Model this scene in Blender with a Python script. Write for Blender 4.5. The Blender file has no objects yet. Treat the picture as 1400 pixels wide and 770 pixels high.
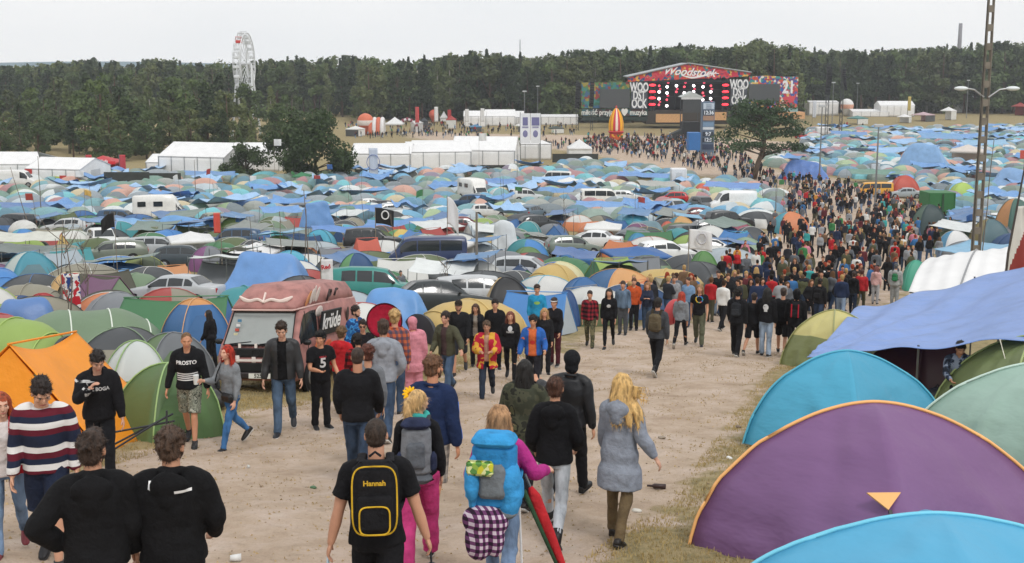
import bpy
bpy.context.scene.name = "festival"
import bpy, bmesh, math, random
import numpy as np
from mathutils import Vector, Matrix, Euler
from mathutils.bvhtree import BVHTree
random.seed(7); np.random.seed(7)
RA = math.radians
SC = bpy.context.scene
COL = SC.collection
F = 1500.0; CX = 700.0; CY = 303.0; YH = 85.0
PITCH = math.atan((CY - YH) / F)
CAMZ = 20.0
cp, sp_ = math.cos(PITCH), math.sin(PITCH)
PROF = [(-60, 2), (-10, 1.6), (0, 3.0), (6, 4.0), (11.3, 4.9), (17.4, 5.95), (26, 7.45), (33, 8.6), (45, 10.3), (60, 12.0), (90, 14.8), (120, 16.7),
  (150, 18.0), (190, 19.0), (240, 19.8), (300, 20.0), (9000, 20.0)]
_px = np.array([p[0] for p in PROF], float); _pz = np.array([p[1] for p in PROF], float)
def gz(x, y):
 """ground height"""
 a = np.asarray(y, float)
 s = 0
 for o in (-4, -2, 0, 2, 4):
  s = s + np.interp(a + o * (0.25 + np.clip(a, 0, 80) / 60), _px, _pz)
 h = s / 5
 x = np.asarray(x, float)
 bump = 0.05 * np.sin(x * 0.61 + 1.3) * np.sin(a * 0.43) + 0.025 * np.sin(x * 1.7 + a * 1.1) + 0.015 * np.sin(a * 2.9 - x * 2.3)
 far = np.clip((a - 60) / 100, 0, 1) * 0.35 * np.sin(x * 0.031 + 0.5) * np.sin(a * 0.027)
 return CAMZ - h + bump + far
def ray(px, py):
 u = (px - CX) / F; v = -(py - CY) / F
 return Vector((u, cp + v * sp_, -sp_ + v * cp))
def G(px, py):
 """point of the ground seen at a photo pixel"""
 d = ray(px, py); t = 1.0; st = 0.25
 while t < 4000:
  p = d * t
  if CAMZ + p.z < float(gz(p.x, p.y)):
   lo, hi = t - st, t
   for _ in range(18):
    m = (lo + hi) / 2; p = d * m
    if CAMZ + p.z < float(gz(p.x, p.y)): hi = m
    else: lo = m
   p = d * hi
   return Vector((p.x, p.y, float(gz(p.x, p.y))))
  st = 0.2 + t * 0.01
  t += st
 return Vector((d.x * 4000, 4000, 0))
def proj(p):
 x, y, z = p[0], p[1], p[2] - CAMZ
 dz = y * cp - z * sp_
 return (CX + F * x / dz, CY - F * (y * sp_ + z * cp) / dz)
def at(px, py, y):
 """point at depth y seen at a pixel"""
 d = ray(px, py); t = y / d.y
 return Vector((d.x * t, y, CAMZ + d.z * t))
def stand(px, top, h):
 """ground point where something h tall reaches up to pixel row top"""
 lo, hi = 3.0, 500.0
 for _ in range(40):
  m = (lo + hi) / 2; p = at(px, 400, m)
  if proj((p.x, m, float(gz(p.x, m)) + h))[1] > top: lo = m
  else: hi = m
 m = (lo + hi) / 2
 x = (px - CX) / F * (m * cp + (CAMZ - float(gz(0, m)) - h * .5) * sp_)
 return Vector((x, m, float(gz(x, m))))
def h_at(p, top):
 """height a thing standing at p needs to reach pixel row top"""
 lo, hi = 0.0, 60.0
 for _ in range(40):
  m = (lo + hi) / 2
  if proj((p.x, p.y, p.z + m))[1] > top: lo = m
  else: hi = m
 return (lo + hi) / 2
def lin(c):
 if isinstance(c, str):
  c = c.lstrip('#'); c = [int(c[i:i + 2], 16) / 255 for i in (0, 2, 4)]
  return tuple(((v / 12.92) if v <= .04045 else ((v + .055) / 1.055) ** 2.4) for v in c)
 return tuple(c)
MATS = {}
def newmat(name):
 m = bpy.data.materials.new(name); m.use_nodes = True
 nt = m.node_tree; b = nt.nodes['Principled BSDF']
 return m, nt, b
def noise_node(nt, scale, detail=4, vec=None, rough=.55):
 n = nt.nodes.new('ShaderNodeTexNoise'); n.inputs['Scale'].default_value = scale
 n.inputs['Detail'].default_value = detail; n.inputs['Roughness'].default_value = rough
 if vec is not None: nt.links.new(vec, n.inputs['Vector'])
 return n
def ramp(nt, fac, stops, interp='LINEAR'):
 r = nt.nodes.new('ShaderNodeValToRGB'); r.color_ramp.interpolation = interp
 while len(r.color_ramp.elements) < len(stops): r.color_ramp.elements.new(.5)
 for e, (p, c) in zip(r.color_ramp.elements, stops):
  e.position = p; e.color = (c[0], c[1], c[2], 1)
 nt.links.new(fac, r.inputs[0]); return r
def objco(nt, which='Object', scale=None):
 t = nt.nodes.new('ShaderNodeTexCoord')
 if scale is None: return t.outputs[which]
 m = nt.nodes.new('ShaderNodeMapping'); nt.links.new(t.outputs[which], m.inputs[0]); m.inputs['Scale'].default_value = scale
 return m.outputs[0]
def bump(nt, b, height, strength=.3, dist=.01):
 n = nt.nodes.new('ShaderNodeBump'); n.inputs['Strength'].default_value = strength; n.inputs['Distance'].default_value = dist
 nt.links.new(height, n.inputs['Height']); nt.links.new(n.outputs[0], b.inputs['Normal'])
def mulc(c, k): return tuple(min(1, v * k) for v in c)
def M(color, rough=.8, var=.12, vscale=6, bstr=.25, bscale=40, bdist=.004, metal=0, spec=.4, sheen=0, kind=None, trans=0, stretch=None):
 key = (str(color), rough, var, vscale, bstr, bscale, bdist, metal, spec, sheen, kind, trans, stretch)
 if key in MATS: return MATS[key]
 m, nt, b = newmat((kind or 'surface'))
 c = lin(color)
 b.inputs['Roughness'].default_value = rough; b.inputs['Metallic'].default_value = metal
 b.inputs['Specular IOR Level'].default_value = spec
 if sheen: b.inputs['Sheen Weight'].default_value = sheen
 v = objco(nt, 'Object', stretch)
 n = noise_node(nt, vscale, 5, v)
 r = ramp(nt, n.outputs[0], [(.25, mulc(c, 1 - var * 1.6)), (.5, c), (.78, mulc(c, 1 + var))])
 nt.links.new(r.outputs[0], b.inputs['Base Color'])
 if bstr:
  n2 = noise_node(nt, bscale, 4, v); bump(nt, b, n2.outputs[0], bstr, bdist)
 if trans:
  tl = nt.nodes.new('ShaderNodeBsdfTranslucent'); nt.links.new(r.outputs[0], tl.inputs[0])
  mx = nt.nodes.new('ShaderNodeMixShader'); mx.inputs[0].default_value = trans
  nt.links.new(b.outputs[0], mx.inputs[1]); nt.links.new(tl.outputs[0], mx.inputs[2])
  nt.links.new(mx.outputs[0], nt.nodes['Material Output'].inputs[0])
 MATS[key] = m; return m
def cloth(color, k=1.0): return M(color, .9, .2, 9, .7, 16, .03 * k, spec=.2, kind='cloth')
def denim(color): return M(color, .9, .45, 8, .7, 26, .02, spec=.2, kind='denim', stretch=(1, 1, .35))
def leather(color): return M(color, .5, .2, 9, .5, 22, .01, spec=.4, kind='leather')
def skin(color='#c99a80'): return M(color, .55, .06, 12, .1, 60, .002, spec=.35, kind='skin')
def hairm(color): return M(color, .6, .55, 34, .9, 70, .012, spec=.4, kind='hair', stretch=(1, 1, .18))
def mute(color, k=.8):
 c = lin(color)
 if c[2] > c[0] * 1.7 and c[2] > c[1] * 1.2: c = (c[0] * .72, c[1] * 1.12, c[2] * .98)
 g = .3 * c[0] + .59 * c[1] + .11 * c[2]; return tuple(round(min(.85, (g + (v - g) * k) * 1.12 + .012), 4) for v in c)
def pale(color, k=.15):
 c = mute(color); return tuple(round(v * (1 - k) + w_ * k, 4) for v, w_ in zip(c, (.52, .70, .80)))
def nylon(color, trans=.25): return M(mute(color), .5, .045, 1.1, .55, 2.6, .035, spec=.4, kind='nylon', trans=trans)
def nylon2(color): return M(mute(color), .46, .05, 1.1, .6, 1.5, .09, spec=.45, kind='nylon', trans=.22, stretch=(1, .55, 1.5))
def paint(color, rough=.3): return M(color, rough, .07, 3, .05, 30, .002, spec=.5, kind='paint')
def rubber(): return M('#17171a', .8, .1, 20, .2, 60, .002, kind='rubber')
def glass_dark(): return M('#20262a', .12, .05, 2, 0, spec=.7, kind='window glass')
def metal(color='#8b8d8f', rough=.45): return M(color, rough, .1, 8, .1, 40, .002, metal=.85, kind='metal')
def plastic(color): return M(color, .45, .06, 6, .05, 30, .002, kind='plastic')
def wood(color='#7a5f45'): return M(color, .8, .25, 14, .4, 40, .004, kind='wood', stretch=(1, 1, .15))
def pattern(name, kind, cols, scale, rough=.9):
 """stripes / plaid / blotches / squares in object space"""
 key = (kind, tuple(map(str, cols)), scale)
 if key in MATS: return MATS[key]
 m, nt, b = newmat(name); b.inputs['Roughness'].default_value = rough; b.inputs['Specular IOR Level'].default_value = .2
 cs = [lin(c) for c in cols]; co = objco(nt)
 sx = nt.nodes.new('ShaderNodeSeparateXYZ'); nt.links.new(co, sx.inputs[0])
 def mth(op, a, v=None, c=None):
  n = nt.nodes.new('ShaderNodeMath'); n.operation = op
  for i, s in enumerate((a, v, c)):
   if s is None: continue
   if isinstance(s, (int, float)): n.inputs[i].default_value = s
   else: nt.links.new(s, n.inputs[i])
  return n.outputs[0]
 if kind == 'stripes':
  f = mth('FRACT', mth('MULTIPLY', sx.outputs[2], scale))
  n = len(cs); out = ramp(nt, f, [(i / n, c) for i, c in enumerate(cs)], 'CONSTANT').outputs[0]
 elif kind == 'plaid':
  a = mth('FRACT', mth('MULTIPLY', sx.outputs[2], scale)); c2 = mth('FRACT', mth('MULTIPLY', mth('ADD', sx.outputs[0], sx.outputs[1]), scale))
  s = mth('ADD', mth('GREATER_THAN', a, .5), mth('GREATER_THAN', c2, .5))
  out = ramp(nt, mth('MULTIPLY', s, .49), [(0, cs[0]), (.3, cs[1]), (.8, cs[-1])], 'CONSTANT').outputs[0]
 elif kind == 'blotch':
  v = noise_node(nt, scale, 2, co)
  n = len(cs); st = [.0, .44, .52, .6, .68, .75][:n]
  out = ramp(nt, v.outputs[0], [(st[i], c) for i, c in enumerate(cs)], 'CONSTANT').outputs[0]
 elif kind == 'cells':
  v = nt.nodes.new('ShaderNodeTexVoronoi'); v.inputs['Scale'].default_value = scale; nt.links.new(co, v.inputs['Vector'])
  sp2 = nt.nodes.new('ShaderNodeSeparateXYZ'); nt.links.new(v.outputs['Color'], sp2.inputs[0])
  n = len(cs); out = ramp(nt, sp2.outputs[0], [(i / n, c) for i, c in enumerate(cs)], 'CONSTANT').outputs[0]
 elif kind == 'sectors':
  a = mth('ARCTAN2', sx.outputs[1], sx.outputs[0]); f = mth('FRACT', mth('MULTIPLY', a, scale / 6.28318))
  n = len(cs); out = ramp(nt, f, [(i / n, c) for i, c in enumerate(cs)], 'CONSTANT').outputs[0]
 elif kind == 'bands':
  f = mth('DIVIDE', sx.outputs[2], scale); n = len(cs)
  out = ramp(nt, f, [(i / n, c) for i, c in enumerate(cs)], 'CONSTANT').outputs[0]
 nt.links.new(out, b.inputs['Base Color'])
 n2 = noise_node(nt, 20, 4, co); bump(nt, b, n2.outputs[0], .4, .01)
 MATS[key] = m; return m
def tag(o, label=None, cat=None, group=None, kind=None):
 if label: o['label'] = label
 if cat: o['category'] = cat
 if group: o['group'] = group
 if kind: o['kind'] = kind
 return o
def link(o, parent=None):
 COL.objects.link(o)
 if parent is not None: o.parent = parent
 return o
def empty(name, loc=(0, 0, 0), rz=0.0, **t):
 o = bpy.data.objects.new(name, None); o.location = loc; o.rotation_euler = (0, 0, rz); o.empty_display_size = .2
 link(o); tag(o, **t); return o
def copy_tree(o, parent=None):
 c = o.copy(); COL.objects.link(c); c.parent = parent
 for ch in KIDS.get(o.name, []): copy_tree2(ch, c)
 return c
KIDS = {}
def copy_tree2(o, parent):
 c = o.copy(); COL.objects.link(c); c.parent = parent
 for ch in KIDS.get(o.name, []): copy_tree2(ch, c)
class MB:
 """mesh buffer"""
 def __init__(s): s.v = []; s.f = []; s.m = []; s.mi = 0
 def add(s, vs, fs):
  b = len(s.v); s.v.extend([tuple(v) for v in vs]); s.f.extend([tuple(i + b for i in f) for f in fs]); s.m.extend([s.mi] * len(fs))
 def merge(s, o, mat=None):
  M_ = mat or Matrix(); b = len(s.v)
  s.v.extend([tuple(M_ @ Vector(v)) for v in o.v]); s.f.extend([tuple(i + b for i in f) for f in o.f]); s.m.extend(o.m)
 def box(s, c, sz, rot=None, taper=1.0, bev=0.0):
  x, y, z = [q / 2 for q in sz]
  if bev:
   e = min(bev, x * .9, y * .9, z * .9); vs = []
   rings = [(-z, e), (-z + e, 0), (z - e, 0), (z, e)]
   for zz, ins in rings:
    k = taper if zz > 0 else 1
    for (px_, py_) in ((x - ins - e, -y + ins), (x - ins, -y + ins + e), (x - ins, y - ins - e), (x - ins - e, y - ins), (-x + ins + e, y - ins), (-x + ins, y - ins - e), (-x + ins, -y + ins + e), (-x + ins + e, -y + ins)):
     vs.append(Vector((px_ * k, py_ * k, zz)))
   fs = [tuple(range(7, -1, -1)), tuple(range(24, 32))]
   for r in range(3):
    for i in range(8):
     j = (i + 1) % 8; fs.append((r * 8 + i, r * 8 + j, r * 8 + 8 + j, r * 8 + 8 + i))
  else:
   vs = [Vector((sx * x * (taper if sz_ > 0 else 1), sy * y * (taper if sz_ > 0 else 1), sz_ * z)) for sz_ in (-1, 1) for sx, sy in ((-1, -1), (1, -1), (1, 1), (-1, 1))]
   fs = [(3, 2, 1, 0), (4, 5, 6, 7), (0, 1, 5, 4), (1, 2, 6, 5), (2, 3, 7, 6), (3, 0, 4, 7)]
  if rot is not None: vs = [rot @ v for v in vs]
  s.add([v + Vector(c) for v in vs], fs)
 def rings(s, rings, cap=True):
  """rings: list of lists of equal length"""
  n = len(rings[0]); vs = [p for r in rings for p in r]; fs = []
  for r in range(len(rings) - 1):
   for i in range(n):
    j = (i + 1) % n; fs.append((r * n + i, r * n + j, (r + 1) * n + j, (r + 1) * n + i))
  if cap:
   fs.append(tuple(range(n - 1, -1, -1))); fs.append(tuple((len(rings) - 1) * n + i for i in range(n)))
  s.add(vs, fs)
 def tube(s, pts, rad, n=8, cap=True, flat=None, round_=False):
  pts = [Vector(p) for p in pts]
  if not isinstance(rad, list): rad = [rad] * len(pts)
  rad = [r if isinstance(r, tuple) else (r, r) for r in rad]; sc_ = lambda r, q: (r[0] * q, r[1] * q)
  if round_:
   d0 = (pts[0] - pts[1]).normalized(); d1 = (pts[-1] - pts[-2]).normalized()
   pts = [pts[0] + d0 * rad[0][0] * .8, pts[0] + d0 * rad[0][0] * .5] + pts + [pts[-1] + d1 * rad[-1][0] * .5, pts[-1] + d1 * rad[-1][0] * .8]
   rad = [sc_(rad[0], .4), sc_(rad[0], .8)] + rad + [sc_(rad[-1], .8), sc_(rad[-1], .4)]
  up = None; rs = []
  for i, p in enumerate(pts):
   t = (pts[min(i + 1, len(pts) - 1)] - pts[max(i - 1, 0)])
   if t.length < 1e-9: t = Vector((0, 0, 1))
   t.normalize()
   if up is None:
    up = t.orthogonal().normalized() if flat is None else (Vector(flat) - Vector(flat).dot(t) * t).normalized()
   else: up = (up - up.dot(t) * t)
   if up.length < 1e-6: up = t.orthogonal()
   up.normalize(); sd = t.cross(up)
   r = rad[i]; ra, rb = (r if isinstance(r, tuple) else (r, r))
   rs.append([p + up * (math.cos(a) * ra) + sd * (math.sin(a) * rb) for a in [2 * math.pi * k / n for k in range(n)]])
  s.rings(rs, cap)
 def ell(s, c, r, rot=None, nu=12, nv=8):
  vs = []; fs = []; R3 = rot or Matrix.Identity(3)
  for j in range(1, nv):
   ph = math.pi * j / nv
   for i in range(nu):
    th = 2 * math.pi * i / nu
    vs.append(R3 @ Vector((r[0] * math.sin(ph) * math.cos(th), r[1] * math.sin(ph) * math.sin(th), r[2] * math.cos(ph))) + Vector(c))
  top = len(vs); vs.append(R3 @ Vector((0, 0, r[2])) + Vector(c)); vs.append(R3 @ Vector((0, 0, -r[2])) + Vector(c))
  for j in range(nv - 2):
   for i in range(nu):
    k = (i + 1) % nu; fs.append((j * nu + i, j * nu + nu + i, j * nu + nu + k, j * nu + k))
  for i in range(nu):
   k = (i + 1) % nu; fs.append((top, i, k)); fs.append((top + 1, (nv - 2) * nu + k, (nv - 2) * nu + i))
  s.add(vs, fs)
 def mesh(s, name='mesh', smooth=False):
  me = bpy.data.meshes.new(name); me.from_pydata(s.v, [], s.f)
  if any(s.m): me.polygons.foreach_set('material_index', s.m)
  if smooth: me.polygons.foreach_set('use_smooth', [True] * len(me.polygons))
  me.update(); return me
 def build(s, name, mats, parent=None, smooth=False, loc=None, **t):
  me = s.mesh(name, smooth)
  for m in (mats if isinstance(mats, (list, tuple)) else [mats]): me.materials.append(m)
  o = bpy.data.objects.new(name, me); link(o, parent)
  if loc is not None: o.location = loc
  if parent is not None: KIDS.setdefault(parent.name, []).append(o)
  tag(o, **t); return o
def fixn(o):
 bm = bmesh.new(); bm.from_mesh(o.data); bmesh.ops.recalc_face_normals(bm, faces=bm.faces); bm.to_mesh(o.data); bm.free()
def np_mesh(name, v, f, smooth=True):
 me = bpy.data.meshes.new(name); v = np.asarray(v, np.float32); f = np.asarray(f, np.int32)
 k = f.shape[1]
 me.vertices.add(len(v)); me.vertices.foreach_set('co', v.ravel())
 me.loops.add(f.size); me.loops.foreach_set('vertex_index', f.ravel())
 me.polygons.add(len(f)); me.polygons.foreach_set('loop_start', np.arange(len(f), dtype=np.int32) * k)
 if smooth: me.polygons.foreach_set('use_smooth', np.ones(len(f), bool))
 me.update(calc_edges=True); return me
WS = bpy.data.scenes.new('bench')
def bake(o):
 """evaluated mesh of one object, worked out in a scene of its own"""
 WS.collection.objects.link(o)
 with bpy.context.temp_override(scene=WS, view_layer=WS.view_layers[0]):
  dg = bpy.context.evaluated_depsgraph_get(); dg.update(); out = bpy.data.meshes.new_from_object(o.evaluated_get(dg))
 bpy.data.objects.remove(o); return out
def remesh(mb, voxel, smooth=2, fac=.5):
 me = mb.mesh('tmp'); o = bpy.data.objects.new('tmp', me)
 r = o.modifiers.new('r', 'REMESH'); r.mode = 'VOXEL'; r.voxel_size = voxel; r.use_smooth_shade = True
 if smooth:
  q = o.modifiers.new('s', 'SMOOTH'); q.factor = fac; q.iterations = smooth
 out = bake(o); bpy.data.meshes.remove(me)
 out.materials.clear(); return out
def put(me, name, mat, parent=None, **t):
 for m in (mat if isinstance(mat, (list, tuple)) else [mat]): me.materials.append(m)
 o = bpy.data.objects.new(name, me); link(o, parent)
 if parent is not None: KIDS.setdefault(parent.name, []).append(o)
 tag(o, **t); return o
def getv(me):
 a = np.empty(len(me.vertices) * 3, np.float32); me.vertices.foreach_get('co', a); return a.reshape(-1, 3)
def getn(me):
 a = np.empty(len(me.vertices) * 3, np.float32); me.vertex_normals.foreach_get('vector', a); return a.reshape(-1, 3)
def sines(p, scale, seed, oct_=3, aniso=(1, 1, 1)):
 rs = np.random.RandomState(seed); q = p * np.array(aniso) * scale; out = np.zeros(len(p)); amp = 1.0; tot = 0
 for o in range(oct_):
  for k in range(3):
   d = rs.normal(size=3); d /= np.linalg.norm(d)
   w = rs.normal(size=3); w /= np.linalg.norm(w)
   out += amp * np.sin(q @ d * (2 ** o) + rs.rand() * 6 + 1.3 * np.sin(q @ w * (2 ** o) * .6 + rs.rand() * 6)); tot += amp * .7
  amp *= .5
 return out / tot
def disp(me, amt):
 v = getv(me); n = getn(me); v += n * amt[:, None]; me.vertices.foreach_set('co', v.ravel()); me.update()
def grid_mesh(nx, ny, fn):
 vs = [fn(i / nx, j / ny) for j in range(ny + 1) for i in range(nx + 1)]
 fs = [(j * (nx + 1) + i, j * (nx + 1) + i + 1, (j + 1) * (nx + 1) + i + 1, (j + 1) * (nx + 1) + i) for j in range(ny) for i in range(nx)]
 return vs, fs
def text_mesh(txt, size, depth=0.0, align='CENTER', shear=0, bold=0.0):
 cu = bpy.data.curves.new('txt', 'FONT'); cu.body = txt; cu.size = size; cu.align_x = align; cu.align_y = 'CENTER'; cu.extrude = depth; cu.shear = shear; cu.offset = bold
 cu.resolution_u = 3
 me = bake(bpy.data.objects.new('txt', cu)); bpy.data.curves.remove(cu)
 me.materials.clear(); return me
def text_part(txt, size, mat, parent, loc, rot=(RA(90), 0, 0), name='lettering', sx=1, bold=0.0, shear=0, depth=.004, sy=1):
 me = text_mesh(txt, size, depth, bold=bold, shear=shear); me.transform(Matrix.Diagonal((sx, sy, 1, 1)))
 o = put(me, name, mat, parent); o.location = loc; o.rotation_euler = rot; return o
def decal(me, target, mat, parent, origin, direction, upv, off=.004, name='print'):
 """project a flat mesh (x,y) onto a surface mesh"""
 bvh = BVHTree.FromPolygons([v.co for v in target.vertices], [tuple(p.vertices) for p in target.polygons])
 d = Vector(direction).normalized(); u = Vector(upv).normalized(); r = d.cross(u).normalized(); o0 = Vector(origin)
 bm = bmesh.new(); bm.from_mesh(me)
 bmesh.ops.triangulate(bm, faces=bm.faces)
 le = [e for e in bm.edges if e.calc_length() > .03]
 if le: bmesh.ops.subdivide_edges(bm, edges=le, cuts=2)
 bm.to_mesh(me); bm.free()
 for v in me.vertices:
  p = o0 + r * v.co.x + u * v.co.y - d * .5
  h = bvh.ray_cast(p, d, 1.2)
  v.co = (h[0] - d * off) if h[0] is not None else (p + d * .5)
 me.update(); return put(me, name, mat, parent)
def ellipse_me(rx, ry, n=16):
 mb = MB(); mb.add([(math.cos(2 * math.pi * i / n) * rx, math.sin(2 * math.pi * i / n) * ry, 0) for i in range(n)], [tuple(range(n))]); return mb.mesh()
def quad_me(w, h, x=0, y=0):
 mb = MB(); vs, fs = grid_mesh(6, 6, lambda a, b: (x + (a - .5) * w, y + (b - .5) * h, 0)); mb.add(vs, fs); return mb.mesh()
cam = bpy.data.cameras.new('camera'); co_ = bpy.data.objects.new('camera', cam); COL.objects.link(co_); SC.camera = co_
cam.sensor_width = 36; cam.lens = F / 1400 * 36; cam.clip_end = 9000; cam.clip_start = .1
cam.shift_y = -(385 - CY) / 1400
co_.location = (0, 0, CAMZ); co_.rotation_euler = (math.pi / 2 - PITCH, 0, 0)
w = bpy.data.worlds.new('World'); SC.world = w; w.use_nodes = True
nt = w.node_tree; bg = nt.nodes['Background']
sky = nt.nodes.new('ShaderNodeTexSky'); sky.sky_type = 'NISHITA'; sky.sun_disc = False
SUN_EL, SUN_AZ = RA(52), RA(150)
sky.sun_elevation = SUN_EL; sky.sun_rotation = SUN_AZ; sky.air_density = 1.0; sky.dust_density = 3
hs = nt.nodes.new('ShaderNodeHueSaturation'); hs.inputs['Saturation'].default_value = .25; nt.links.new(sky.outputs[0], hs.inputs['Color'])
tc = nt.nodes.new('ShaderNodeTexCoord'); mp = nt.nodes.new('ShaderNodeMapping'); mp.inputs['Scale'].default_value = (1, 1, 4.5)
nt.links.new(tc.outputs['Generated'], mp.inputs[0])
cn = noise_node(nt, 2.2, 6, mp.outputs[0], .5)
cr = ramp(nt, cn.outputs[0], [(.3, (9.6, 9.8, 10.0)), (.55, (10.4, 10.45, 10.5)), (.75, (10.9, 10.9, 10.9))])
mx = nt.nodes.new('ShaderNodeMix'); mx.data_type = 'RGBA'; mx.inputs[0].default_value = .93
nt.links.new(hs.outputs[0], mx.inputs[6]); nt.links.new(cr.outputs[0], mx.inputs[7]); nt.links.new(mx.outputs[2], bg.inputs[0])
bg.inputs[1].default_value = .105
sl = bpy.data.lights.new('sun', 'SUN'); sl.energy = 1.5; sl.angle = RA(14); sl.color = (1, .97, .93)
so = bpy.data.objects.new('sun', sl); COL.objects.link(so)
sd = Vector((math.sin(SUN_AZ) * math.cos(SUN_EL), math.cos(SUN_AZ) * math.cos(SUN_EL), math.sin(SUN_EL)))
so.rotation_euler = sd.to_track_quat('Z', 'Y').to_euler(); so.location = (0, 0, 60)
vs_ = SC.view_settings; vs_.view_transform = 'Standard'; vs_.look = 'None'; vs_.gamma = 1; vs_.exposure = 0.0; vs_.use_curve_mapping = False
SC.cycles.max_bounces = 6; SC.cycles.diffuse_bounces = 3; SC.cycles.glossy_bounces = 3; SC.cycles.transmission_bounces = 3; SC.cycles.volume_bounces = 0; SC.cycles.transparent_max_bounces = 8
SC.cycles.use_denoising = True; SC.cycles.use_fast_gi = False
try: SC.cycles.denoiser = 'OPENIMAGEDENOISE'
except Exception: pass
def inpoly(x, y, poly):
 x = np.asarray(x); y = np.asarray(y); c = np.zeros(x.shape, bool); n = len(poly)
 for i in range(n):
  x0, y0 = poly[i]; x1, y1 = poly[(i + 1) % n]
  if y0 == y1: continue
  t = ((y0 > y) != (y1 > y)) & (x < (x1 - x0) * (y - y0) / (y1 - y0) + x0); c ^= t
 return c
def polydist(x, y, poly):
 d = np.full(x.shape, 1e9); n = len(poly)
 for i in range(n):
  ax, ay = poly[i]; bx, by = poly[(i + 1) % n]; dx, dy = bx - ax, by - ay
  t = np.clip(((x - ax) * dx + (y - ay) * dy) / (dx * dx + dy * dy + 1e-9), 0, 1)
  d = np.minimum(d, np.hypot(x - ax - t * dx, y - ay - t * dy))
 return np.where(inpoly(x, y, poly), d, -d)
def W(pl): return [tuple(G(a, b)[:2]) for a, b in pl]
ROAD = W([(-250, 700), (-40, 660), (120, 640), (215, 612), (280, 585), (350, 560), (470, 545), (600, 520), (640, 500), (780, 480), (790, 460), (870, 448),
          (940, 440), (975, 400), (1010, 372), (1030, 345), (1060, 300), (1075, 270), (1060, 250), (1000, 246), (930, 236), (850, 222), (800, 208), (700, 200), (620, 196), (560, 188), (560, 180), (700, 184), (960, 187),
          (1100, 196), (1110, 200), (1030, 225), (1095, 238), (1180, 250), (1240, 272), (1275, 300), (1290, 330), (1290, 360), (1250, 400), (1180, 432), (1110, 480), (1060, 512), (1030, 560), (990, 620), (945, 690), (870, 735), (800, 800)]) + [(3.0, 6.0), (4.0, -3), (-14, -3), (-14, 8)]
_ys = np.concatenate([np.arange(-8, 20, .16), np.arange(20, 60, .45), np.arange(60, 200, 1.6), np.arange(200, 480, 8), np.array([520, 600, 700, 850, 1000, 1300, 1700, 2500, 4000, 8000])])
NXG = 260
us = np.linspace(-1, 1, NXG - 8); _o = np.array([1.15, 1.6, 3, 12]); us = np.concatenate([-_o[::-1], us, _o])
gv = []
for yy in _ys:
 half = 9 + max(yy, 0) * .62 + (max(0, yy - 480)) * .8
 xs = us * half; zz = gz(xs, np.full(NXG, yy))
 if yy < 60:
  zz = zz + 0.012 * np.sin(xs * 7.1 + yy * 3.3) * np.sin(yy * 8.7 - xs * 2.1) + .008 * np.sin(xs * 17 + np.sin(yy * 11) * 2)
 gv.append(np.stack([xs, np.full(NXG, yy), zz], 1))
gv = np.concatenate(gv)
idx = np.arange(len(_ys) * NXG).reshape(len(_ys), NXG)
gf = np.stack([idx[:-1, :-1], idx[:-1, 1:], idx[1:, 1:], idx[1:, :-1]], -1).reshape(-1, 4)
gme = np_mesh('ground', gv, gf)
dd = polydist(gv[:, 0], gv[:, 1], ROAD)
wd = 0.5 + np.clip(gv[:, 1], 5, 200) * .03
att = gme.attributes.new('road', 'FLOAT', 'POINT'); att.data.foreach_set('value', np.clip(.5 + dd / wd * .5, 0, 1).astype(np.float32))
m, nt, b = newmat('ground'); b.inputs['Roughness'].default_value = .95; b.inputs['Specular IOR Level'].default_value = .15
a = nt.nodes.new('ShaderNodeAttribute'); a.attribute_name = 'road'
geo = nt.nodes.new('ShaderNodeNewGeometry'); P_ = geo.outputs['Position']
n1 = noise_node(nt, 1.1, 8, P_, .68); n2 = noise_node(nt, 5.0, 6, P_, .6); n3 = noise_node(nt, 60, 3, P_, .6); n4 = noise_node(nt, .25, 4, P_)
n5 = noise_node(nt, 18, 5, P_, .7)
def mixc(nt, fac, c1, c2):
 x = nt.nodes.new('ShaderNodeMix'); x.data_type = 'RGBA'
 for i, s in ((0, fac), (6, c1), (7, c2)):
  if isinstance(s, (int, float)): x.inputs[i].default_value = s
  elif isinstance(s, tuple): x.inputs[i].default_value = (*s[:3], 1)
  else: nt.links.new(s, x.inputs[i])
 return x.outputs[2]
def mathn(nt, op, *a):
 n = nt.nodes.new('ShaderNodeMath'); n.operation = op
 for i, s in enumerate(a):
  if isinstance(s, (int, float)): n.inputs[i].default_value = s
  else: nt.links.new(s, n.inputs[i])
 return n.outputs[0]
sand = ramp(nt, n1.outputs[0], [(.3, lin('#9c8876')), (.47, lin('#b19e8b')), (.6, lin('#bba99a')), (.75, lin('#c4b6a8'))]).outputs[0]
sand = mixc(nt, mathn(nt, 'MULTIPLY', ramp(nt, n5.outputs[0], [(.55, (0, 0, 0)), (.72, (1, 1, 1))]).outputs[0], .35), sand, lin('#867767'))
sand = mixc(nt, mathn(nt, 'MULTIPLY', ramp(nt, n2.outputs[0], [(.56, (0, 0, 0)), (.7, (1, 1, 1))]).outputs[0], .4), sand, lin('#8f8170'))
grass = ramp(nt, n2.outputs[0], [(.3, lin('#80765a')), (.45, lin('#948763')), (.58, lin('#a89772')), (.75, lin('#8c8663'))]).outputs[0]
grass = mixc(nt, mathn(nt, 'MULTIPLY', n3.outputs[0], .45), grass, lin('#5f5740'))
f = mathn(nt, 'ADD', a.outputs['Fac'], mathn(nt, 'MULTIPLY', mathn(nt, 'SUBTRACT', n1.outputs[0], .5), 1.5))
f = ramp(nt, f, [(.42, (0, 0, 0)), (.6, (1, 1, 1))]).outputs[0]
nt.links.new(mixc(nt, f, grass, sand), b.inputs['Base Color'])
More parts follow.
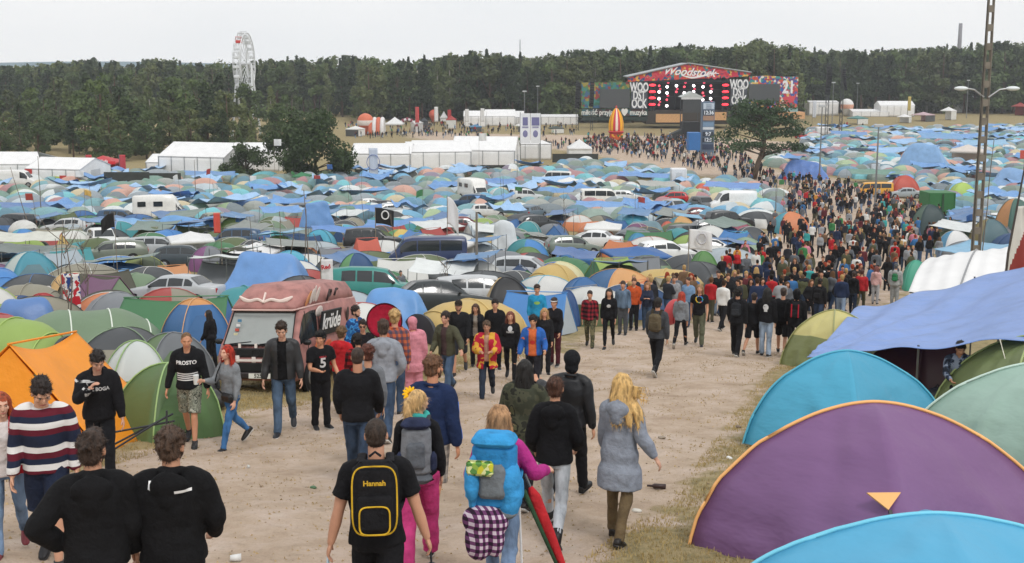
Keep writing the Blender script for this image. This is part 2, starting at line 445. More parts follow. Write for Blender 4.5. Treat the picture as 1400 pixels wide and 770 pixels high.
h = mathn(nt, 'ADD', mathn(nt, 'MULTIPLY', n2.outputs[0], 1.0), mathn(nt, 'ADD', mathn(nt, 'MULTIPLY', n5.outputs[0], .45), mathn(nt, 'MULTIPLY', n3.outputs[0], .15)))
bump(nt, b, h, .9, .06)
gme.materials.append(m)
go = bpy.data.objects.new('ground', gme); COL.objects.link(go); go['kind'] = 'structure'; go['label'] = 'trodden sandy road through dry grass, running down to the festival field'
hz = MB(); hz.box((0, 480, 34), (1900, 1100, 72))
hm = bpy.data.materials.new('haze'); hm.use_nodes = True; hn = hm.node_tree
hn.nodes.remove(hn.nodes['Principled BSDF']); pv = hn.nodes.new('ShaderNodeVolumePrincipled')
pv.inputs['Color'].default_value = (.86, .9, .95, 1); pv.inputs['Density'].default_value = .0003; pv.inputs['Anisotropy'].default_value = .2
hn.links.new(pv.outputs[0], hn.nodes['Material Output'].inputs['Volume'])
HAZE = hz.build('haze', hm, kind='stuff', label='thin pale air haze over the whole festival field')
def V(*a): return Vector(a)
def smoothpts(pts, rad, k=3):
 """catmull-rom through joints"""
 P = [Vector(p) for p in pts]; R = [r if isinstance(r, tuple) else (r, r) for r in rad]; op = []; orr = []
 for i in range(len(P) - 1):
  p0 = P[max(i - 1, 0)]; p1 = P[i]; p2 = P[i + 1]; p3 = P[min(i + 2, len(P) - 1)]
  for j in range(k):
   t = j / k
   op.append(.5 * ((2 * p1) + (p2 - p0) * t + (2 * p0 - 5 * p1 + 4 * p2 - p3) * t * t + (3 * p1 - p0 - 3 * p2 + p3) * t ** 3))
   orr.append(tuple(R[i][q] * (1 - t) + R[i + 1][q] * t for q in (0, 1)))
 op.append(P[-1]); orr.append(R[-1]); return op, orr
class Fig:
 """a posed skeleton; forward +Y, right +X, feet on z=0"""
 def __init__(s, h=1.75, female=False, build=1.0, legs=(18, 8, -16, 22), arms=((8, 9, 22, 8), (-8, 9, 18, 8)), lean=3, head=(0, 0, 0), twist=0, fingers=True):
  k = s.k = h / 1.75; s.h = h; s.female = female; s.b = build; s.fingers = fingers
  hw = (.088 if not female else .095) * k; sw = (.172 if not female else .148) * k * (.5 + .5 * build)
  s.hip = V(0, 0, .93 * k); s.leg = {}; s.footdir = {}
  for side, a, bnd in ((-1, legs[0], legs[1]), (1, legs[2], legs[3])):
   a, c = RA(a), RA(a - bnd); o = V(side * hw, 0, .90 * k)
   kn = o + V(side * .01, math.sin(a), -math.cos(a)) * .43 * k
   an = kn + V(0, math.sin(c), -math.cos(c)) * .41 * k
   s.leg[side] = (o, kn, an)
   pit = (a - RA(bnd)) * .9 if a - RA(bnd) < 0 else RA(8)
   s.footdir[side] = V(side * .12, math.cos(pit), math.sin(pit) if pit < 0 else .12).normalized()
  L = RA(lean); up = V(0, math.sin(L), math.cos(L)); s.up = up; s.fw = V(0, math.cos(L), -math.sin(L)); tw = RA(twist)
  s.rt = V(math.cos(tw), math.sin(tw) * math.cos(L), 0).normalized()
  s.chest = s.hip + up * .34 * k; s.neck = s.hip + up * .525 * k + s.fw * .0
  s.arm = {}
  for side, (sg, out, el, inn) in zip((-1, 1), arms):
   sh = s.hip + up * .452 * k + s.rt * side * sw - s.fw * .01
   a, o = RA(sg), RA(out); d1 = (s.rt * side * math.sin(o) + V(0, math.sin(a), -math.cos(a)) * math.cos(o)).normalized()
   a2, o2 = RA(sg + el), RA(out - inn); d2 = (s.rt * side * math.sin(o2) + V(0, math.sin(a2), -math.cos(a2)) * math.cos(o2)).normalized()
   e = sh + d1 * .285 * k; wr = e + d2 * .25 * k; s.arm[side] = (sh, e, wr, d2)
  low = min(s.sole(sd) for sd in (-1, 1)); dz = V(0, 0, -low)
  s.hip += dz; s.chest += dz; s.neck += dz
  s.leg = {q: tuple(p + dz for p in v) for q, v in s.leg.items()}
  s.arm = {q: (v[0] + dz, v[1] + dz, v[2] + dz, v[3]) for q, v in s.arm.items()}
  yaw, pit, roll = [RA(q) for q in head]
  s.hr = (Euler((-L * .5 - pit, 0, 0)).to_matrix()); s.hr = Euler((0, 0, yaw)).to_matrix() @ Euler((pit, roll, 0)).to_matrix()
  s.headc = s.neck + up * .052 * k + V(0, .022, 0) + s.hr @ V(0, .01, .105) * k
 def sole(s, sd):
  o, kn, an = s.leg[sd]; f = s.footdir[sd]
  return min(an.z - .075 * s.k, (an + f * .17 * s.k).z - .06 * s.k)
 def torso_pts(s, inf=0.0, low=-.06, top=.5, wide=1.0):
  k = s.k; b = s.b; fe = s.female
  prof = [(-.10, .150, .108, -.01), (0, .165, .118, -.012), (.10, .150, .108, 0), (.19, .138, .10, .004), (.29, .158, .112, .004), (.38, .172, .115, 0), (.45, .152, .092, -.004), (.49, .118, .078, -.006), (.515, .082, .066, -.005), (.54, .058, .060, -.004)]
  if fe: prof = [(-.10, .160, .112, -.012), (0, .172, .12, -.015), (.10, .145, .103, 0), (.19, .122, .09, .004), (.29, .138, .108, .012), (.36, .150, .118, .014), (.45, .130, .084, -.004), (.49, .10, .07, -.006), (.515, .07, .06, -.005), (.54, .050, .054, -.004)]
  pts = []; rad = []
  for z, rx, ry, y in prof:
   if z < low - 1e-6 or z > top + 1e-6: continue
   pts.append(s.hip + s.up * z * k + s.fw * y * k); rad.append((rx * k * b * wide + inf, ry * k * b * wide + inf))
  return pts, rad
 def ttube(s, mb, pts, rad, n=20):
  """elliptic rings across rt / forward"""
  p2, r2 = smoothpts(pts, rad, 2); rs = []
  f = s.rt.cross(s.up) * -1
  for p, (a, b) in zip(p2, r2): rs.append([p + s.rt * (math.cos(t) * a) + f * (math.sin(t) * b) for t in [2 * math.pi * q / n for q in range(n)]])
  mb.rings(rs)
 def skin_mesh(s, voxel, thin=True):
  mb = MB(); k = s.k; b = s.b
  pts, rad = s.torso_pts(-.012); s.ttube(mb, pts, rad)
  mb.tube([s.neck - s.up * .04 * k, s.neck + s.up * .05 * k, s.headc - s.hr @ V(0, .02, .05) * k], [.062 * k, .052 * k * b, .052 * k * b], 12, round_=True)
  for sd in (-1, 1):
   o, kn, an = s.leg[sd]
   p, r = smoothpts([o + V(0, 0, .04), (o * .55 + kn * .45), kn, kn * .65 + an * .35 + V(0, -.012, 0), an], [.070 * k * b, .066 * k * b, .048 * k * b, .050 * k * b, .032 * k], 3)
   mb.tube(p, r, 12, round_=True)
   f = s.footdir[sd]; mb.tube([an - V(0, 0, .02), an + f * .04 - V(0, 0, .03)], [.026, .024], 8, round_=True)
   sh, e, wr, d2 = s.arm[sd]
   p, r = smoothpts([sh - s.rt * sd * .03, sh * .5 + e * .5, e, e * .6 + wr * .4, wr], [.042 * k * b, .046 * k * b, .036 * k * b, .038 * k * b, .025 * k * b], 3)
   mb.tube(p, r, 12, round_=True)
   s.hand(mb, sd)
  s.headparts(mb)
  me = remesh(mb, voxel, 2, .5); return me
 def hand(s, mb, sd):
  k = s.k; sh, e, wr, d = s.arm[sd]
  side = (s.rt * sd * -1); n = d.cross(V(0, 1, 0))
  fwd = (V(0, 1, 0) - d * d.y).normalized()          # thumb side
  palm = d.cross(fwd).normalized() * sd              # back-of-hand axis
  inn = -palm if (-palm).dot(s.rt * sd) < 0 else palm   # towards the body
  c = wr + d * .055 * k
  rot = Matrix((fwd, inn, d)).transposed()
  mb.ell(c, (.040 * k, .017 * k, .052 * k), rot, 12, 8)
  if not s.fingers: mb.ell(c + d * .065 * k + inn * .012, (.034 * k, .016 * k, .05 * k), rot, 10, 6); return
  for i, (off, ln) in enumerate(((.028, .070), (.010, .078), (-.009, .072), (-.026, .056))):
   p0 = wr + d * .085 * k + fwd * off * k; cur = .25 + .06 * i
   d1 = (d + inn * cur).normalized(); d2 = (d + inn * (cur + .7)).normalized(); d3 = (d + inn * (cur + 1.5)).normalized()
   p1 = p0 + d1 * ln * .45 * k; p2 = p1 + d2 * ln * .32 * k; p3 = p2 + d3 * ln * .25 * k
   mb.tube([p0 - d * .02, p0, p1, p2, p3], [.0095 * k, .0095 * k, .009 * k, .0083 * k, .0073 * k], 7, round_=True)
  t0 = wr + d * .025 * k + fwd * .026 * k
  t1 = t0 + (fwd * .7 + d * .8 + inn * .35).normalized() * .042 * k; t2 = t1 + (d + inn * .45 + fwd * .15).normalized() * .032 * k
  mb.tube([t0 - fwd * .012, t0, t1, t2], [.013 * k, .0125 * k, .0105 * k, .0085 * k], 7, round_=True)
 def headparts(s, mb):
  k = s.k; R3 = s.hr; c = s.headc
  def e(p, r, rot=None, n=14): mb.ell(c + R3 @ V(*p) * k, [q * k for q in r], R3 @ rot if rot else R3, n, 9)
  e((0, -.008, .022), (.074, .093, .090)); e((0, .018, -.035), (.060, .070, .078)); e((0, .040, -.070), (.040, .042, .036))   # cranium, face, jaw
  e((0, .076, .022), (.050, .016, .012)); e((0, .093, -.018), (.012, .016, .026), Euler((RA(-18), 0, 0)).to_matrix()); e((0, .098, -.034), (.016, .013, .010))
  e((0, .078, -.062), (.024, .012, .008)); e((0, .074, -.073), (.019, .012, .008)); e((0, .072, -.098), (.018, .016, .014))
  for q in (-1, 1):
   e((q * .042, .058, -.022), (.022, .024, .022)); e((q * .074, -.004, -.012), (.009, .018, .030), Euler((0, 0, RA(q * -18))).to_matrix())
 def face(s, parent, lid='#5a4034', brow='#3a2a20', lips='#a9665c', beard=None, lod=0):
  k = s.k; R3 = s.hr; c = s.headc
  mb = MB(); mb.mi = 0
  for q in (-1, 1):
   mb.mi = 0; mb.ell(c + R3 @ V(q * .031, .0785, .003) * k, (.012 * k, .007 * k, .0052 * k), R3, 10, 6)
   mb.mi = 1; mb.ell(c + R3 @ V(q * .031, .0822, .003) * k, (.0058 * k, .005 * k, .0052 * k), R3, 8, 5)
  if lod == 0: mb.build('eyes', [plastic('#a89c92'), plastic('#2a2420')], parent, True)
  mb = MB()
  for q in (-1, 1): mb.tube([c + R3 @ V(q * .014, .089, .020) * k, c + R3 @ V(q * .033, .087, .026) * k, c + R3 @ V(q * .052, .073, .018) * k], [.0025, .0038, .002], 6)
  mb.build('eyebrows', hairm(brow), parent, True)
  mb = MB(); mb.tube([c + R3 @ V(-.026, .083, -.067) * k, c + R3 @ V(0, .0915, -.066) * k, c + R3 @ V(.026, .083, -.067) * k], [(.003, .003), (.0075, .006), (.003, .003)], 6, flat=R3 @ V(0, 0, 1))
  mb.build('mouth', skin(lips), parent, True)
  if beard:
   mb = MB()
   mb.ell(c + R3 @ V(0, .036, -.078) * k, (.050 * k, .050 * k, .040 * k), R3, 14, 9)
   for q in (-1, 1): mb.ell(c + R3 @ V(q * .055, .028, -.045) * k, (.013 * k, .03 * k, .035 * k), R3, 8, 6)
   me = remesh(mb, .01, 1); disp(me, sines(getv(me), 60, 3) * .003); put(me, 'beard', hairm(beard), parent)
 def hair(s, parent, style, color, vox=.011, seed=1):
  if style in (None, 'bald'): return
  k = s.k; R3 = s.hr; c = s.headc; mb = MB(); rnd = random.Random(seed)
  def e(p, r, rot=None): mb.ell(c + R3 @ V(*p) * k, [q * k for q in r], R3 @ rot if rot else R3, 16, 10)
  def lock(ps, r): 
   p, rr = smoothpts([c + R3 @ V(*q) * k if len(q) == 3 else q[0] for q in ps], [x * k for x in r], 3); mb.tube(p, rr, 8, round_=True)
  if style == 'buzz': e((0, -.016, .030), (.0765, .093, .089)); e((0, -.04, -.02), (.068, .062, .06))
  else:
   e((0, -.018, .037), (.080, .097, .092)); e((0, -.045, -.015), (.074, .066, .07))
  if style in ('short', 'curly', 'quiff', 'shaggy'):
   n = {'short': 60, 'curly': 90, 'quiff': 60, 'shaggy': 70}[style]; rr = {'short': .013, 'curly': .020, 'quiff': .014, 'shaggy': .018}[style]
   for i in range(n):
    th = rnd.uniform(0, 2 * math.pi); ph = rnd.uniform(0, 1.45 if style != 'shaggy' else 1.75)
    p = V(.078 * math.sin(ph) * math.cos(th), -.018 + .095 * math.sin(ph) * math.sin(th), .037 + .09 * math.cos(ph))
    if p.y > .055 and p.z < .06: continue
    o = 1.06 if style != 'curly' else 1.16
    e((p.x * o, p.y * o, p.z * o), (rr, rr * 1.3, rr))
   if style == 'quiff': e((0, .06, .105), (.05, .035, .026))
  if style in ('long', 'longback', 'bob', 'windy', 'dreads'):
   ln = {'long': .30, 'longback': .34, 'bob': .15, 'windy': .27, 'dreads': .36}[style]
   nl = 22 if style != 'dreads' else 16
   for i in range(nl):
    a = RA(200) * (i / (nl - 1)) - RA(10) + math.pi        # around the back, side to side
    x, y = math.cos(a), math.sin(a); y = y * .8 - .1
    wv = rnd.uniform(-.02, .02); r0 = .024 if style != 'dreads' else .014
    dx = .03 * x + rnd.uniform(-.02, .02); dy = rnd.uniform(-.03, .01); 
    if style == 'windy': dx += .05 + .09 * (x > .2) * rnd.random(); dy -= .05
    L_ = ln * rnd.uniform(.82, 1.08)
    lock([(x * .03, y * .04 - .01, .115), (x * .078, y * .09 - .01, .05), (x * .088, y * .105 - .012, -.03), (x * .09 + wv, y * .11 - .02, -.10),
                      (x * .09 + dx * .7, y * .11 - .03 + dy * .5, -.10 - L_ * .5), (x * .088 + dx, y * .10 - .04 + dy, -.10 - L_)], [r0 * .8, r0, r0, r0 * 1.1, r0, r0 * .35])
   if style == 'windy':
    for i in range(5): lock([(.05, -.05, .03), (.12, -.07, .02 - i * .02), (.2 + rnd.random() * .03, -.08, .02 - i * .03), (.27 + rnd.random() * .05, -.06, .03 - i * .035)], [.016, .014, .009, .004])
  if style == 'bun': e((0, -.10, .07), (.04, .04, .04)); e((0, -.085, .055), (.045, .03, .04))
  if style == 'pony':
   lock([(0, -.09, .05), (0, -.135, .03), (.02, -.15, -.06), (.035, -.13, -.16), (.03, -.12, -.22)], [.03, .035, .042, .035, .008])
  if style == 'pigtails':
   for q in (-1, 1): lock([(q * .07, -.03, .05), (q * .12, -.03, 0), (q * .13, .01, -.09), (q * .12, .03, -.16)], [.026, .034, .03, .01])
  me = remesh(mb, vox, 1, .5); v = getv(me)
  am = {'curly': .007, 'buzz': .001, 'short': .004}.get(style, .005)
  disp(me, sines(v, 75 if style != 'curly' else 55, seed, 2, (1, 1, .28 if style not in ('curly', 'short') else 1)) * am)
  if vox < .015:
   v = getv(me); n_ = getn(me); rs = np.random.RandomState(seed); N = {'buzz': 900, 'long': 1300, 'longback': 1300, 'windy': 1500, 'dreads': 500}.get(style, 1600); k_ = rs.randint(0, len(v), N); p = v[k_]; nn = n_[k_]
   long_ = style in ('long', 'longback', 'windy', 'bob', 'dreads', 'pony'); d = rs.normal(size=(N, 3)) * (.35 if long_ else .7) + np.array([0, -.15, -1.0 if long_ else -.35]) + nn * (.12 if long_ else .16); d /= np.linalg.norm(d, axis=1)[:, None]
   L_ = (rs.uniform(.03, .08, N) if long_ else rs.uniform(.012, .035, N))[:, None] * (.4 if style == 'buzz' else 1); sd_ = np.cross(d, nn); sd_ /= np.linalg.norm(sd_, axis=1)[:, None] + 1e-6; w_ = .0028
   tri = np.stack([p - sd_ * w_, p + sd_ * w_, p + d * L_ + nn * .002], 1).reshape(-1, 3); bm = bmesh.new(); bm.from_mesh(me); bm.verts.ensure_lookup_table(); vs_n = [bm.verts.new(q) for q in tri.tolist()]
   for q in range(0, len(vs_n), 3): bm.faces.new(vs_n[q:q + 3])
   bm.to_mesh(me); bm.free()
  return put(me, 'hair', hairm(color), parent)
 def top(s, parent, kind, mat, vox=.013, sleeve='long', hood=False, length=-.06, loose=.018, open_front=0, seed=1, name=None, fold=1.0, flare=0.0, hoodup=False):
  mb = MB(); k = s.k
  pts, rad = s.torso_pts(loose, low=-.101)
  base = s.hip + s.up * length * k
  pr = [(p, r) for p, r in zip(pts, rad) if (p - base).dot(s.up) > .07 * k]
  r0 = pr[0][1]; fl = flare
  hem = [(base, (r0[0] + fl + .016, r0[1] + fl * .8 + .018)), (base + s.up * .05 * k, (r0[0] + fl + .012, r0[1] + fl * .8 + .014))]
  if length < -.25:
   mid = s.hip + s.up * (length * .5) * k; hem.append((mid, (.180 * k * s.b + loose + fl * .5, .14 * k * s.b + loose + fl * .4)))
  pr = hem + pr; s.ttube(mb, [p for p, r in pr], [r for p, r in pr], 22)
  for sd in (-1, 1):
   sh, e, wr, d = s.arm[sd]; a = loose * .8
   if sleeve == 'long':
    j = [sh - s.rt * sd * .10 * k + s.up * .045 * k, sh, sh * .5 + e * .5, e, e * .5 + wr * .5, wr - d * .005]
    r = [.040 * k * s.b + a * .6, .055 * k * s.b + a * .8, .05 * k * s.b + a, .044 * k * s.b + a, .040 * k * s.b + a, .03 * k + a * .6]
   elif sleeve == 'short':
    m = sh * .35 + e * .65
    j = [sh - s.rt * sd * .10 * k + s.up * .045 * k, sh, sh * .6 + e * .4, m]; r = [.040 * k * s.b + a * .6, .055 * k * s.b + a * .8, .056 * k * s.b + a, .056 * k * s.b + a + .006]
   elif sleeve == 'rolled':
    m = e * .7 + wr * .3
    j = [sh - s.rt * sd * .10 * k + s.up * .045 * k, sh, sh * .5 + e * .5, e, m]; r = [.040 * k * s.b + a * .6, .055 * k * s.b + a * .8, .05 * k * s.b + a, .044 * k * s.b + a, .046 * k * s.b + a]
   else: j = None
   if j: p, rr = smoothpts(j, r, 3); mb.tube(p, rr, 12)
  nb = s.neck - s.fw * .0
  if hood and not hoodup:
   bk = -s.fw
   mb.tube([s.neck + s.rt * q * .075 * k + s.fw * (.045 if abs(q) > .9 else 0) * k + bk * (1 - abs(q)) * .085 * k + s.up * (.012 - .02 * (abs(q) > .9)) * k for q in (-1.0, -.8, -.4, 0, .4, .8, 1.0)], [.022 * k, .03 * k, .036 * k, .042 * k, .036 * k, .03 * k, .022 * k], 10, round_=True)
   mb.ell(s.neck + bk * .13 * k - s.up * .055 * k, (.125 * k, .055 * k, .085 * k), None, 14, 9); mb.ell(s.neck + bk * .135 * k - s.up * .14 * k, (.07 * k, .045 * k, .08 * k), None, 14, 9)
  elif kind in ('jacket', 'coat', 'shirt'):
   mb.tube([s.neck + s.rt * math.cos(t) * .068 * k + s.fw * math.sin(t) * .062 * k + s.up * .006 for t in [RA(x) for x in range(-240, 61, 30)]], [.018 * k] * 11, 8, round_=True)
  else:
   mb.tube([s.neck - s.up * .02 + s.rt * math.cos(t) * .066 * k + s.fw * math.sin(t) * .062 * k for t in [RA(x) for x in range(-270, 91, 30)]], [.012 * k] * 13, 8)
  if hoodup:
   R3 = s.hr; c = s.headc
   mb.ell(c + R3 @ V(0, -.028, .03) * k, (.098 * k, .105 * k, .108 * k), R3, 16, 10); mb.ell(c + R3 @ V(0, -.04, -.07) * k, (.085 * k, .08 * k, .08 * k), R3, 14, 9)
  me = remesh(mb, vox, 3, .5); v = getv(me)
  f = sines(v, 21, seed, 2, (1, 1, .8)) + .8 * (1 - np.abs(sines(v, 9, seed + 5, 2, (1.2, 1.2, 1.0))) * 2)
  z = v[:, 2] / s.h
  disp(me, f * (.0095 if vox < .014 else .0075) * fold * (0.7 + .6 * np.exp(-((z - .58) / .08) ** 2)))
  if open_front:
   bm = bmesh.new(); bm.from_mesh(me); dl = []
   fwn = Vector(s.fw)
   for vt in bm.verts:
    q = vt.co - s.hip; x = q.dot(s.rt); y = q.dot(s.fw); z_ = q.dot(s.up) / k
    if y > .02 and abs(x) < open_front * (1 + .8 * max(0, .2 - z_)) and z_ < .56 and abs(x) < .12: dl.append(vt)
   bmesh.ops.delete(bm, geom=dl, context='VERTS'); bm.to_mesh(me); bm.free()
  return put(me, name or kind, mat, parent)
 def bottoms(s, parent, kind, mat, vox=.013, loose=.012, seed=2, fold=1.0):
  mb = MB(); k = s.k; b = s.b
  pts, rad = s.torso_pts(loose * .3 - .002, low=-.101, top=.02); s.ttube(mb, pts, rad)
  for sd in (-1, 1):
   o, kn, an = s.leg[sd]; l = loose
   if kind == 'shorts':
    j = [o + V(0, 0, .05), o * .6 + kn * .4, kn + (o - kn) * .02]; r = [.080 * k * b + l, .082 * k * b + l, .078 * k * b + l]
   elif kind in ('skirt',):
    j = [o + V(0, 0, .05), o * .5 + kn * .5]; r = [.095 * k * b + l, .11 * k * b + l]
   elif kind == 'leggings':
    j = [o + V(0, 0, .04), o * .55 + kn * .45, kn, kn * .6 + an * .4, an]; r = [.082 * k * b, .078 * k * b, .061 * k, .060 * k, .041 * k]
   else:
    j = [o + V(0, 0, .05), o * .55 + kn * .45, kn, kn * .62 + an * .38 + V(0, -.01, 0), an - V(0, 0, .02 * k)]
    r = [.078 * k * b + l, .074 * k * b + l, .060 * k * b + l, .054 * k * b + l, .044 * k + l * 1.3]
   p, rr = smoothpts(j, r, 4); mb.tube(p, rr, 14)
  me = remesh(mb, vox, 2, .5); v = getv(me)
  z = v[:, 2] / s.h
  f = sines(v, 24, seed, 2, (1, 1, 1.2)) + .8 * sines(v, 34, seed + 3, 1, (.4, .4, 1.6)) * (np.exp(-((z - .28) / .05) ** 2) + np.exp(-((z - .06) / .05) ** 2))
  disp(me, f * .007 * fold)
  return put(me, kind if kind != 'leggings' else 'trousers', mat, parent)
 def shoes(s, parent, col='#1d1c1e', sole='#b9b6b0', boots=False):
  for sd in (-1, 1):
   o, kn, an = s.leg[sd]; f = s.footdir[sd]; k = s.k; up = (V(0, 0, 1) - f * f.z).normalized(); r = f.cross(up)
   bz = an - up * .075 * k
   mb = MB(); mb.mi = 1
   outl = [(-.065, .028), (-.05, .036), (.0, .038), (.08, .045), (.14, .046), (.18, .036), (.2, .018)]
   def ring(z, g, top_=None):
    rr = [bz + f * (a * k) + r * (w_ * k * g) + up * z for a, w_ in outl] + [bz + f * (a * k) - r * (w_ * k * g) + up * z for a, w_ in reversed(outl)]
    return rr
   mb.rings([ring(0, 1), ring(.022 * k, 1.02)]); mb.mi = 0
   n = len(outl)
   hs_ = [.075, .085, .095, .075, .055, .046, .036]
   def ring2(g, q):
    rr = [bz + f * (a * k) + r * (w_ * k * g) + up * (.02 + (hh - .02) * q) * k for (a, w_), hh in zip(outl, hs_)]
    return rr + [bz + f * (a * k) - r * (w_ * k * g) + up * (.02 + (hh - .02) * q) * k for (a, w_), hh in reversed(list(zip(outl, hs_)))]
   mb.rings([ring2(.97, 0), ring2(.95, .55), ring2(.72, .9), ring2(.35, 1)])
   if boots: mb.tube([an - up * .02, an + (kn - an).normalized() * .13 * k], [.05 * k, .054 * k], 12)
   else: mb.tube([an - up * .03, an + (kn - an).normalized() * .015], [.042 * k, .043 * k], 10)
   o_ = mb.build('shoe', [leather(col), rubber() if sole is None else plastic(sole)], parent, True)
def person(loc, face, label, h=1.75, female=False, build=1.0, skinc='#c08e72', hair=('short', '#3a2b20'), legs=(18, 8, -16, 22), arms=((8, 9, 22, 8), (-8, 9, 18, 8)), lean=3, head=(0, 0, 0), twist=0,
           tops=(), bottom=('trousers', None), shoe=('#1d1c1e', '#b9b6b0'), boots=False, beard=None, brow=None, lod=0, seed=None, group='people walking along the sandy road', extras=None, facefeat=True, cat='person'):
 """tops: list of dicts for Fig.top, outermost last"""
 seed = seed if seed is not None else random.randint(1, 9999)
 fg = Fig(h, female, build, legs, arms, lean, head, twist, fingers=lod <= 1)
 vb = (.008, .011, .02, .034)[lod]; vg = (.013, .018, .026, .036)[lod]
 me = fg.skin_mesh(vb); o = put(me, 'person', skin(skinc))
 o.location = loc; o.rotation_euler = (0, 0, RA(face)); tag(o, label, cat, group)
 if facefeat: fg.face(o, brow=brow or hair[1] or '#3a2b20', beard=beard, lod=lod)
 fg.hair(o, hair[0], hair[1], (.010, .013, .02, .03)[lod], seed)
 out = []
 fg.bottoms(o, bottom[0], bottom[1], vg, seed=seed, **(bottom[2] if len(bottom) > 2 else {}))
 for i, t in enumerate(tops): out.append(fg.top(o, vox=vg, seed=seed + i * 7, **t))
 fg.shoes(o, shoe[0], shoe[1], boots)
 o['_x'] = 0; del o['_x']
 if extras: extras(fg, o, out)
 return fg, o, out
def wl(o, p):
 """local point of a placed thing in world space"""
 return Matrix.Translation(o.location) @ Matrix.Rotation(o.rotation_euler.z, 4, 'Z') @ Vector(p)
def place(o, p, rz=0, s=None, dz=0, tilt=False):
 o.location = (p[0], p[1], p[2] + dz); o.rotation_euler = (0, 0, rz)
 if tilt:
  g = (float(gz(p[0], p[1] + 1.6)) - float(gz(p[0], p[1] - 1.6))) / 3.2; gx = (float(gz(p[0] + 1.6, p[1])) - float(gz(p[0] - 1.6, p[1]))) / 3.2
  q = V(0, 0, 1).rotation_difference(V(-gx, -g, 1).normalized()); o.rotation_euler = (q.to_matrix() @ Matrix.Rotation(rz, 3, 'Z')).to_euler()
 if s is not None: o.scale = (s, s, s) if isinstance(s, (int, float)) else s
 return o
def cloth_mesh(fn, nx, ny, amp=.02, seed=1, sc=2.2, thick=.012):
 """a wavy sheet with thickness"""
 vs, fs = grid_mesh(nx, ny, fn)
 me = np_mesh('sheet', vs, fs); n = getn(me); v = getv(me)
 d = sines(v, sc, seed, 3); d2 = 1 - 2 * np.abs(sines(v, sc * .8, seed + 3, 2, (1, .35, 1)))
 v = v + n * ((d * .6 + d2 * .4) * amp)[:, None]
 w = v - n * thick; N = len(v); f = np.array(fs); f2 = f[:, ::-1] + N
 b = [(j, j + 1) for j in range(nx)]; bd = []
 W1 = nx + 1
 for i in range(nx): bd.append((i + 1, i, i + N, i + 1 + N)); q = ny * W1; bd.append((q + i, q + i + 1, q + i + 1 + N, q + i + N))
 for j in range(ny): bd.append((j * W1, (j + 1) * W1, (j + 1) * W1 + N, j * W1 + N)); bd.append(((j + 1) * W1 + nx, j * W1 + nx, j * W1 + nx + N, (j + 1) * W1 + nx + N))
 out = np_mesh('sheet', np.vstack([v, w]), np.vstack([f, f2, np.array(bd)]))
 bpy.data.meshes.remove(me); return out
def dome_shell(L=2.4, Wd=2.1, H=1.25, nth=48, nz=16, seed=1, amp=.012, bulge=.13, flat_base=True):
 """crossed-pole dome: ridges over the corner poles, panels drawn in between; returns verts, faces, panel index"""
 vs = []; fs = []; pi_ = []
 for j in range(nz):
  t = j / nz; ang = t * math.pi / 2
  for i in range(nth):
   th = 2 * math.pi * i / nth
   c, s_ = math.cos(th), math.sin(th)
   q = max(abs(c), abs(s_)); sq = 1 / q                       # square
   k = (1 - t) ** .6
   rr = (sq * (1 - bulge * t) * (1 - .04 * math.sin(t * math.pi) * (1.41 - sq) * 2.4))
   corner = (sq - 1) / .414
   prof = math.cos(ang) ** ((.9 if bulge < .2 else 1.12) + .2 * (1 - corner))
   z = math.sin(ang) ** .94 * H
   R_ = rr * prof / (1 if True else 1)
   vs.append((R_ * c * L / 2, R_ * s_ * Wd / 2, z))
 top = len(vs); vs.append((0, 0, H))
 for j in range(nz - 1):
  for i in range(nth):
   k = (i + 1) % nth; fs.append((j * nth + i, j * nth + k, (j + 1) * nth + k, (j + 1) * nth + i))
 return vs, fs, top
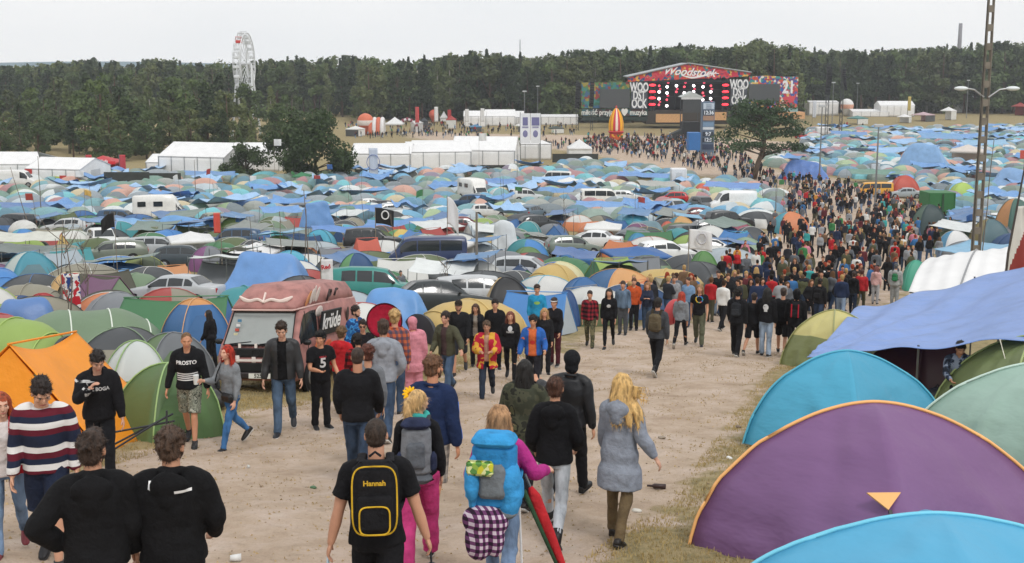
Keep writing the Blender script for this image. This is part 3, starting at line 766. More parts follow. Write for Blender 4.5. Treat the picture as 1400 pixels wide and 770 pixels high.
def dome_tent(name, cols, L=2.4, Wd=2.1, H=1.25, seed=1, parent_tag=None, hero=False, door=0, trim=None, doorcol=None, flap=True, open_=False, nth=32, nz=10, amp=.012, upper=.0, uppercol=None, trans=.25, guy=False, poles=(1, 1)):
 """cols: one or two panel colours"""
 nth = 64 if hero else nth; nz = 26 if hero else nz
 vs, fs, top = dome_shell(L, Wd, H, nth, nz, seed, bulge=.21 if hero else .13)
 V0 = np.array(vs, float)
 tri = [((nz - 1) * nth + i, (nz - 1) * nth + (i + 1) % nth, top) for i in range(nth)]
 me = bpy.data.meshes.new(name); me.from_pydata([tuple(v) for v in V0], [], fs + tri)
 me.polygons.foreach_set('use_smooth', [True] * len(me.polygons)); me.update()
 n = getn(me); v = getv(me)
 th = np.arctan2(v[:, 1] / Wd, v[:, 0] / L); e = np.abs(np.cos(2 * th)); hh = np.clip(v[:, 2] / H, 0, 1)
 d = sines(v, 3.0 if hero else 3.2, seed, 3) * .6 + (0 if not hero else .35 * (1 - 2 * np.abs(sines(v, 7, seed + 9, 2, (.5, 1.4, 1))))) + (1 - 2 * np.abs(sines(v, 3.4, seed + 2, 2, (1, 1, 2.2)))) * .5
 rad = np.sin(th * 14 + seed) * np.exp(-hh * 2.6) * .5
 v = v + n * ((d + rad) * amp * (.25 + .75 * e) * (1 - hh ** 6))[:, None]
 if poles != (1, 1):
  pd = np.array([L, -Wd]) if poles == (0, 1) else np.array([L, Wd]); pd = pd / np.linalg.norm(pd); q_ = np.abs(v[:, 0] * -pd[1] + v[:, 1] * pd[0]) / (math.hypot(L, Wd) / 2)
  v[:, 2] *= 1 - .26 * np.clip(q_ * 1.5, 0, 1) ** 2
 v[:, 2] = np.maximum(v[:, 2], 0)
 me.vertices.foreach_set('co', v.astype(np.float32).ravel()); me.update()
 mats = [nylon2(c) if hero else nylon(c, trans) for c in cols]
 if uppercol: mats.append(nylon(uppercol, trans))
 o = put(me, name, mats)
 mi = []
 for p in me.polygons:
  c = p.center; a = math.atan2(c.y / Wd, c.x / L)
  sec = int(((a + math.pi / 4) % (2 * math.pi)) / (math.pi / 2))
  k = (sec % 2) % len(cols)
  if uppercol and c.z > H * upper: k = len(mats) - 1
  mi.append(k)
 me.polygons.foreach_set('material_index', mi)
 sl = MB()
 for a in [q_ for q_, on in zip((math.pi / 4, 3 * math.pi / 4), poles) if on]:
  pts = []
  for q in range(-nz, nz + 1):
   t = 1 - abs(q) / nz; th_ = a if q < 0 else a + math.pi
   i = int(round((th_ % (2 * math.pi)) / (2 * math.pi) * nth)) % nth; j = min(int(t * nz), nz - 1)
   pt = Vector(v[j * nth + i]) if t < 1 else Vector(v[top]); pts.append(pt * 1.008)
  sl.tube(pts, .014 if not hero else .018, 6)
 sl.build('pole_sleeve', nylon(trim or cols[-1], 0), o, True)
 if doorcol or open_:
  me2 = bpy.data.meshes.new('door'); dv = []; df = []
  js = range(0, int(nz * .62)); ks = range(-nth // 10, nth // 10 + 1)
  base = int(round(door / (2 * math.pi) * nth))
  for j in js:
   for k in ks:
    sh = 1 - (j / (nz * .62)) ** 2.2 * .8
    kk = k * sh; i0 = math.floor(kk); fr = kk - i0
    a_ = Vector(v[j * nth + (base + i0) % nth]); b_ = Vector(v[j * nth + (base + i0 + 1) % nth]); p = a_.lerp(b_, fr)
    c0 = Vector((p.x, p.y, 0)).normalized() * .014; dv.append(p + c0 + V(0, 0, .006))
  w1 = len(ks)
  for j in range(len(js) - 1):
   for k in range(w1 - 1): df.append((j * w1 + k, j * w1 + k + 1, (j + 1) * w1 + k + 1, (j + 1) * w1 + k))
  me2.from_pydata([tuple(q) for q in dv], [], df); put(me2, 'door', M('#15161a', .9) if open_ else nylon(doorcol, .1), o)  # when open_, a near-black sheet paints the shade inside instead of a door
 return o
def tunnel_tent(name, cols, L=4.0, Wd=2.2, H=1.4, hoops=3, seed=1, nx=40, nt=20, ends=.35, doorcol=None, open_=False, amp=.02, trim=None):
 """hoop tunnel lying along local X, closed with sloping ends"""
 def fn(a, b):
  x = (a - .5) * L; th = math.pi * b
  e = min(a, 1 - a) / ends if ends else 1; k = math.sin(min(1, e) * math.pi / 2) ** .62
  seg = (a * (hoops - 1)) % 1; sag = 1 - .045 * math.sin(math.pi * seg)
  hk = max(k, .02) * sag
  y = -math.cos(th) * Wd / 2 * (.35 + .65 * min(1, max(k, .02))); z = math.sin(th) ** .8 * H * hk
  return (x, y, max(z, 0))
 me = cloth_mesh(fn, nx, nt, amp, seed, 2.6, .01)
 mats = [nylon(c) for c in cols]; o = put(me, name, mats)
 if len(cols) > 1:
  mi = [min(len(cols) - 1, int((p.center.x / L + .5) * len(cols) * .999)) if len(cols) > 2 else (1 if abs(p.center.x) > L * .27 else 0) for p in me.polygons]; me.polygons.foreach_set('material_index', mi)
 mb = MB()
 for h in range(hoops):
  a = .02 + .96 * h / (hoops - 1) if ends < .3 else .5 + (h / (hoops - 1) - .5) * (1 - ends * .9)
  mb.tube([Vector(fn(a, b / 20)) * 1.0 + V(0, 0, .016) for b in range(1, 20)], .02, 6)
 mb.build('hoop', nylon(trim or cols[0], 0), o, True)
 if open_ or doorcol:
  mb = MB(); n = 16; x = L / 2 + .01
  pts = [(x, -math.cos(math.pi * b / n) * Wd * .33, math.sin(math.pi * b / n) ** .8 * H * .7 + .01) for b in range(n + 1)]
  pts2 = [(x - .12, p[1] * .98, p[2] * .98) for p in pts]
  mb.rings([pts, pts2]); mb.build('door', M('#121316', .9) if open_ else nylon(doorcol), o)  # open_ mouth: near-black plate stands in for the dark interior, no door
 return o
def gazebo(name, col, w=3.0, H=2.3, roof=.7, legs=True, seed=1, sides=None, parent_t=None, overhang=.1, val=.22, legcol='#b8babb'):
 def fn(a, b):
  x, y = (a - .5) * 2, (b - .5) * 2; m_ = max(abs(x), abs(y))
  if m_ > .93: return (math.copysign(min(abs(x), .93), x) / .93 * w / 2, math.copysign(min(abs(y), .93), y) / .93 * w / 2, H - val * (m_ - .93) / .07)
  m2 = m_ / .93
  return (x / .93 * w / 2, y / .93 * w / 2, H + roof * (1 - m2) ** 1.12 - .03 * math.sin(math.pi * m2))
 me = cloth_mesh(fn, 28, 28, .018, seed, 2.2, .008)
 o = empty(name, (0, 0, 0)); c = put(me, 'canopy', nylon(col, .3), o)
 if legs:
  for sx in (-1, 1):
   for sy in (-1, 1):
    mb = MB(); mb.tube([(sx * (w / 2 - .06), sy * (w / 2 - .06), 0), (sx * (w / 2 - .06), sy * (w / 2 - .06), H)], .022, 8); mb.build('leg', metal(legcol), o)
 if sides:
  for sc, ax in sides:
   mb = MB(); a = {'n': (0, 1), 's': (0, -1), 'e': (1, 0), 'w': (-1, 0)}[ax]
   def fs_(u, v_, a=a):
    t = (u - .5) * (w - .16)
    return (a[0] * (w / 2 - .03) + (t if a[0] == 0 else 0), a[1] * (w / 2 - .03) + (t if a[1] == 0 else 0), .02 + v_ * (H - .12))
   put(cloth_mesh(fs_, 16, 10, .03, seed + 3, 3, .006), 'side_wall', nylon(sc, .2), o)
 return o
def tarp(name, col, w=5.0, d=3.5, H=1.8, H2=1.2, sag=.35, seed=1, poles=True, over=False, drape=.0, amp=.06, nx=44, ny=34, mats=None):
 """a sheet strung over poles at the corners, sagging between; H at the back, H2 at the front; over=True: thrown over something, down to the ground"""
 rs = random.Random(seed); jit = [rs.uniform(-.25, .25) for _ in range(12)]
 def fn(a, b):
  x, y = (a - .5), (b - .5)
  if over:
   ax, ay = abs(x) * 2, abs(y) * 2; k = 8
   f1, f2, f3 = 1.0 - .10 * ax, 2.3 * (1 - ax), 1.12 * (1 - ay) ** .9
   z = -math.log(math.exp(-k * f1) + math.exp(-k * f2) + math.exp(-k * f3)) / k
   z = H * max(0, z * 1.12 + .07 * math.sin(a * 9 + jit[0] * 30) * math.sin(b * 7 + jit[1] * 30) * min(1, 4 * (1 - max(ax, ay))))
   o_ = 1 + .10 * math.sin(a * 8 + jit[2] * 20) * ay + .08 * math.sin(b * 9 + jit[3] * 20) * ax
   return (x * w * o_, y * d * o_, max(z, 0.0) + .01)
  z = (H * b + H2 * (1 - b)) + jit[0] * (1 - a) * .7 + jit[1] * a * .7 - sag * (math.sin(math.pi * a) * .8 + .2) * (.5 + .5 * math.sin(math.pi * b)) + .35 * sag * math.exp(-((a - .5 - jit[2]) / .12) ** 2) * 1.3
  e = min(a, 1 - a, b, 1 - b)
  return (x * w * (1 - .05 * math.sin(math.pi * b)), y * d * (1 - .07 * math.sin(math.pi * a)), max(.02, z - drape * max(0, .08 - e) / .08 * H * .8))
 me = cloth_mesh(fn, nx, ny, amp * (2.2 if over else 1.3), seed, 2.3 if over else 1.8, .008)
 o = empty(name, (0, 0, 0)); put(me, 'sheet', mats or M(pale(col), .42, .1, 1.3, .5, 3, .05, spec=.45, kind='tarpaulin', trans=.2), o)
 if poles and not over:
  for a, b in ((0.01, 0.01), (.99, .01), (.01, .99), (.99, .99), (.5, .99), (.5, .01)):
   p = fn(a, b); mb = MB(); mb.tube([(p[0], p[1], 0), (p[0] + .02, p[1], p[2] + .06)], .02, 6); mb.build('pole', metal('#85888a'), o)
 return o
def marquee(name, w, L, H=3.0, R_=1.8, bays=4, col='#f4f5f6', trim=True, hip=False, windows=False):
 """white frame tent, ridge along local X; canvas walls with bay seams, doors"""
 o = empty(name, (0, 0, 0)); y = w / 2; x = L / 2; hx = x * (.55 if hip else 1)
 def side(sg):
  def f(a, b): return ((a - .5) * L, sg * (y + .04 * math.sin(a * bays * math.pi) ** 2 * math.sin(b * math.pi)), .02 + b * (H - .04))
  return f
 for sg in (-1, 1): put(cloth_mesh(side(sg), bays * 8, 6, .02, 3, 1.2, .02), 'wall', nylon(col, .1), o)
 for sg in (-1, 1):
  mb = MB()
  if hip: pts = [(sg * x, -y, 0), (sg * x, y, 0), (sg * x, y, H), (sg * x, -y, H)]
  else: pts = [(sg * x, -y, 0), (sg * x, y, 0), (sg * x, y, H), (sg * x, 0, H + R_), (sg * x, -y, H)]
  mb.rings([pts, [(p[0] - sg * .03, p[1], p[2]) for p in pts]]); mb.build('gable_wall', nylon(col, .12), o)
  mb = MB(); mb.box((sg * (x + .02), 0, 1.1), (.05, w * .3, 2.2)); mb.build('door', nylon('#b9bcc0', .1), o)
 def rf(a, b):
  s_ = (b - .5) * 2; t = (a - .5) * 2; m_ = abs(s_)
  xx = t * (x + .12) * (1 if not hip else (m_ * 1 + (1 - m_) * .55))
  return (xx, s_ * (y + .12), H + .03 + R_ * (1 - m_) - .09 * math.sin(math.pi * m_) * abs(math.sin(a * bays * math.pi)))
 put(cloth_mesh(rf, bays * 8, 20, .015, 5, 1.2, .02), 'roof', nylon(col, .18), o)
 for sg in (-1, 1):
  for i in range(bays + 1):
   mb = MB(); mb.box(((i / bays - .5) * L * .995, sg * (y + .05), H / 2), (.10, .06, H)); mb.build('frame_post', metal('#a9acae'), o)
 return o
def flag(name, col, ph=4.5, w=.9, h=1.3, seed=1, polecol='#7c7468', mats=None, droop=0, tilt=0, r=.02, dirx=1):
 o = empty(name, (0, 0, 0))
 mb = MB(); mb.tube([(0, 0, 0), (math.sin(RA(tilt)) * ph, 0, math.cos(RA(tilt)) * ph)], [r, r * .6], 6); mb.build('pole', wood(polecol), o)
 def fn(a, b):
  z = ph - .05 - (1 - b) * h - a * a * droop * w * .6; 
  return (math.sin(RA(tilt)) * z + dirx * (.02 + a * w * (1 - .35 * droop)), .08 * math.sin(a * 7 + b * 2 + seed) * a * w, math.cos(RA(tilt)) * z)
 put(cloth_mesh(fn, 14, 12, .02, seed, 4, .006), 'cloth', mats or nylon(col, .35), o)
 return o
CARS = {
 'hatch': dict(L=3.9, st=[(-1.93, .42, .78, .78, .70, .60), (-1.90, .28, .92, .95, .78, .66), (-1.62, .22, .95, 1.32, .82, .60), (-1.2, .20, .95, 1.43, .83, .60), (-.2, .20, .92, 1.46, .84, .60), (.28, .20, .90, 1.40, .84, .59), (.98, .20, .90, .92, .83, .74), (1.60, .22, .78, .79, .80, .70), (1.90, .30, .66, .66, .72, .62), (1.95, .40, .58, .58, .66, .58)], wh=(-1.2, 1.22), r=.30, glass=(2, 6)),
 'sedan': dict(L=4.5, st=[(-2.24, .42, .80, .80, .70, .60), (-2.18, .28, .93, .94, .79, .70), (-1.45, .22, .97, .99, .84, .74), (-.95, .20, .96, 1.36, .85, .60), (-.3, .20, .94, 1.42, .86, .60), (.35, .20, .92, 1.37, .86, .59), (1.05, .20, .91, .93, .85, .74), (1.85, .22, .80, .81, .81, .70), (2.2, .30, .66, .66, .72, .62), (2.26, .40, .58, .58, .66, .58)], wh=(-1.35, 1.4), r=.31, glass=(2, 6)),
 'wagon': dict(L=4.6, st=[(-2.3, .42, .80, .80, .74, .62), (-2.26, .28, .96, .99, .80, .68), (-2.0, .22, .97, 1.38, .84, .61), (-1.2, .20, .96, 1.47, .85, .62), (-.3, .20, .94, 1.48, .86, .62), (.35, .20, .92, 1.41, .86, .60), (1.05, .20, .91, .93, .85, .74), (1.85, .22, .82, .83, .81, .70), (2.25, .30, .68, .68, .72, .62), (2.3, .40, .60, .60, .66, .58)], wh=(-1.35, 1.42), r=.32, glass=(2, 6)),
 'suv': dict(L=4.5, st=[(-2.2, .5, .95, .95, .78, .68), (-2.16, .38, 1.08, 1.10, .84, .72), (-1.98, .34, 1.10, 1.62, .88, .70), (-1.2, .32, 1.10, 1.72, .88, .70), (-.2, .32, 1.08, 1.72, .88, .70), (.35, .32, 1.06, 1.64, .88, .67), (.95, .32, 1.05, 1.08, .87, .78), (1.85, .34, .98, .99, .84, .74), (2.15, .4, .84, .84, .78, .68), (2.2, .5, .72, .72, .72, .62)], wh=(-1.35, 1.38), r=.36, glass=(2, 6)),
 'van': dict(L=4.8, st=[(-2.4, .5, 1.05, 1.6, .84, .74), (-2.37, .34, 1.10, 1.88, .90, .80), (-2.25, .30, 1.12, 1.94, .92, .82), (-1.0, .28, 1.12, 1.98, .93, .83), (.9, .28, 1.10, 1.97, .93, .82), (1.35, .28, 1.08, 1.88, .92, .78), (2.0, .28, 1.05, 1.12, .90, .80), (2.28, .3, .92, .93, .86, .76), (2.42, .4, .70, .70, .80, .70)], wh=(-1.45, 1.5), r=.33, glass=(1, 6)),
 'panelvan': dict(L=5.4, st=[(-2.7, .5, 1.2, 2.1, .88, .80), (-2.68, .34, 1.22, 2.34, .94, .84), (-2.55, .30, 1.24, 2.40, .96, .86), (-1.0, .28, 1.24, 2.45, .97, .87), (.7, .28, 1.22, 2.42, .97, .86), (1.25, .28, 1.18, 2.2, .96, .80), (1.95, .28, 1.14, 1.22, .94, .82), (2.5, .3, .98, 1.0, .90, .78), (2.7, .4, .72, .72, .82, .72)], wh=(-1.6, 1.75), r=.35, glass=(4, 6)),
 'bus': dict(L=4.5, st=[(-2.2, .5, 1.0, 1.5, .80, .72), (-2.17, .34, 1.08, 1.78, .86, .76), (-2.05, .30, 1.10, 1.88, .88, .77), (-1.0, .28, 1.10, 1.93, .89, .78), (1.2, .28, 1.08, 1.92, .89, .78), (1.62, .28, 1.06, 1.84, .88, .75), (2.02, .28, 1.04, 1.10, .87, .80), (2.14, .32, .90, .91, .85, .78), (2.2, .42, .66, .66, .80, .72)], wh=(-1.35, 1.4), r=.32, glass=(1, 6)),
 'camper': dict(L=5.6, st=[(-2.8, .5, 1.2, 2.5, 1.0, .98), (-2.77, .38, 1.3, 2.68, 1.04, 1.0), (-1.0, .34, 1.3, 2.74, 1.06, 1.02), (.9, .32, 1.3, 2.72, 1.06, 1.02), (1.25, .30, 1.2, 2.45, 1.04, .95), (1.6, .28, 1.12, 1.75, .95, .78), (2.15, .28, 1.05, 1.12, .90, .80), (2.65, .3, .92, .93, .86, .76), (2.8, .4, .70, .70, .80, .70)], wh=(-1.75, 1.85), r=.34, glass=(4, 6)),
}
def car(name, kind, color, two=None, lod=1, plate=None):
 S = CARS[kind]; st = S['st']; N = len(st); o = empty(name, (0, 0, 0))
 def sec(s):
  x, zb, zl, zt, hb, ht = s; m = (zb + zl) / 2
  h = [(hb * .90, zb), (hb * .985, zb + (zl - zb) * .22), (hb * 1.0, m), (hb * .995, zl - (zl - zb) * .12), (hb * .965, zl), (hb * .965 + (ht - hb * .965) * .5 + .015, zl + (zt - zl) * .5), (ht + .01, zt - min(.05, (zt - zl) * .2)), (ht * .93, zt), (ht * .5, zt + .022), (0, zt + .03)]
  return [(x, y, z) for y, z in h] + [(x, -y, z) for y, z in reversed(h[:-1])]
 fine = []
 for i in range(N - 1):
  a, b = st[i], st[i + 1]; k = 1 if abs(b[0] - a[0]) < .12 else (2 if lod > 0 else 4)
  for j in range(k): t = j / k; fine.append(tuple(a[q] * (1 - t) + b[q] * t for q in range(6)))
 fine.append(st[-1])
 mb = MB(); mb.rings([sec(s) for s in fine]); body = mb.build('body', paint(color), o, True); fixn(body)
 me = body.data
 if two:
  me.materials.append(paint(two)); me.polygons.foreach_set('material_index', [1 if p.center.z > st[N // 2][2] else 0 for p in me.polygons])
 g0, g1 = S['glass']; G_ = glass_dark(); off = .006
 def belt(s, t, sg, o_=off):
  x, zb, zl, zt, hb, ht = s; a = V(x, hb * .965, zl); c = V(x, ht + .012, zt - .04); m = V(x, hb * .965 + (ht - hb * .965) * .5 + .015, zl + (zt - zl) * .5)
  p = a.lerp(m, t * 2) if t < .5 else m.lerp(c, t * 2 - 1); p.y = (p.y + o_) * 1; p.y *= sg; return p
 def lerp(i, f): 
  a, b = st[i], st[i + 1]; return tuple(a[q] * (1 - f) + b[q] * f for q in range(6))
 def atx(x):
  for i in range(N - 1):
   if st[i][0] <= x <= st[i + 1][0]: return lerp(i, (x - st[i][0]) / (st[i + 1][0] - st[i][0]))
  return st[-1]
 if kind in ('hatch', 'sedan', 'wagon', 'suv'):
  xr = st[3][0] - (.35 if kind in ('hatch', 'wagon', 'suv') else .25); xf = st[5][0] + .42
  cuts = [xr, (xr * .45 + xf * .05) if kind != 'hatch' else xr * .5, .0 + st[5][0] * .0 + (xf * .28), xf]
  cuts = [xr, xr + (xf - xr) * (.28 if kind in ('wagon', 'suv') else .22), xr + (xf - xr) * .58, xf]
 elif kind in ('van', 'bus'): xr = st[2][0] + .12; xf = st[5][0] + .32; cuts = [xr, xr + (xf - xr) * .36, xr + (xf - xr) * .72, xf]
 else: cuts = [st[4][0] + .12 if kind == 'camper' else .55, st[5][0] + .40]
 for sg in (-1, 1):
  for i in range(len(cuts) - 1):
   a, b = cuts[i] + .035, cuts[i + 1] - .035; mb = MB()
   n = 6; t0, t1 = .10, .86
   vs, fs = grid_mesh(n, 4, lambda u, v_: belt(atx(a + (b - a) * u), t0 + (t1 - t0) * v_, sg))
   mb.add(vs, fs); mb.build('window', G_, o, True)
 def cross(i0, f0, i1, f1, name_, hw=.9):
  a = lerp(i0, f0) if i0 < N - 1 else st[-1]; b = lerp(i1, f1)
  mb = MB()
  def q(u, v_):
   s = tuple(a[k] * (1 - v_) + b[k] * v_ for k in range(6)); d = V(b[0] - a[0], 0, b[3] - a[3]).normalized(); nn = V(-d.z, 0, d.x)
   if nn.z < 0: nn = -nn
   y = (u - .5) * 2 * (s[5] * hw + (s[4] - s[5]) * 0)
   return V(s[0], y, s[3] + .022 + .008 * (1 - abs(u - .5) * 2)) + nn * .012
  vs, fs = grid_mesh(6, 4, q); mb.add(vs, fs); mb.build(name_, G_, o, True)
 cross(6, 0.0, 5, .12, 'windscreen') if False else cross(5, .90, 5, .10, 'windscreen')
 if kind in ('hatch', 'wagon', 'suv'): cross(1, .12, 1, .85, 'rear_window')
 elif kind == 'sedan': cross(2, .12, 2, .88, 'rear_window')
 elif kind in ('van', 'bus'):
  mb = MB(); mb.box((st[0][0] - .012, 0, 1.42), (.02, 1.3, .42)); mb.build('rear_window', G_, o)
 elif kind == 'camper':
  for sg in (-1, 1):
   for (x_, w_) in ((-1.9, .8), (-.3, .9)):
    mb = MB(); mb.box((x_, sg * 1.06, 1.9), (w_, .04, .5), bev=.03); mb.build('window', G_, o)
  mb = MB(); mb.box((-2.81, 0, 1.9), (.03, 1.0, .5), bev=.01); mb.build('rear_window', G_, o)
 r = S['r']
 for wx in S['wh']:
  hw = atx(wx)[4]
  for sg in (-1, 1):
   mb = MB(); n = 24; y0 = hw - .16
   mb.rings([[(wx + math.cos(t) * q, sg * y, r + math.sin(t) * q) for t in [2 * math.pi * i / n for i in range(n)]] for q, y in ((r * .8, y0), (r * .97, y0 + .01), (r, y0 + .05), (r, y0 + .14), (r * .95, y0 + .18), (r * .68, y0 + .185))]); w_ = mb.build('wheel', rubber(), o, True)
   mb = MB(); mb.rings([[(wx + math.cos(t) * q, sg * y, r + math.sin(t) * q) for t in [2 * math.pi * i / n for i in range(n)]] for q, y in ((r * .66, y0 + .15), (r * .66, y0 + .19), (r * .55, y0 + .185), (r * .2, y0 + .195))]); rm = mb.build('rim', metal('#9a9c9e'), w_, True)
   mb = MB(); n = 18     # dark wheel arch
   mb.rings([[(wx + math.cos(t) * (r + .06), sg * yy, r + math.sin(t) * (r + .06)) for t in [2 * math.pi * i / n for i in range(n)]] for yy in (hw - .10, hw * 1.0 + .006)]); mb.build('wheel_arch', M('#101012', .9), o)
 f = st[-1]; b = st[0]; f2 = st[-2]
 zl = (f[1] + f[2]) / 2 + .05
 for sg in (-1, 1):
  mb = MB(); mb.box((f2[0] + .005, sg * f2[4] * .80, f2[2] - .09), (.10, .26, .13), bev=.03); mb.build('headlight', plastic('#cfd4d8'), o, True)
  mb = MB(); mb.box((st[1][0] - .01, sg * st[1][4] * .84, st[1][2] - .12), (.08, .18, .20), bev=.02); mb.build('tail_light', plastic('#a01c1c'), o, True)
  mb = MB(); xm = cuts[-1] - .12; q = atx(xm); mb.box((xm, sg * (q[4] + .08), q[2] + .07), (.10, .17, .12), bev=.03); mb.build('mirror', plastic('#1b1c1e'), o, True)
 mb = MB(); mb.box((f[0] - .03, 0, f[1] + .05), (.12, f[4] * 1.96, .17), bev=.04); mb.build('front_bumper', plastic('#25272a') if kind not in ('hatch', 'sedan') else paint(color), o, True)
 mb = MB(); mb.box((b[0] + .03, 0, b[1] + .05), (.12, b[4] * 1.98, .17), bev=.04); mb.build('rear_bumper', plastic('#25272a') if kind not in ('hatch', 'sedan') else paint(color), o, True)
 mb = MB(); mb.box((f[0] + .0, 0, (f[1] + f[2]) / 2 + .07), (.03, f[4] * 1.0, .10), bev=.01); mb.build('grille', plastic('#17181a'), o)
 for x_, zz in ((f[0] + .035, f[1] + .06), (b[0] - .035, b[2] - .18)):
  mb = MB(); mb.box((x_, 0, zz), (.012, .50, .11)); mb.build('number_plate', plastic('#d8d8d2'), o)
 return o
def leafmat(color, name='leaves'):
 key = ('leaf', color)
 if key in MATS: return MATS[key]
 m, nt, b = newmat(name); c = lin(color); b.inputs['Roughness'].default_value = .65; b.inputs['Specular IOR Level'].default_value = .25
 oi = nt.nodes.new('ShaderNodeObjectInfo'); at_ = nt.nodes.new('ShaderNodeAttribute'); at_.attribute_name = 'tint'
 n = noise_node(nt, .35, 4, objco(nt))
 f = mathn(nt, 'ADD', mathn(nt, 'MULTIPLY', n.outputs[0], .62), mathn(nt, 'ADD', mathn(nt, 'MULTIPLY', at_.outputs['Fac'], .2), mathn(nt, 'MULTIPLY', oi.outputs['Random'], .3)))
 r = ramp(nt, f, [(.24, mulc(c, .6)), (.5, c), (.85, (c[0] * 1.5, c[1] * 1.4, c[2] * 1.15))])
 nt.links.new(r.outputs[0], b.inputs['Base Color'])
 tl = nt.nodes.new('ShaderNodeBsdfTranslucent'); nt.links.new(r.outputs[0], tl.inputs[0]); mx = nt.nodes.new('ShaderNodeMixShader'); mx.inputs[0].default_value = .25
 nt.links.new(b.outputs[0], mx.inputs[1]); nt.links.new(tl.outputs[0], mx.inputs[2]); nt.links.new(mx.outputs[0], nt.nodes['Material Output'].inputs[0])
 MATS[key] = m; return m
def leaf_cloud(centers, radii, n, size, rs, flat=1.0):
 """n leaf-sprays in clumps; returns verts, quads, tint"""
 k = rs.randint(0, len(centers), n); d = rs.normal(size=(n, 3)); d /= np.linalg.norm(d, axis=1)[:, None]
 rad = rs.rand(n) ** .45; p = centers[k] + d * (rad[:, None] * radii[k]) 
 nrm = d * .6 + rs.normal(size=(n, 3)) * .6; nrm[:, 2] += .35; nrm /= np.linalg.norm(nrm, axis=1)[:, None]
 a = np.cross(nrm, rs.normal(size=(n, 3))); a /= np.linalg.norm(a, axis=1)[:, None]; b = np.cross(nrm, a)
 s = size * (.6 + .8 * rs.rand(n))[:, None]
 q = np.stack([p - a * s * .5, p - b * s * .32 + a * s * .08, p + a * s * .55, p + b * s * .32], 1).reshape(-1, 3)
 q[:, 2] = np.maximum(q[:, 2], .02)
 return q, np.arange(n * 4).reshape(n, 4), np.repeat(rs.rand(n), 4)
def tree_data(kind, H, W_, n, size, seed):
 rs = np.random.RandomState(seed); tr = MB(); C = []; Rr = []
 lean = rs.uniform(-.03, .03, 2) * H
 if kind == 'pine':      # bare trunk, tiered rounded top
  z0 = H * .34
  for i in range(int(13)):
   t = i / 12; z = z0 + (H - z0) * (t * .93); w = W_ * .5 * (1 - t ** 1.8 * .6) * (.6 + .6 * rs.rand())
   for j in range(3):
    a = rs.rand() * 6.28; C.append((math.cos(a) * w * .6 + lean[0] * t, math.sin(a) * w * .6 + lean[1] * t, z)); Rr.append((w * .6, w * .6, H * .045))
    tr.tube([(lean[0] * t, lean[1] * t, z - .3), (math.cos(a) * w * .6 + lean[0] * t, math.sin(a) * w * .6 + lean[1] * t, z)], [.08, .03], 4)
 elif kind == 'dec':     # broad leafy crown almost to the ground
  for i in range(26):
   a = rs.rand() * 6.28; t = rs.rand(); z = H * (.09 + .83 * t); w = W_ * .5 * math.sin(math.pi * (.2 + .72 * t) ** .9) ** .7 * rs.rand() ** .5
   C.append((math.cos(a) * w, math.sin(a) * w, z)); r = W_ * (.12 + .09 * rs.rand()); Rr.append((r, r, r * .85))
   if i % 2: tr.tube([(0, 0, z * .5), (math.cos(a) * w * .5, math.sin(a) * w * .5, z * .8), C[-1]], [.12, .07, .03], 5)
 elif kind == 'birch':
  for i in range(22):
   t = i / 21; z = H * (.2 + .77 * t); w = W_ * .32 * (1 - abs(t - .35) * 1.1) * rs.rand(); a = rs.rand() * 6.28
   C.append((math.cos(a) * w, math.sin(a) * w, z)); r = W_ * .16 * (1.15 - t * .7); Rr.append((r, r, r * 1.3))
   if i % 3 == 0: tr.tube([(0, 0, z * .8), C[-1]], [.05, .02], 4)
 elif kind == 'spruce':
  for i in range(18):
   t = i / 17; z = H * (.1 + .88 * t); w = W_ * .5 * (1 - t) ** .85
   for j in range(2): a = rs.rand() * 6.28; C.append((math.cos(a) * w * .5, math.sin(a) * w * .5, z)); Rr.append((w * .55 + .15, w * .55 + .15, H * .05))
 r0 = H * .012 + .08
 tr.tube([(0, 0, -.2), (lean[0] * .2, lean[1] * .2, H * .3), (lean[0] * .6, lean[1] * .6, H * .65), (lean[0], lean[1], H * .94)], [r0 * 1.25, r0, r0 * .65, r0 * .2], 7)
 q, f, t = leaf_cloud(np.array(C), np.array(Rr), n, size, rs)
 return q, f, t, tr
def crown_obj(q, f, t, name, mat, parent=None):
 me = np_mesh(name, q, f, False); a = me.attributes.new('tint', 'FLOAT', 'POINT'); a.data.foreach_set('value', t.astype(np.float32)); return put(me, name, mat, parent)
LEAF = {'pine': '#3c4a33', 'dec': '#52633d', 'birch': '#68744e', 'spruce': '#3a4834', 'dec2': '#586240', 'oak': '#3f4d2e'}
def make_tree(name, kind, H, W_, n, size, seed, leaf=None, bark='#5d5044'):
 o = empty(name, (0, 0, 0)); q, f, t, tr = tree_data(kind, H, W_, n, size, seed)
 tr.build('trunk', wood(bark), o, True); crown_obj(q, f, t, 'crown', leafmat(leaf or LEAF[kind]), o); return o
PROT = {}
def tree_proto(kind, v):
 k = (kind, v)
 if k not in PROT:
  H, W_, n, s = {'pine': (20, 7.5, 1500, .95), 'dec': (15, 10.5, 2200, .85), 'birch': (17, 6.5, 1500, .7), 'spruce': (19, 6, 1400, .85)}[kind]
  leaf = LEAF['dec2'] if (kind == 'dec' and v % 2) else LEAF[kind]
  PROT[k] = make_tree(kind_name[kind], kind, H, W_, n, s, 11 * v + 3, leaf, '#8e8a80' if kind == 'birch' else '#5d4a3c'); PROT[k]['_u'] = 0
 return PROT[k]
kind_name = {'pine': 'pine_tree', 'dec': 'broadleaf_tree', 'birch': 'birch_tree', 'spruce': 'spruce_tree'}
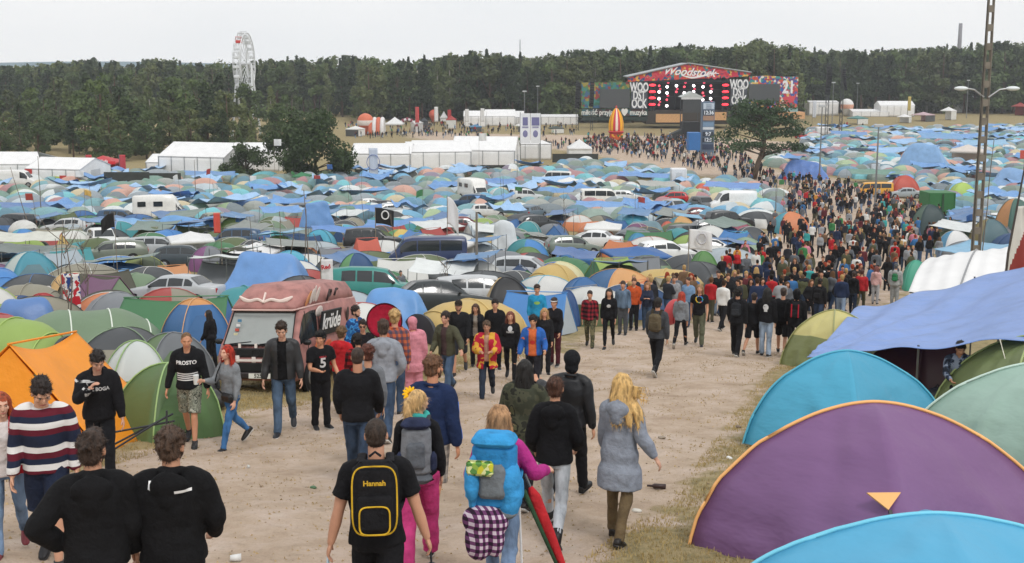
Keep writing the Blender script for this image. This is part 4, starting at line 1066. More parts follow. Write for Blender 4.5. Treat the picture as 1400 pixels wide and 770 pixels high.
def use_tree(kind, v, p, H, rz, label, group):
 o = tree_proto(kind, v); base = {'pine': 20, 'dec': 15, 'birch': 17, 'spruce': 19}[kind]
 if o['_u'] == 0: o['_u'] = 1
 else: o = copy_tree(o)
 place(o, p, rz, H / base); tag(o, label, 'tree', group); return o
TOPS = [(-40, 90), (0, 92), (60, 88), (135, 80), (180, 87), (220, 79), (260, 86), (320, 86), (400, 80), (450, 78), (480, 76), (540, 82), (590, 80), (640, 70), (700, 76), (735, 78), (790, 68), (860, 66), (930, 62), (985, 66), (1035, 53), (1062, 60), (1100, 68), (1180, 69), (1250, 66), (1330, 61), (1400, 56), (1450, 56)]
def top_at(px): return float(np.interp(px, [a for a, b in TOPS], [b for a, b in TOPS]))
rt = random.Random(5)
desc = {'pine': ['dark pine with a bare lower trunk', 'tall dark pine with a flat ragged top'], 'dec': ['broad mid green leafy tree', 'rounded olive green leafy tree'], 'birch': ['slim pale green birch with light bark'], 'spruce': ['narrow dark conifer']}
def where(px):
 for lim, t in ((120, 'far behind the red tent'), (290, 'left of the ferris wheel'), (370, 'around the ferris wheel'), (480, 'right of the ferris wheel'), (640, 'behind the orange inflatables'), (790, 'behind the small white tents'), (1100, 'behind the stage'), (1210, 'behind the round balloon'), (1480, 'behind the far right marquees')):
  if px < lim: return t
 return 'at the far edge'
nfar = 0
for row, (dd_, yb) in enumerate(((372, 0), (384, 1))):
 px = -25 + row * 9
 while px < 1430:
  y = dd_ + rt.uniform(-3, 3) + (60 if px > 1090 else 0) + (25 if px < 500 else 0)
  p = at(px, 160, y); p.z = float(gz(p.x, p.y))
  tt = top_at(px) + rt.uniform(-3, 6) + (6 if rt.random() < .3 else 0) + (3 - row * 3)
  H = h_at(p, tt)
  k = rt.choices(['pine', 'dec', 'birch', 'spruce'], [.4, .38, .17, .05])[0]
  v = rt.randrange({'pine': 4, 'dec': 3, 'birch': 2, 'spruce': 2}[k])
  use_tree(k, v, p, H, rt.uniform(0, 6.28), '%s %s, %s' % (desc[k][v % len(desc[k])], where(px), 'first row' if row == 0 else 'second row') , 'trees of the far forest edge')
  nfar += 1; px += rt.uniform(14, 22)
def wood_mass(name, specs, label, sizef=1.0):
 Q = {}; TR = MB()
 V_, F_, T_ = {}, {}, {}
 for (p, k, H, sd) in specs:
  base = {'pine': (7.5, 20), 'dec': (10.5, 15), 'birch': (6.5, 17), 'spruce': (6, 19)}[k]
  rs = np.random.RandomState(sd); Wd = base[0] * H / base[1] * rs.uniform(.9, 1.25)
  q, f, t, tr = tree_data(k, H, Wd, 620, 1.35 * sizef, sd)
  key = k if not (k == 'dec' and sd % 2) else 'dec2'
  off = sum(len(a) for a in V_.get(key, [])); V_.setdefault(key, []).append(q + np.array(p)); F_.setdefault(key, []).append(f + off); T_.setdefault(key, []).append(np.clip(t * .7 + rs.uniform(-.4, .7), -.5, 1.5))
 allv, allf, allt, mi = [], [], [], []; off = 0; mats = []
 for i, key in enumerate(V_):
  v = np.concatenate(V_[key]); f = np.concatenate(F_[key]) + off; allv.append(v); allf.append(f); allt.append(np.concatenate(T_[key])); mi.append(np.full(len(f), i)); off += len(v); mats.append(leafmat(LEAF[key]))
 me = np_mesh(name, np.concatenate(allv), np.concatenate(allf), False); a = me.attributes.new('tint', 'FLOAT', 'POINT'); a.data.foreach_set('value', np.concatenate(allt).astype(np.float32))
 me.polygons.foreach_set('material_index', np.concatenate(mi).astype(np.int32)); return put(me, name, mats, kind='stuff', label=label)
specs = []
for i in range(620):
 px = rt.uniform(-60, 1460); y = 395 + rt.random() ** 1.3 * 230 + (60 if px > 1090 else 0) + (25 if px < 500 else 0)
 p = at(px, 160, y); p.z = 0
 H = h_at(p, top_at(px) + rt.uniform(-2, 7)); k = rt.choices(['pine', 'dec', 'birch', 'spruce'], [.46, .4, .1, .04])[0]
 specs.append((tuple(p), k, max(8, H), i))
for i in range(230):
 px = rt.uniform(-60, 1460); y = rt.uniform(386, 402) + (60 if px > 1090 else 0) + (25 if px < 500 else 0); p = at(px, 160, y); p.z = 0; specs.append((tuple(p), 'dec', rt.uniform(5, 10), 2 * i))
wood_mass('forest', specs, 'dark mixed forest stretching behind the festival field')
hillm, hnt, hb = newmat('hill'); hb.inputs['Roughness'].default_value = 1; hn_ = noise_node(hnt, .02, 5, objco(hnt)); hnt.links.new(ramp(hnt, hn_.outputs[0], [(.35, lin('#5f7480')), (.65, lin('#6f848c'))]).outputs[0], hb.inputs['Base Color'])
def hf(a, b):
 x = (a - .5) * 5200 + 500; y = 3000 + b * 900
 return (x, y, max(0, (16 + 40 * min(1, max(0, (x - 500) / 900)) + 6 * math.sin(x * .0041 + .6)) * math.sin(math.pi * min(1, b * .9 + .05)) ** .6))
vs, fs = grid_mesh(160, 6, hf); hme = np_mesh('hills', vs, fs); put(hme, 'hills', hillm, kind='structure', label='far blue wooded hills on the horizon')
LT = [(-30, 150, 262), (8, 152, 255), (30, 140, 246), (62, 132, 250), (95, 112, 240), (118, 122, 250), (140, 106, 236), (165, 118, 240), (185, 130, 232), (208, 118, 240), (232, 135, 232), (255, 122, 240), (285, 112, 238), (312, 124, 232), (335, 135, 240),
      (45, 118, 275), (80, 105, 280), (122, 100, 275), (160, 98, 285), (200, 102, 280), (240, 104, 290), (275, 106, 285), (300, 100, 300), (345, 112, 290), (372, 118, 270), (20, 122, 282), (-10, 120, 280), (100, 150, 222), (150, 152, 218), (52, 160, 222), (200, 150, 222), (262, 148, 222), (305, 150, 224), (0, 165, 224), (345, 150, 224), (130, 172, 212), (165, 176, 214), (190, 170, 236), (222, 172, 240), (250, 166, 246), (278, 172, 240), (300, 170, 232), (322, 178, 226), (350, 176, 236), (376, 178, 232), (60, 176, 236), (28, 172, 240), (395, 165, 240), (108, 178, 238), (145, 172, 246), (380, 140, 250), (400, 128, 280)]
for i, (px, tp, y) in enumerate(LT):
 p = at(px, 200, y); p.z = float(gz(p.x, p.y)); H = h_at(p, tp)
 k = ['dec', 'dec', 'pine', 'dec', 'birch'][i % 5] if H > 9 else 'dec'; v = i % {'pine': 4, 'dec': 3, 'birch': 2}[k]
 nb = 'behind the peaked white marquee' if px > 180 else ('behind the red tent' if px > 100 else 'behind the sign covered marquee')
 use_tree(k, v, p, H, i * 1.7, '%s %s%s' % (desc[k][v % len(desc[k])], nb, ', front row' if y < 230 else ''), 'trees of the nearer wood')
def single(name, kind, px, base_y, top_y, wpx, n, size, seed, leaf, label, bark='#4f4538'):
 p = G(px, base_y); H = h_at(p, top_y); W_ = wpx / F * p.y
 o = make_tree(name, kind, H, W_, n, size, seed, leaf, bark); place(o, p); tag(o, label, 'tree'); return o
single('broadleaf_tree', 'dec', 432, 243, 147, 118, 9000, .55, 21, '#39492c', 'large dark round tree standing alone left of the white marquees')
single('bush', 'dec', 337, 246, 198, 62, 4200, .42, 22, '#4d5c3c', 'grey green bushy small tree beside the large dark round tree')
def umbrella_pine():
 p = G(1030, 245); o = empty('pine_tree', p, label='lone spreading pine with crooked trunk in front of the stage', cat='tree')
 rs = np.random.RandomState(4); s = p.y / F; C = []; R_ = []; tr = MB()
 tr.tube([(0, 0, -.3), (.6, 0, 2.4), (1.6, 0, 5.2), (1.5, 0, 8.2), (.6, 0, 11)], [.5, .42, .36, .26, .1], 8)
 for i in range(48):
  a = rs.rand() * 6.28; t = rs.rand(); w = (2.6 + 5.2 * (1 - t) ** .7) * rs.rand() ** .4; z = 4.4 + t * 8.2
  c = (1.2 + math.cos(a) * w, math.sin(a) * w, z); C.append(c); r = .9 + rs.rand() * 1.0; R_.append((r * 1.25, r * 1.25, r * .5))
  tr.tube([(1.3, 0, z - 1.4), (c[0] * .6 + .5, c[1] * .6, z - .5), c], [.14, .09, .03], 5)
 tr.build('trunk', wood('#5c4c3e'), o, True)
 q, f, t = leaf_cloud(np.array(C), np.array(R_) * 1.15, 7500, .42, rs); crown_obj(q, f, t, 'crown', leafmat('#475a3e'), o)
umbrella_pine()
def ferris():
 p = at(336, 150, 300); p.z = float(gz(p.x, p.y)); s = 300 / F
 R_ = 8.2; hz_ = h_at(p, 87); o = empty('ferris_wheel', p, RA(89), label='tall white ferris wheel rising over the trees', cat='ferris wheel')
 wm = paint('#d5d8da', .5); wm2 = metal('#c5c9cc')
 for y in (-.9, .9):
  mb = MB(); mb.tube([(math.cos(t) * R_, y, hz_ + math.sin(t) * R_) for t in [2 * math.pi * i / 48 for i in range(49)]], .13, 6); mb.tube([(math.cos(t) * R_ * .86, y, hz_ + math.sin(t) * R_ * .86) for t in [2 * math.pi * i / 48 for i in range(49)]], .07, 5)
  for i in range(20):
   t = 2 * math.pi * i / 20; mb.tube([(0, y, hz_), (math.cos(t) * R_, y, hz_ + math.sin(t) * R_)], .07, 5)
  mb.build('rim', wm, o)
 mb = MB(); mb.tube([(0, -1.6, hz_), (0, 1.6, hz_)], .7, 14); mb.build('hub', wm, o)
 for y in (-1.9, 1.9):
  for x in (-4.2, 4.2): mb = MB(); mb.tube([(x, y * 1.5, 0), (0, y, hz_)], [.32, .25], 8); mb.build('support_leg', wm, o)
 for i in range(20):
  t = 2 * math.pi * i / 20; x, z = math.cos(t) * R_, hz_ + math.sin(t) * R_
  mb = MB(); mb.box((x, 0, z - .9), (1.2, 1.5, .8), bev=.15); mb.box((x, 0, z + .35), (1.35, 1.6, .12), bev=.04)
  for a in (-.5, .5):
   for b in (-.6, .6): mb.tube([(x + a, b, z - .6), (x + a, b, z + .3)], .04, 4)
  mb.build('gondola', wm if i != 7 else paint('#c23b30'), o, False)
 return o
ferris()
EM = {}
def emis(c, st):
 k = (c, st)
 if k in EM: return EM[k]
 m, nt, b = newmat('lamp light'); b.inputs['Base Color'].default_value = (*lin(c), 1); b.inputs['Emission Color'].default_value = (*lin(c), 1); b.inputs['Emission Strength'].default_value = st; EM[k] = m; return m
mural = pattern('mural', 'cells', ['#b43a4c', '#3a5ea0', '#c9563f', '#d9b45a', '#3f8f8a', '#b43a4c', '#6d4a86', '#d8d2c4'], 1.6, .7)
mural2 = pattern('mural', 'cells', ['#c02f45', '#c02f45', '#2e4a74', '#c95030', '#c02f45', '#d6a84e', '#3a7f86'], 1.4, .7)
mural3 = pattern('mural', 'cells', ['#35664f', '#3f7f7a', '#8c3a3a', '#3a5e80', '#9a8a40', '#5a7d49'], 1.3, .7)
YS = 332.0
def SX(px): return at(px, 130, YS).x
def SZ(py): return at(940, py, YS).z
def stage():
 X0 = SX(940); o = empty('festival_stage', (X0, YS, float(gz(X0, YS))), label='big festival stage with patterned gable roof, lit lamps and WOODSTOCK banners', cat='stage')
 zb = o.location.z
 def B(name, x0, x1, y0, y1, mat, d0=0.0, d1=.3, **k):
  mb = MB(); a, b_ = SX(x0) - X0, SX(x1) - X0; t, u = SZ(y0) - zb, SZ(y1) - zb
  mb.box(((a + b_) / 2, (d0 + d1) / 2, (t + u) / 2), (abs(b_ - a), abs(d1 - d0), abs(t - u))); return mb.build(name, mat, o, **k)
 def PXZ(px, py, y=0): return V(SX(px) - X0, y, SZ(py) - zb)
 B('deck', 884, 1000, 152, 170, wood('#3a332c'), .2, 14)
 B('back_wall', 882, 1002, 105, 154, M('#111317', .9), 13.5, 14)
 B('side_wall', 880, 884, 108, 160, M('#15171b', .9), .4, 14); B('side_wall', 999, 1003, 108, 160, M('#15171b', .9), .4, 14)
 for x in (890, 896, 990, 996): B('scaffold_tower', x - 1.2, x + 1.2, 108, 156, M('#1a1c20', .7), .5, 1.6)
 B('scaffold_tower', 928, 930, 108, 154, M('#22262b', .7), 8, 9)
 g = [PXZ(858, 106), PXZ(940, 87.5), PXZ(1026, 100), PXZ(1022, 104.5), PXZ(858, 112)]
 mb = MB(); mb.rings([[(p.x, -.2, p.z) for p in g], [(p.x, .15, p.z) for p in g]]); fr = mb.build('gable_front', mural2, o); fixn(fr)
 for a, b_ in ((0, 1), (1, 2)):
  mb = MB(); q = [g[a], g[b_]]; mb.rings([[(q[0].x, -.4, q[0].z + .05), (q[1].x, -.4, q[1].z + .05), (q[1].x, 15, q[1].z + .05), (q[0].x, 15, q[0].z + .05)], [(q[0].x, -.4, q[0].z + .3), (q[1].x, -.4, q[1].z + .3), (q[1].x, 15, q[1].z + .3), (q[0].x, 15, q[0].z + .3)]]); fixn(mb.build('roof', nylon('#8e9498', 0), o))
  mb = MB(); mb.tube([(q[0].x, -.45, q[0].z + .2), (q[1].x, -.45, q[1].z + .2)], .22, 6); mb.build('roof_truss', metal('#a0a3a6'), o)
 B('lower_beam', 862, 1022, 110, 112.5, M('#22242a'), -.1, .5)
 t = text_part('Woodstock', 3.3, paint('#e8e4e4', .6), o, PXZ(941, 98.7, -.28), sx=.98, shear=.45, bold=.06, name='stage_name'); t.rotation_euler = (RA(90), RA(3), 0)
 mb = MB(); pts, rr = smoothpts([PXZ(x, y, -.3) for x, y in ((931, 103), (945, 106.3), (960, 104), (972, 100.5), (982, 100.8))], [.1, .28, .26, .2, .08], 4); mb.tube(pts, [(a, .05) for a, b_ in rr], 6, flat=(0, 0, 1)); mb.build('flourish', paint('#e8e4e4', .6), o)
 mb = MB()
 for k, (x, y) in enumerate(((888, 106), (898, 103), (908, 101), (975, 106), (992, 105), (985, 98))):
  pts, rr = smoothpts([PXZ(x + dx, y + dy, -.26) for dx, dy in ((-7, 2), (-3, -2), (1, 2), (5, -1), (8, 1))], [.1, .3, .25, .3, .1], 3); mb.tube(pts, [(a, .04) for a, b_ in rr], 5, flat=(0, 0, 1))
 mb.build('swirl_pattern', paint('#c63a48', .6), o)
 for x0, x1, y0, y1 in ((862.5, 885, 113, 149), (998.5, 1021.5, 109, 144)):
  b_ = B('banner', x0, x1, y0, y1, M('#42474f', .8), -.35, -.2)
  for i, wd in enumerate(('WOO', 'DST', 'OCK')):
   yy = y0 + (y1 - y0) * (.19 + .31 * i)
   text_part(wd, 3.7, paint('#e3e4e6', .6), o, PXZ((x0 + x1) / 2, yy, -.37), sx=.56, bold=.13, name='banner_lettering')
 for x in (892, 992):
  for y in (116.5, 125.5, 134, 143): 
   mb = MB(); mb.ell(PXZ(x, y, .2), (1.05, .4, .38), None, 12, 8); mb.build('red_lamp', emis('#ff3040', 2.2), o)
 for i, x in enumerate((905, 916, 929, 940, 953, 966, 977)):
  for j, y in enumerate((118, 126.5, 136, 144.5)):
   if j > 1 and 928 < x < 960: continue
   red = (i + j) % 3 == 0
   mb = MB(); mb.ell(PXZ(x, y + (1.5 if i % 2 else 0), 6.5), (.36 if red else .44, .3, .36 if red else .44), None, 10, 7); mb.build('spotlight', emis('#ff5566' if red else '#fff6f8', 1.8 if red else 4.5), o)
   if (i + j) % 2: mb = MB(); mb.ell(PXZ(x + 1.5, y - 4, 6.6), (.4, .25, .28), None, 8, 6); mb.build('spotlight', emis('#d0405a', 1.4), o)
 for y in (115, 123.5, 133): B('lamp_truss', 884, 1000, y - .5, y + .4, M('#2b2d33', .6), 6.7, 7)
 B('stage_fence', 896, 933, 155.5, 167, wood('#c79a6c'), -2.2, -2.0); B('stage_fence', 976, 992, 153, 164, wood('#c79a6c'), -2.2, -2.0)
 for k, (x0, x1, y0, y1) in enumerate(((795, 861, 113, 148), (1024, 1091, 105, 148))):
  B('wing_wall', x0, x1, y0, y1, mural3 if k == 0 else mural, .3, .7)
 B('wing_wall', 1068, 1092, 147, 156, nylon('#7fb0b4'), .3, .7)
 for x0, x1, y0, y1 in ((820, 861, 122, 147.5), (1023.5, 1066, 115, 139)):
  B('video_screen', x0, x1, y0, y1, M('#4a4d4f', .4), 0, .25)
 mb = MB(); mb.add([tuple(PXZ(*q)) for q in ((1024, 105, .2), (1046, 103.5, .2), (1088, 106, .2), (1088, 109, .2), (1024, 108, .2))], [(0, 1, 2, 3, 4)]); mb.build('wing_trim', mural, o)
 B('slogan_board', 796, 886, 149.5, 158.5, pattern('mural', 'cells', ['#354d48', '#4a3a3a', '#36606a'], .8), -.1, .2)
 text_part('miłość przyjaźń ♥ muzyka', 2.15, paint('#dcdcd8', .6), o, PXZ(840, 154, -.18), sx=.80, bold=.05, name='slogan_lettering')
 B('barrier', 796, 886, 160, 165, M('#26332d', .8), -.1, .2)
 text_part('21', 5.2, paint('#e4e2e4', .6), o, PXZ(1078, 120, .2), sx=.72, bold=.16, name='wing_number')
 mb = MB(); q = [PXZ(1070, 133, .2), PXZ(1089, 131, .2), PXZ(1085, 140, .2), PXZ(1073, 141, .2)]; mb.rings([[tuple(v) for v in q], [(v.x, .3, v.z) for v in q]]); mb.build('wing_sign', paint('#c73f4c', .6), o)
 B('container', 1068, 1098, 153, 162, wood('#cf9f72'), -3, 3)
 return o
stage()
def bx_thing(name, px0, px1, py0, py1, y, mat, d, label, cat, bev=.05, group=None, feet=None):
 a, b_ = at(px0, 150, y), at(px1, 150, y); x = (a.x + b_.x) / 2; z0, z1 = at(px0, py1, y).z, at(px0, py0, y).z
 g = float(gz(x, y)); mb = MB(); mb.box((0, 0, (z0 + z1) / 2 - (g if feet is None else z0)), (abs(b_.x - a.x), d, abs(z1 - z0)), bev=bev)
 o = mb.build(name, mat, loc=(x, y, g if feet is None else z0)); tag(o, label, cat, group); return o
for i, (px, y0, y1, yy, lb) in enumerate(((789.5, 116, 146, 320, 'outer of the two curved black loudspeaker stacks left of the stage wing mural'), (809, 113, 144, 320, 'inner curved black loudspeaker stack hung before the left stage mural'), (1131, 93, 127, 300, 'larger curved black loudspeaker column hung over the right field'), (1150.5, 96, 122, 300, 'thinner curved black loudspeaker column on the right field, beside the larger one'))):
 p = at(px, 170, yy); g = float(gz(p.x, yy)); o = empty('loudspeaker_array', (p.x, yy, g), label=lb, cat='loudspeakers', group='hanging loudspeaker columns')
 zt, zb = at(px, y0, yy).z - g, at(px, y1, yy).z - g; w_ = 1.25 if i != 3 else .7
 n = 10; mb = MB()
 for k in range(n):
  t = k / (n - 1); z = zt + (zb - zt) * t; mb.box((0 + .55 * t * t * (-1 if i < 3 else 1) * (.5 if i < 2 else 1), -.3 - .5 * t * t, z), (w_, .9, abs(zt - zb) / n * .93), rot=Euler((RA(22 * t), 0, 0)).to_matrix(), bev=.05)
 mb.build('loudspeaker', M('#141519', .7), o)
 mb = MB()
 for sx in (-.35, .35):
  for sy in (.5, 1.1): mb.tube([(sx, sy, 0), (sx, sy, zt + 1.2)], .06, 5)
 for k in range(12): z = (zt + 1) * k / 12; mb.tube([(-.35, .5, z), (.35, .5, z + (zt + 1) / 12)], .04, 4); mb.tube([(.35, 1.1, z), (-.35, 1.1, z + (zt + 1) / 12)], .04, 4)
 mb.tube([(0, .8, zt + 1.2), (0, -.4, zt + .9)], .08, 5); mb.build('mast', metal('#55585c'), o)
def foh():
 y = 278; p = at(945, 180, y); g = float(gz(p.x, y)); o = empty('sound_tower', (p.x, y, g), label='dark scaffold sound tower with small white roof before the stage', cat='tower')
 s = y / F; h = lambda py: at(945, py, y).z - g
 for sx in (-2.2, 2.2):
  for sy in (0, 4): mb = MB(); mb.tube([(sx, sy, 0), (sx, sy, h(133))], .12, 6); mb.build('scaffold_post', metal('#4a4d50'), o)
 mb = MB(); mb.box((0, 2, h(167) / 2), (4.3, 3.8, h(167)), bev=.05); mb.build('cabin', M('#1d1f22'), o)
 mb = MB(); mb.box((0, -.15, (h(136) + h(154)) / 2), (4.5, .2, h(136) - h(154))); mb.build('screen', M('#3c3f41', .4), o)
 mb = MB(); mb.box((0, -.3, h(134)), (5.4, .3, .7)); mb.build('valance', nylon('#cfd2d2'), o)
 mb = MB(); a = h(133); mb.add([(-2.9, -.5, a), (2.9, -.5, a), (2.9, 4.6, a), (-2.9, 4.6, a), (0, -.5, a + 1.4), (0, 4.6, a + 1.4)], [(0, 1, 4), (1, 2, 5, 4), (2, 3, 5), (3, 0, 4, 5), (3, 2, 1, 0)]); mb.build('roof', nylon('#b9bfbd'), o)
 mb = MB(); mb.add([(-5.6, -.6, 0), (-2.4, -.6, 0), (-2.4, 3, 0), (-5.6, 3, 0), (-5.6, -.6, 1.3), (-2.4, -.6, 2.8), (-2.4, 3, 2.8), (-5.6, 3, 1.3)], [(0, 1, 5, 4), (1, 2, 6, 5), (2, 3, 7, 6), (3, 0, 4, 7), (4, 5, 6, 7)]); mb.build('lean_to', M('#2f3335'), o)
foh()
def clock_tower():
 y = 225; p = at(966.5, 200, y); g = float(gz(p.x, y)); o = empty('information_tower', (p.x, y, g), label='tall grey blue advertising tower showing the time 12:36', cat='sign tower')
 h = lambda py: at(966, py, y).z - g; w_ = 17 * y / F
 mb = MB(); mb.box((0, 0, (h(139)) / 2), (w_, 1.8, h(139)), bev=.08); mb.build('body', paint('#5a6c80', .6), o)
 for (y0, y1, c) in ((141, 149, '#b8c4d0'), (158, 164.5, '#9a7a64'), (167, 173, '#6f8aa4'), (173.5, 177, '#c9ced2'), (197, 204, '#2b3a55')):
  mb = MB(); mb.box((0, -.95, (h(y0) + h(y1)) / 2), (w_ * .86, .1, h(y0) - h(y1))); mb.build('panel', paint(c, .6), o)
 for t, yy in (('12:36', 154), ('9:7', 183), ('12:3', 191)): 
  mb = MB(); mb.box((0, -.95, h(yy)), (w_ * .86, .1, .95)); mb.build('panel', paint('#26303c', .5), o)
  text_part(t, 1.05, paint('#dfe6ee', .6), o, (0, -1.02, h(yy)), sx=.9, bold=.03, name='time_display')
 for k in range(3): text_part('oooo', .5, paint('#3d5876', .6), o, (0, -1.03, h(143 + k * 2.2)), name='small_print')
clock_tower()
bx_thing('advertising_box', 941, 957.5, 181, 205, 222, paint('#2f6aa8', .6), 2.5, 'plain bright blue box kiosk at the foot of the advertising tower', 'kiosk')
def chariot():
 p = G(842, 196); y = p.y; s = y / F; o = empty('striped_chariot', p, label='red and yellow striped dome shaped festival chariot amid the crowd', cat='chariot')
 h = lambda py: at(842, py, y).z - p.z
 n = 32; prof = [(h(181), 1.55), (h(176), 1.75), (h(168), 1.75), (h(160), 1.45), (h(153), .95), (h(149), .45), (h(147.5), .1)]
 mb = MB(); mb.rings([[(math.cos(2 * math.pi * i / n) * r * (1 + .04 * math.cos(i * math.pi / 2 * 1)), math.sin(2 * math.pi * i / n) * r, z) for i in range(n)] for z, r in prof]); d = mb.build('dome', pattern('stripes', 'sectors', ['#c8404a', '#e9d9c8', '#c8404a', '#e9b02e', '#d4843c', '#e9b02e'], 3), o, True)
 mb = MB(); mb.ell((0, 0, h(147)), (.2, .2, .5), None, 8, 6); mb.build('finial', paint('#c03a30'), o)
 mb = MB(); mb.rings([[(math.cos(2 * math.pi * i / n) * r, math.sin(2 * math.pi * i / n) * r, z) for i in range(n)] for z, r in ((h(184), 1.4), (h(180), 2.0), (h(179), 1.7))]); mb.build('skirt', paint('#b8363a', .6), o)
 mb = MB(); mb.box((0, 0, h(187)), (3.2, 3.0, h(183) - h(191)), bev=.1); mb.build('platform', pattern('decor', 'cells', ['#b23a2e', '#d6a52c', '#3e6a3a', '#c25a2a'], 1.8), o)
 for sx in (-1.2, 1.2):
  for sy in (-1.6, 1.6): mb = MB(); mb.tube([(sx, sy - .1, .75), (sx, sy + .1, .75)], .75, 16); mb.build('wheel', wood('#7a3428'), o)
chariot()
def mq(px0, px1, py0, py1, eave, label, bays=4, d=8, rz=0, hip=False, name='marquee', col='#f4f5f6', group='white marquees around the field'):
 p = G((px0 + px1) / 2, py1); w_ = (px1 - px0) / F * p.y; H1 = h_at(p, py0); H0 = h_at(p, eave)
 o = marquee(name, d, w_, H0, max(.3, H1 - H0), bays, col, hip=hip); p.y += d / 2; p.z = float(gz(p.x, p.y)); place(o, p, rz); tag(o, label, 'marquee', group); return o
mq(-40, 58, 210, 246, 224, 'white marquee at the left edge of the field behind the sign covered one', 3, 9, hip=True)
m1 = mq(38, 122, 217, 253, 230, 'white marquee with coloured signs on its wall left of the red tent', 4, 8, RA(-12))
def wallsign(o, x, z, w_, h_, c, name='sign_panel', y=-4.14):
 mb = MB(); mb.box((x, y, z), (w_, .05, h_)); return mb.build(name, paint(c, .6), o)
wallsign(m1, -3.9, 1.3, 1.2, 2.3, '#b5302e'); wallsign(m1, .4, 1.0, 1.6, .9, '#bcc64a'); wallsign(m1, 1.8, 1.1, 1.1, 1.0, '#c0392f'); wallsign(m1, 1.2, .5, 2.4, .4, '#d58a3c')
text_part('D', 1.3, paint('#b5302e'), m1, (3.2, -4.2, .9), name='wall_lettering')
m2 = mq(200, 288, 213, 240, 222, 'low white marquee annex left of the peaked marquee', 4, 8)
mq(222, 322, 197, 244, 214, 'peaked white marquee with dormer top left of the grey green bush', 5, 10, RA(-14))
mq(316, 382, 196, 234, 207, 'small white marquee half hidden behind the grey green bush', 3, 8)
mq(480, 562, 198, 234, 210, 'leftmost of the row of long white marquees, with a blue emblem', 3, 9)
mq(552, 640, 196, 233, 208, 'second white marquee in the long row, with a dark doorway', 4, 9, RA(8))
mq(620, 708, 188, 229, 205, 'third long white marquee with lattice windows in the row', 4, 10, RA(-6))
mq(700, 754, 194, 219, 197, 'flat topped white marquee annex under the white banner tower', 3, 8, hip=True)
mq(560, 700, 194, 224, 205, 'long ridge of white canvas behind the row of marquees', 7, 12)
for i, (a, b_, t, bt, e, lb) in enumerate(((634, 664, 152, 174, 159, 'small white house tent left of the pair by the forest'), (663, 704, 150, 172, 159, 'wider white house tent by the forest with pink banner'), (704, 716, 152, 170, 160, 'narrow white booth beside the wider house tent'), (1106, 1146, 138, 158, 140, 'white box trailer like marquee right of the stage'),
  (1200, 1282, 130, 152, 138, 'long white marquee right of the round balloon'), (1203, 1250, 139, 160, 145, 'lower white marquee standing before the long one'), (1312, 1385, 131, 152, 139, 'long white marquee at the far right behind the lamp post'), (1165, 1215, 150, 160, 153, 'low white stall row beside the round balloon'), (740, 790, 157, 171, 160, 'low white trailer awning left of the loudspeakers'), (1287, 1316, 138, 154, 143, 'short white marquee between the two long ones far right'))):
 mq(a, b_, t, bt, e, lb, 3 + i % 3, 7, group='white tents along the forest')
def gz_thing(px, base, top, wpx, col, label, sides=None, name='gazebo', roof=.3, rz=None, legcol='#b8babb', group='pop-up gazebos of the camp'):
 p = G(px, base); H = h_at(p, top); w_ = wpx / F * p.y / 1.15
 o = gazebo(name, col, w_, H * (1 - roof), H * roof, True, int(px), sides, legcol=legcol, val=.12 * H); place(o, p, rz if rz is not None else RA((px * 37) % 60 - 30)); tag(o, label, 'gazebo', group); return o
gz_thing(792, 211, 190, 38, '#e0e2e3', 'small pointed white pavilion near the striped chariot', [('#dcdedf', 's'), ('#dcdedf', 'w'), ('#dcdedf', 'e')], roof=.55, rz=0)
gz_thing(540, 181, 160, 28, '#dfe1e2', 'open white pavilion beside the orange inflatables', roof=.4, rz=0)
gz_thing(607, 166, 152, 12, '#dfe1e2', 'tiny pointed white pavilion by the orange ball at the forest', [('#dcdedf', 's')], roof=.6, rz=0)
def redtent():
 p = G(142, 238); o = gazebo('promotion_tent', '#d21f2c', 5.6, 2.1, 1.0, True, 3, [('#b91c28', 'n')]); place(o, p, RA(4)); tag(o, 'bright red branded promotion tent between two red banners', 'tent')
 mb = MB(); mb.box((0, -2.85, 2.1), (5.6, .05, .5)); mb.build('valance', paint('#d21f2c', .6), o)
 text_part('Coca-Cola', .72, paint('#ececec'), o, (0, -2.95, 2.35), bold=.02, shear=.3, name='lettering')
 for px, lb in ((118, 'tall red banner left of the red promotion tent'), (164, 'tall red banner right of the red promotion tent')):
  q = G(px, 240); h = h_at(q, 211); f = empty('banner', q, label=lb, cat='banner', group='red banners beside the promotion tent')
  mb = MB(); mb.tube([(0, 0, 0), (0, 0, h)], .05, 6); mb.build('pole', metal(), f)
  put(cloth_mesh(lambda a, b: (.05 + a * 1.0, .05 * math.sin(a * 5), .8 + b * (h - .9)), 6, 12, .02, 3), 'cloth', nylon('#c8202c', .2), f)
redtent()
def balloon(px, base, top, label, col='#e06a35', squash=1.0, bandc='#e8dcd4', name='balloon', cat='balloon'):
 p = G(px, base); H = h_at(p, top); o = empty(name, p, label=label, cat=cat); r = H * .39
 n = 28; prof = [(0, .34 * r)] + [(H * .22, .55 * r)] + [(H - r + math.sin(t) * r, math.cos(t) * r) for t in [RA(a) for a in range(-50, 89, 12)]] + [(H, .05)]
 mb = MB(); mb.rings([[(math.cos(2 * math.pi * i / n) * q * squash, math.sin(2 * math.pi * i / n) * q, z) for i in range(n)] for z, q in prof]); me_ = mb.build('envelope', [nylon(col), nylon(bandc)], o, True)
 zc = H - r; me_.data.polygons.foreach_set('material_index', [1 if abs(f.center.z - zc + r * .12) < r * .30 else 0 for f in me_.data.polygons]); return o
balloon(500, 184, 155, 'large orange inflatable ball with a white lettered band')
b = balloon(1157, 159, 135, 'round white inflatable with an orange lettered band by the stalls', '#dfe0e0', bandc='#dd9a78')
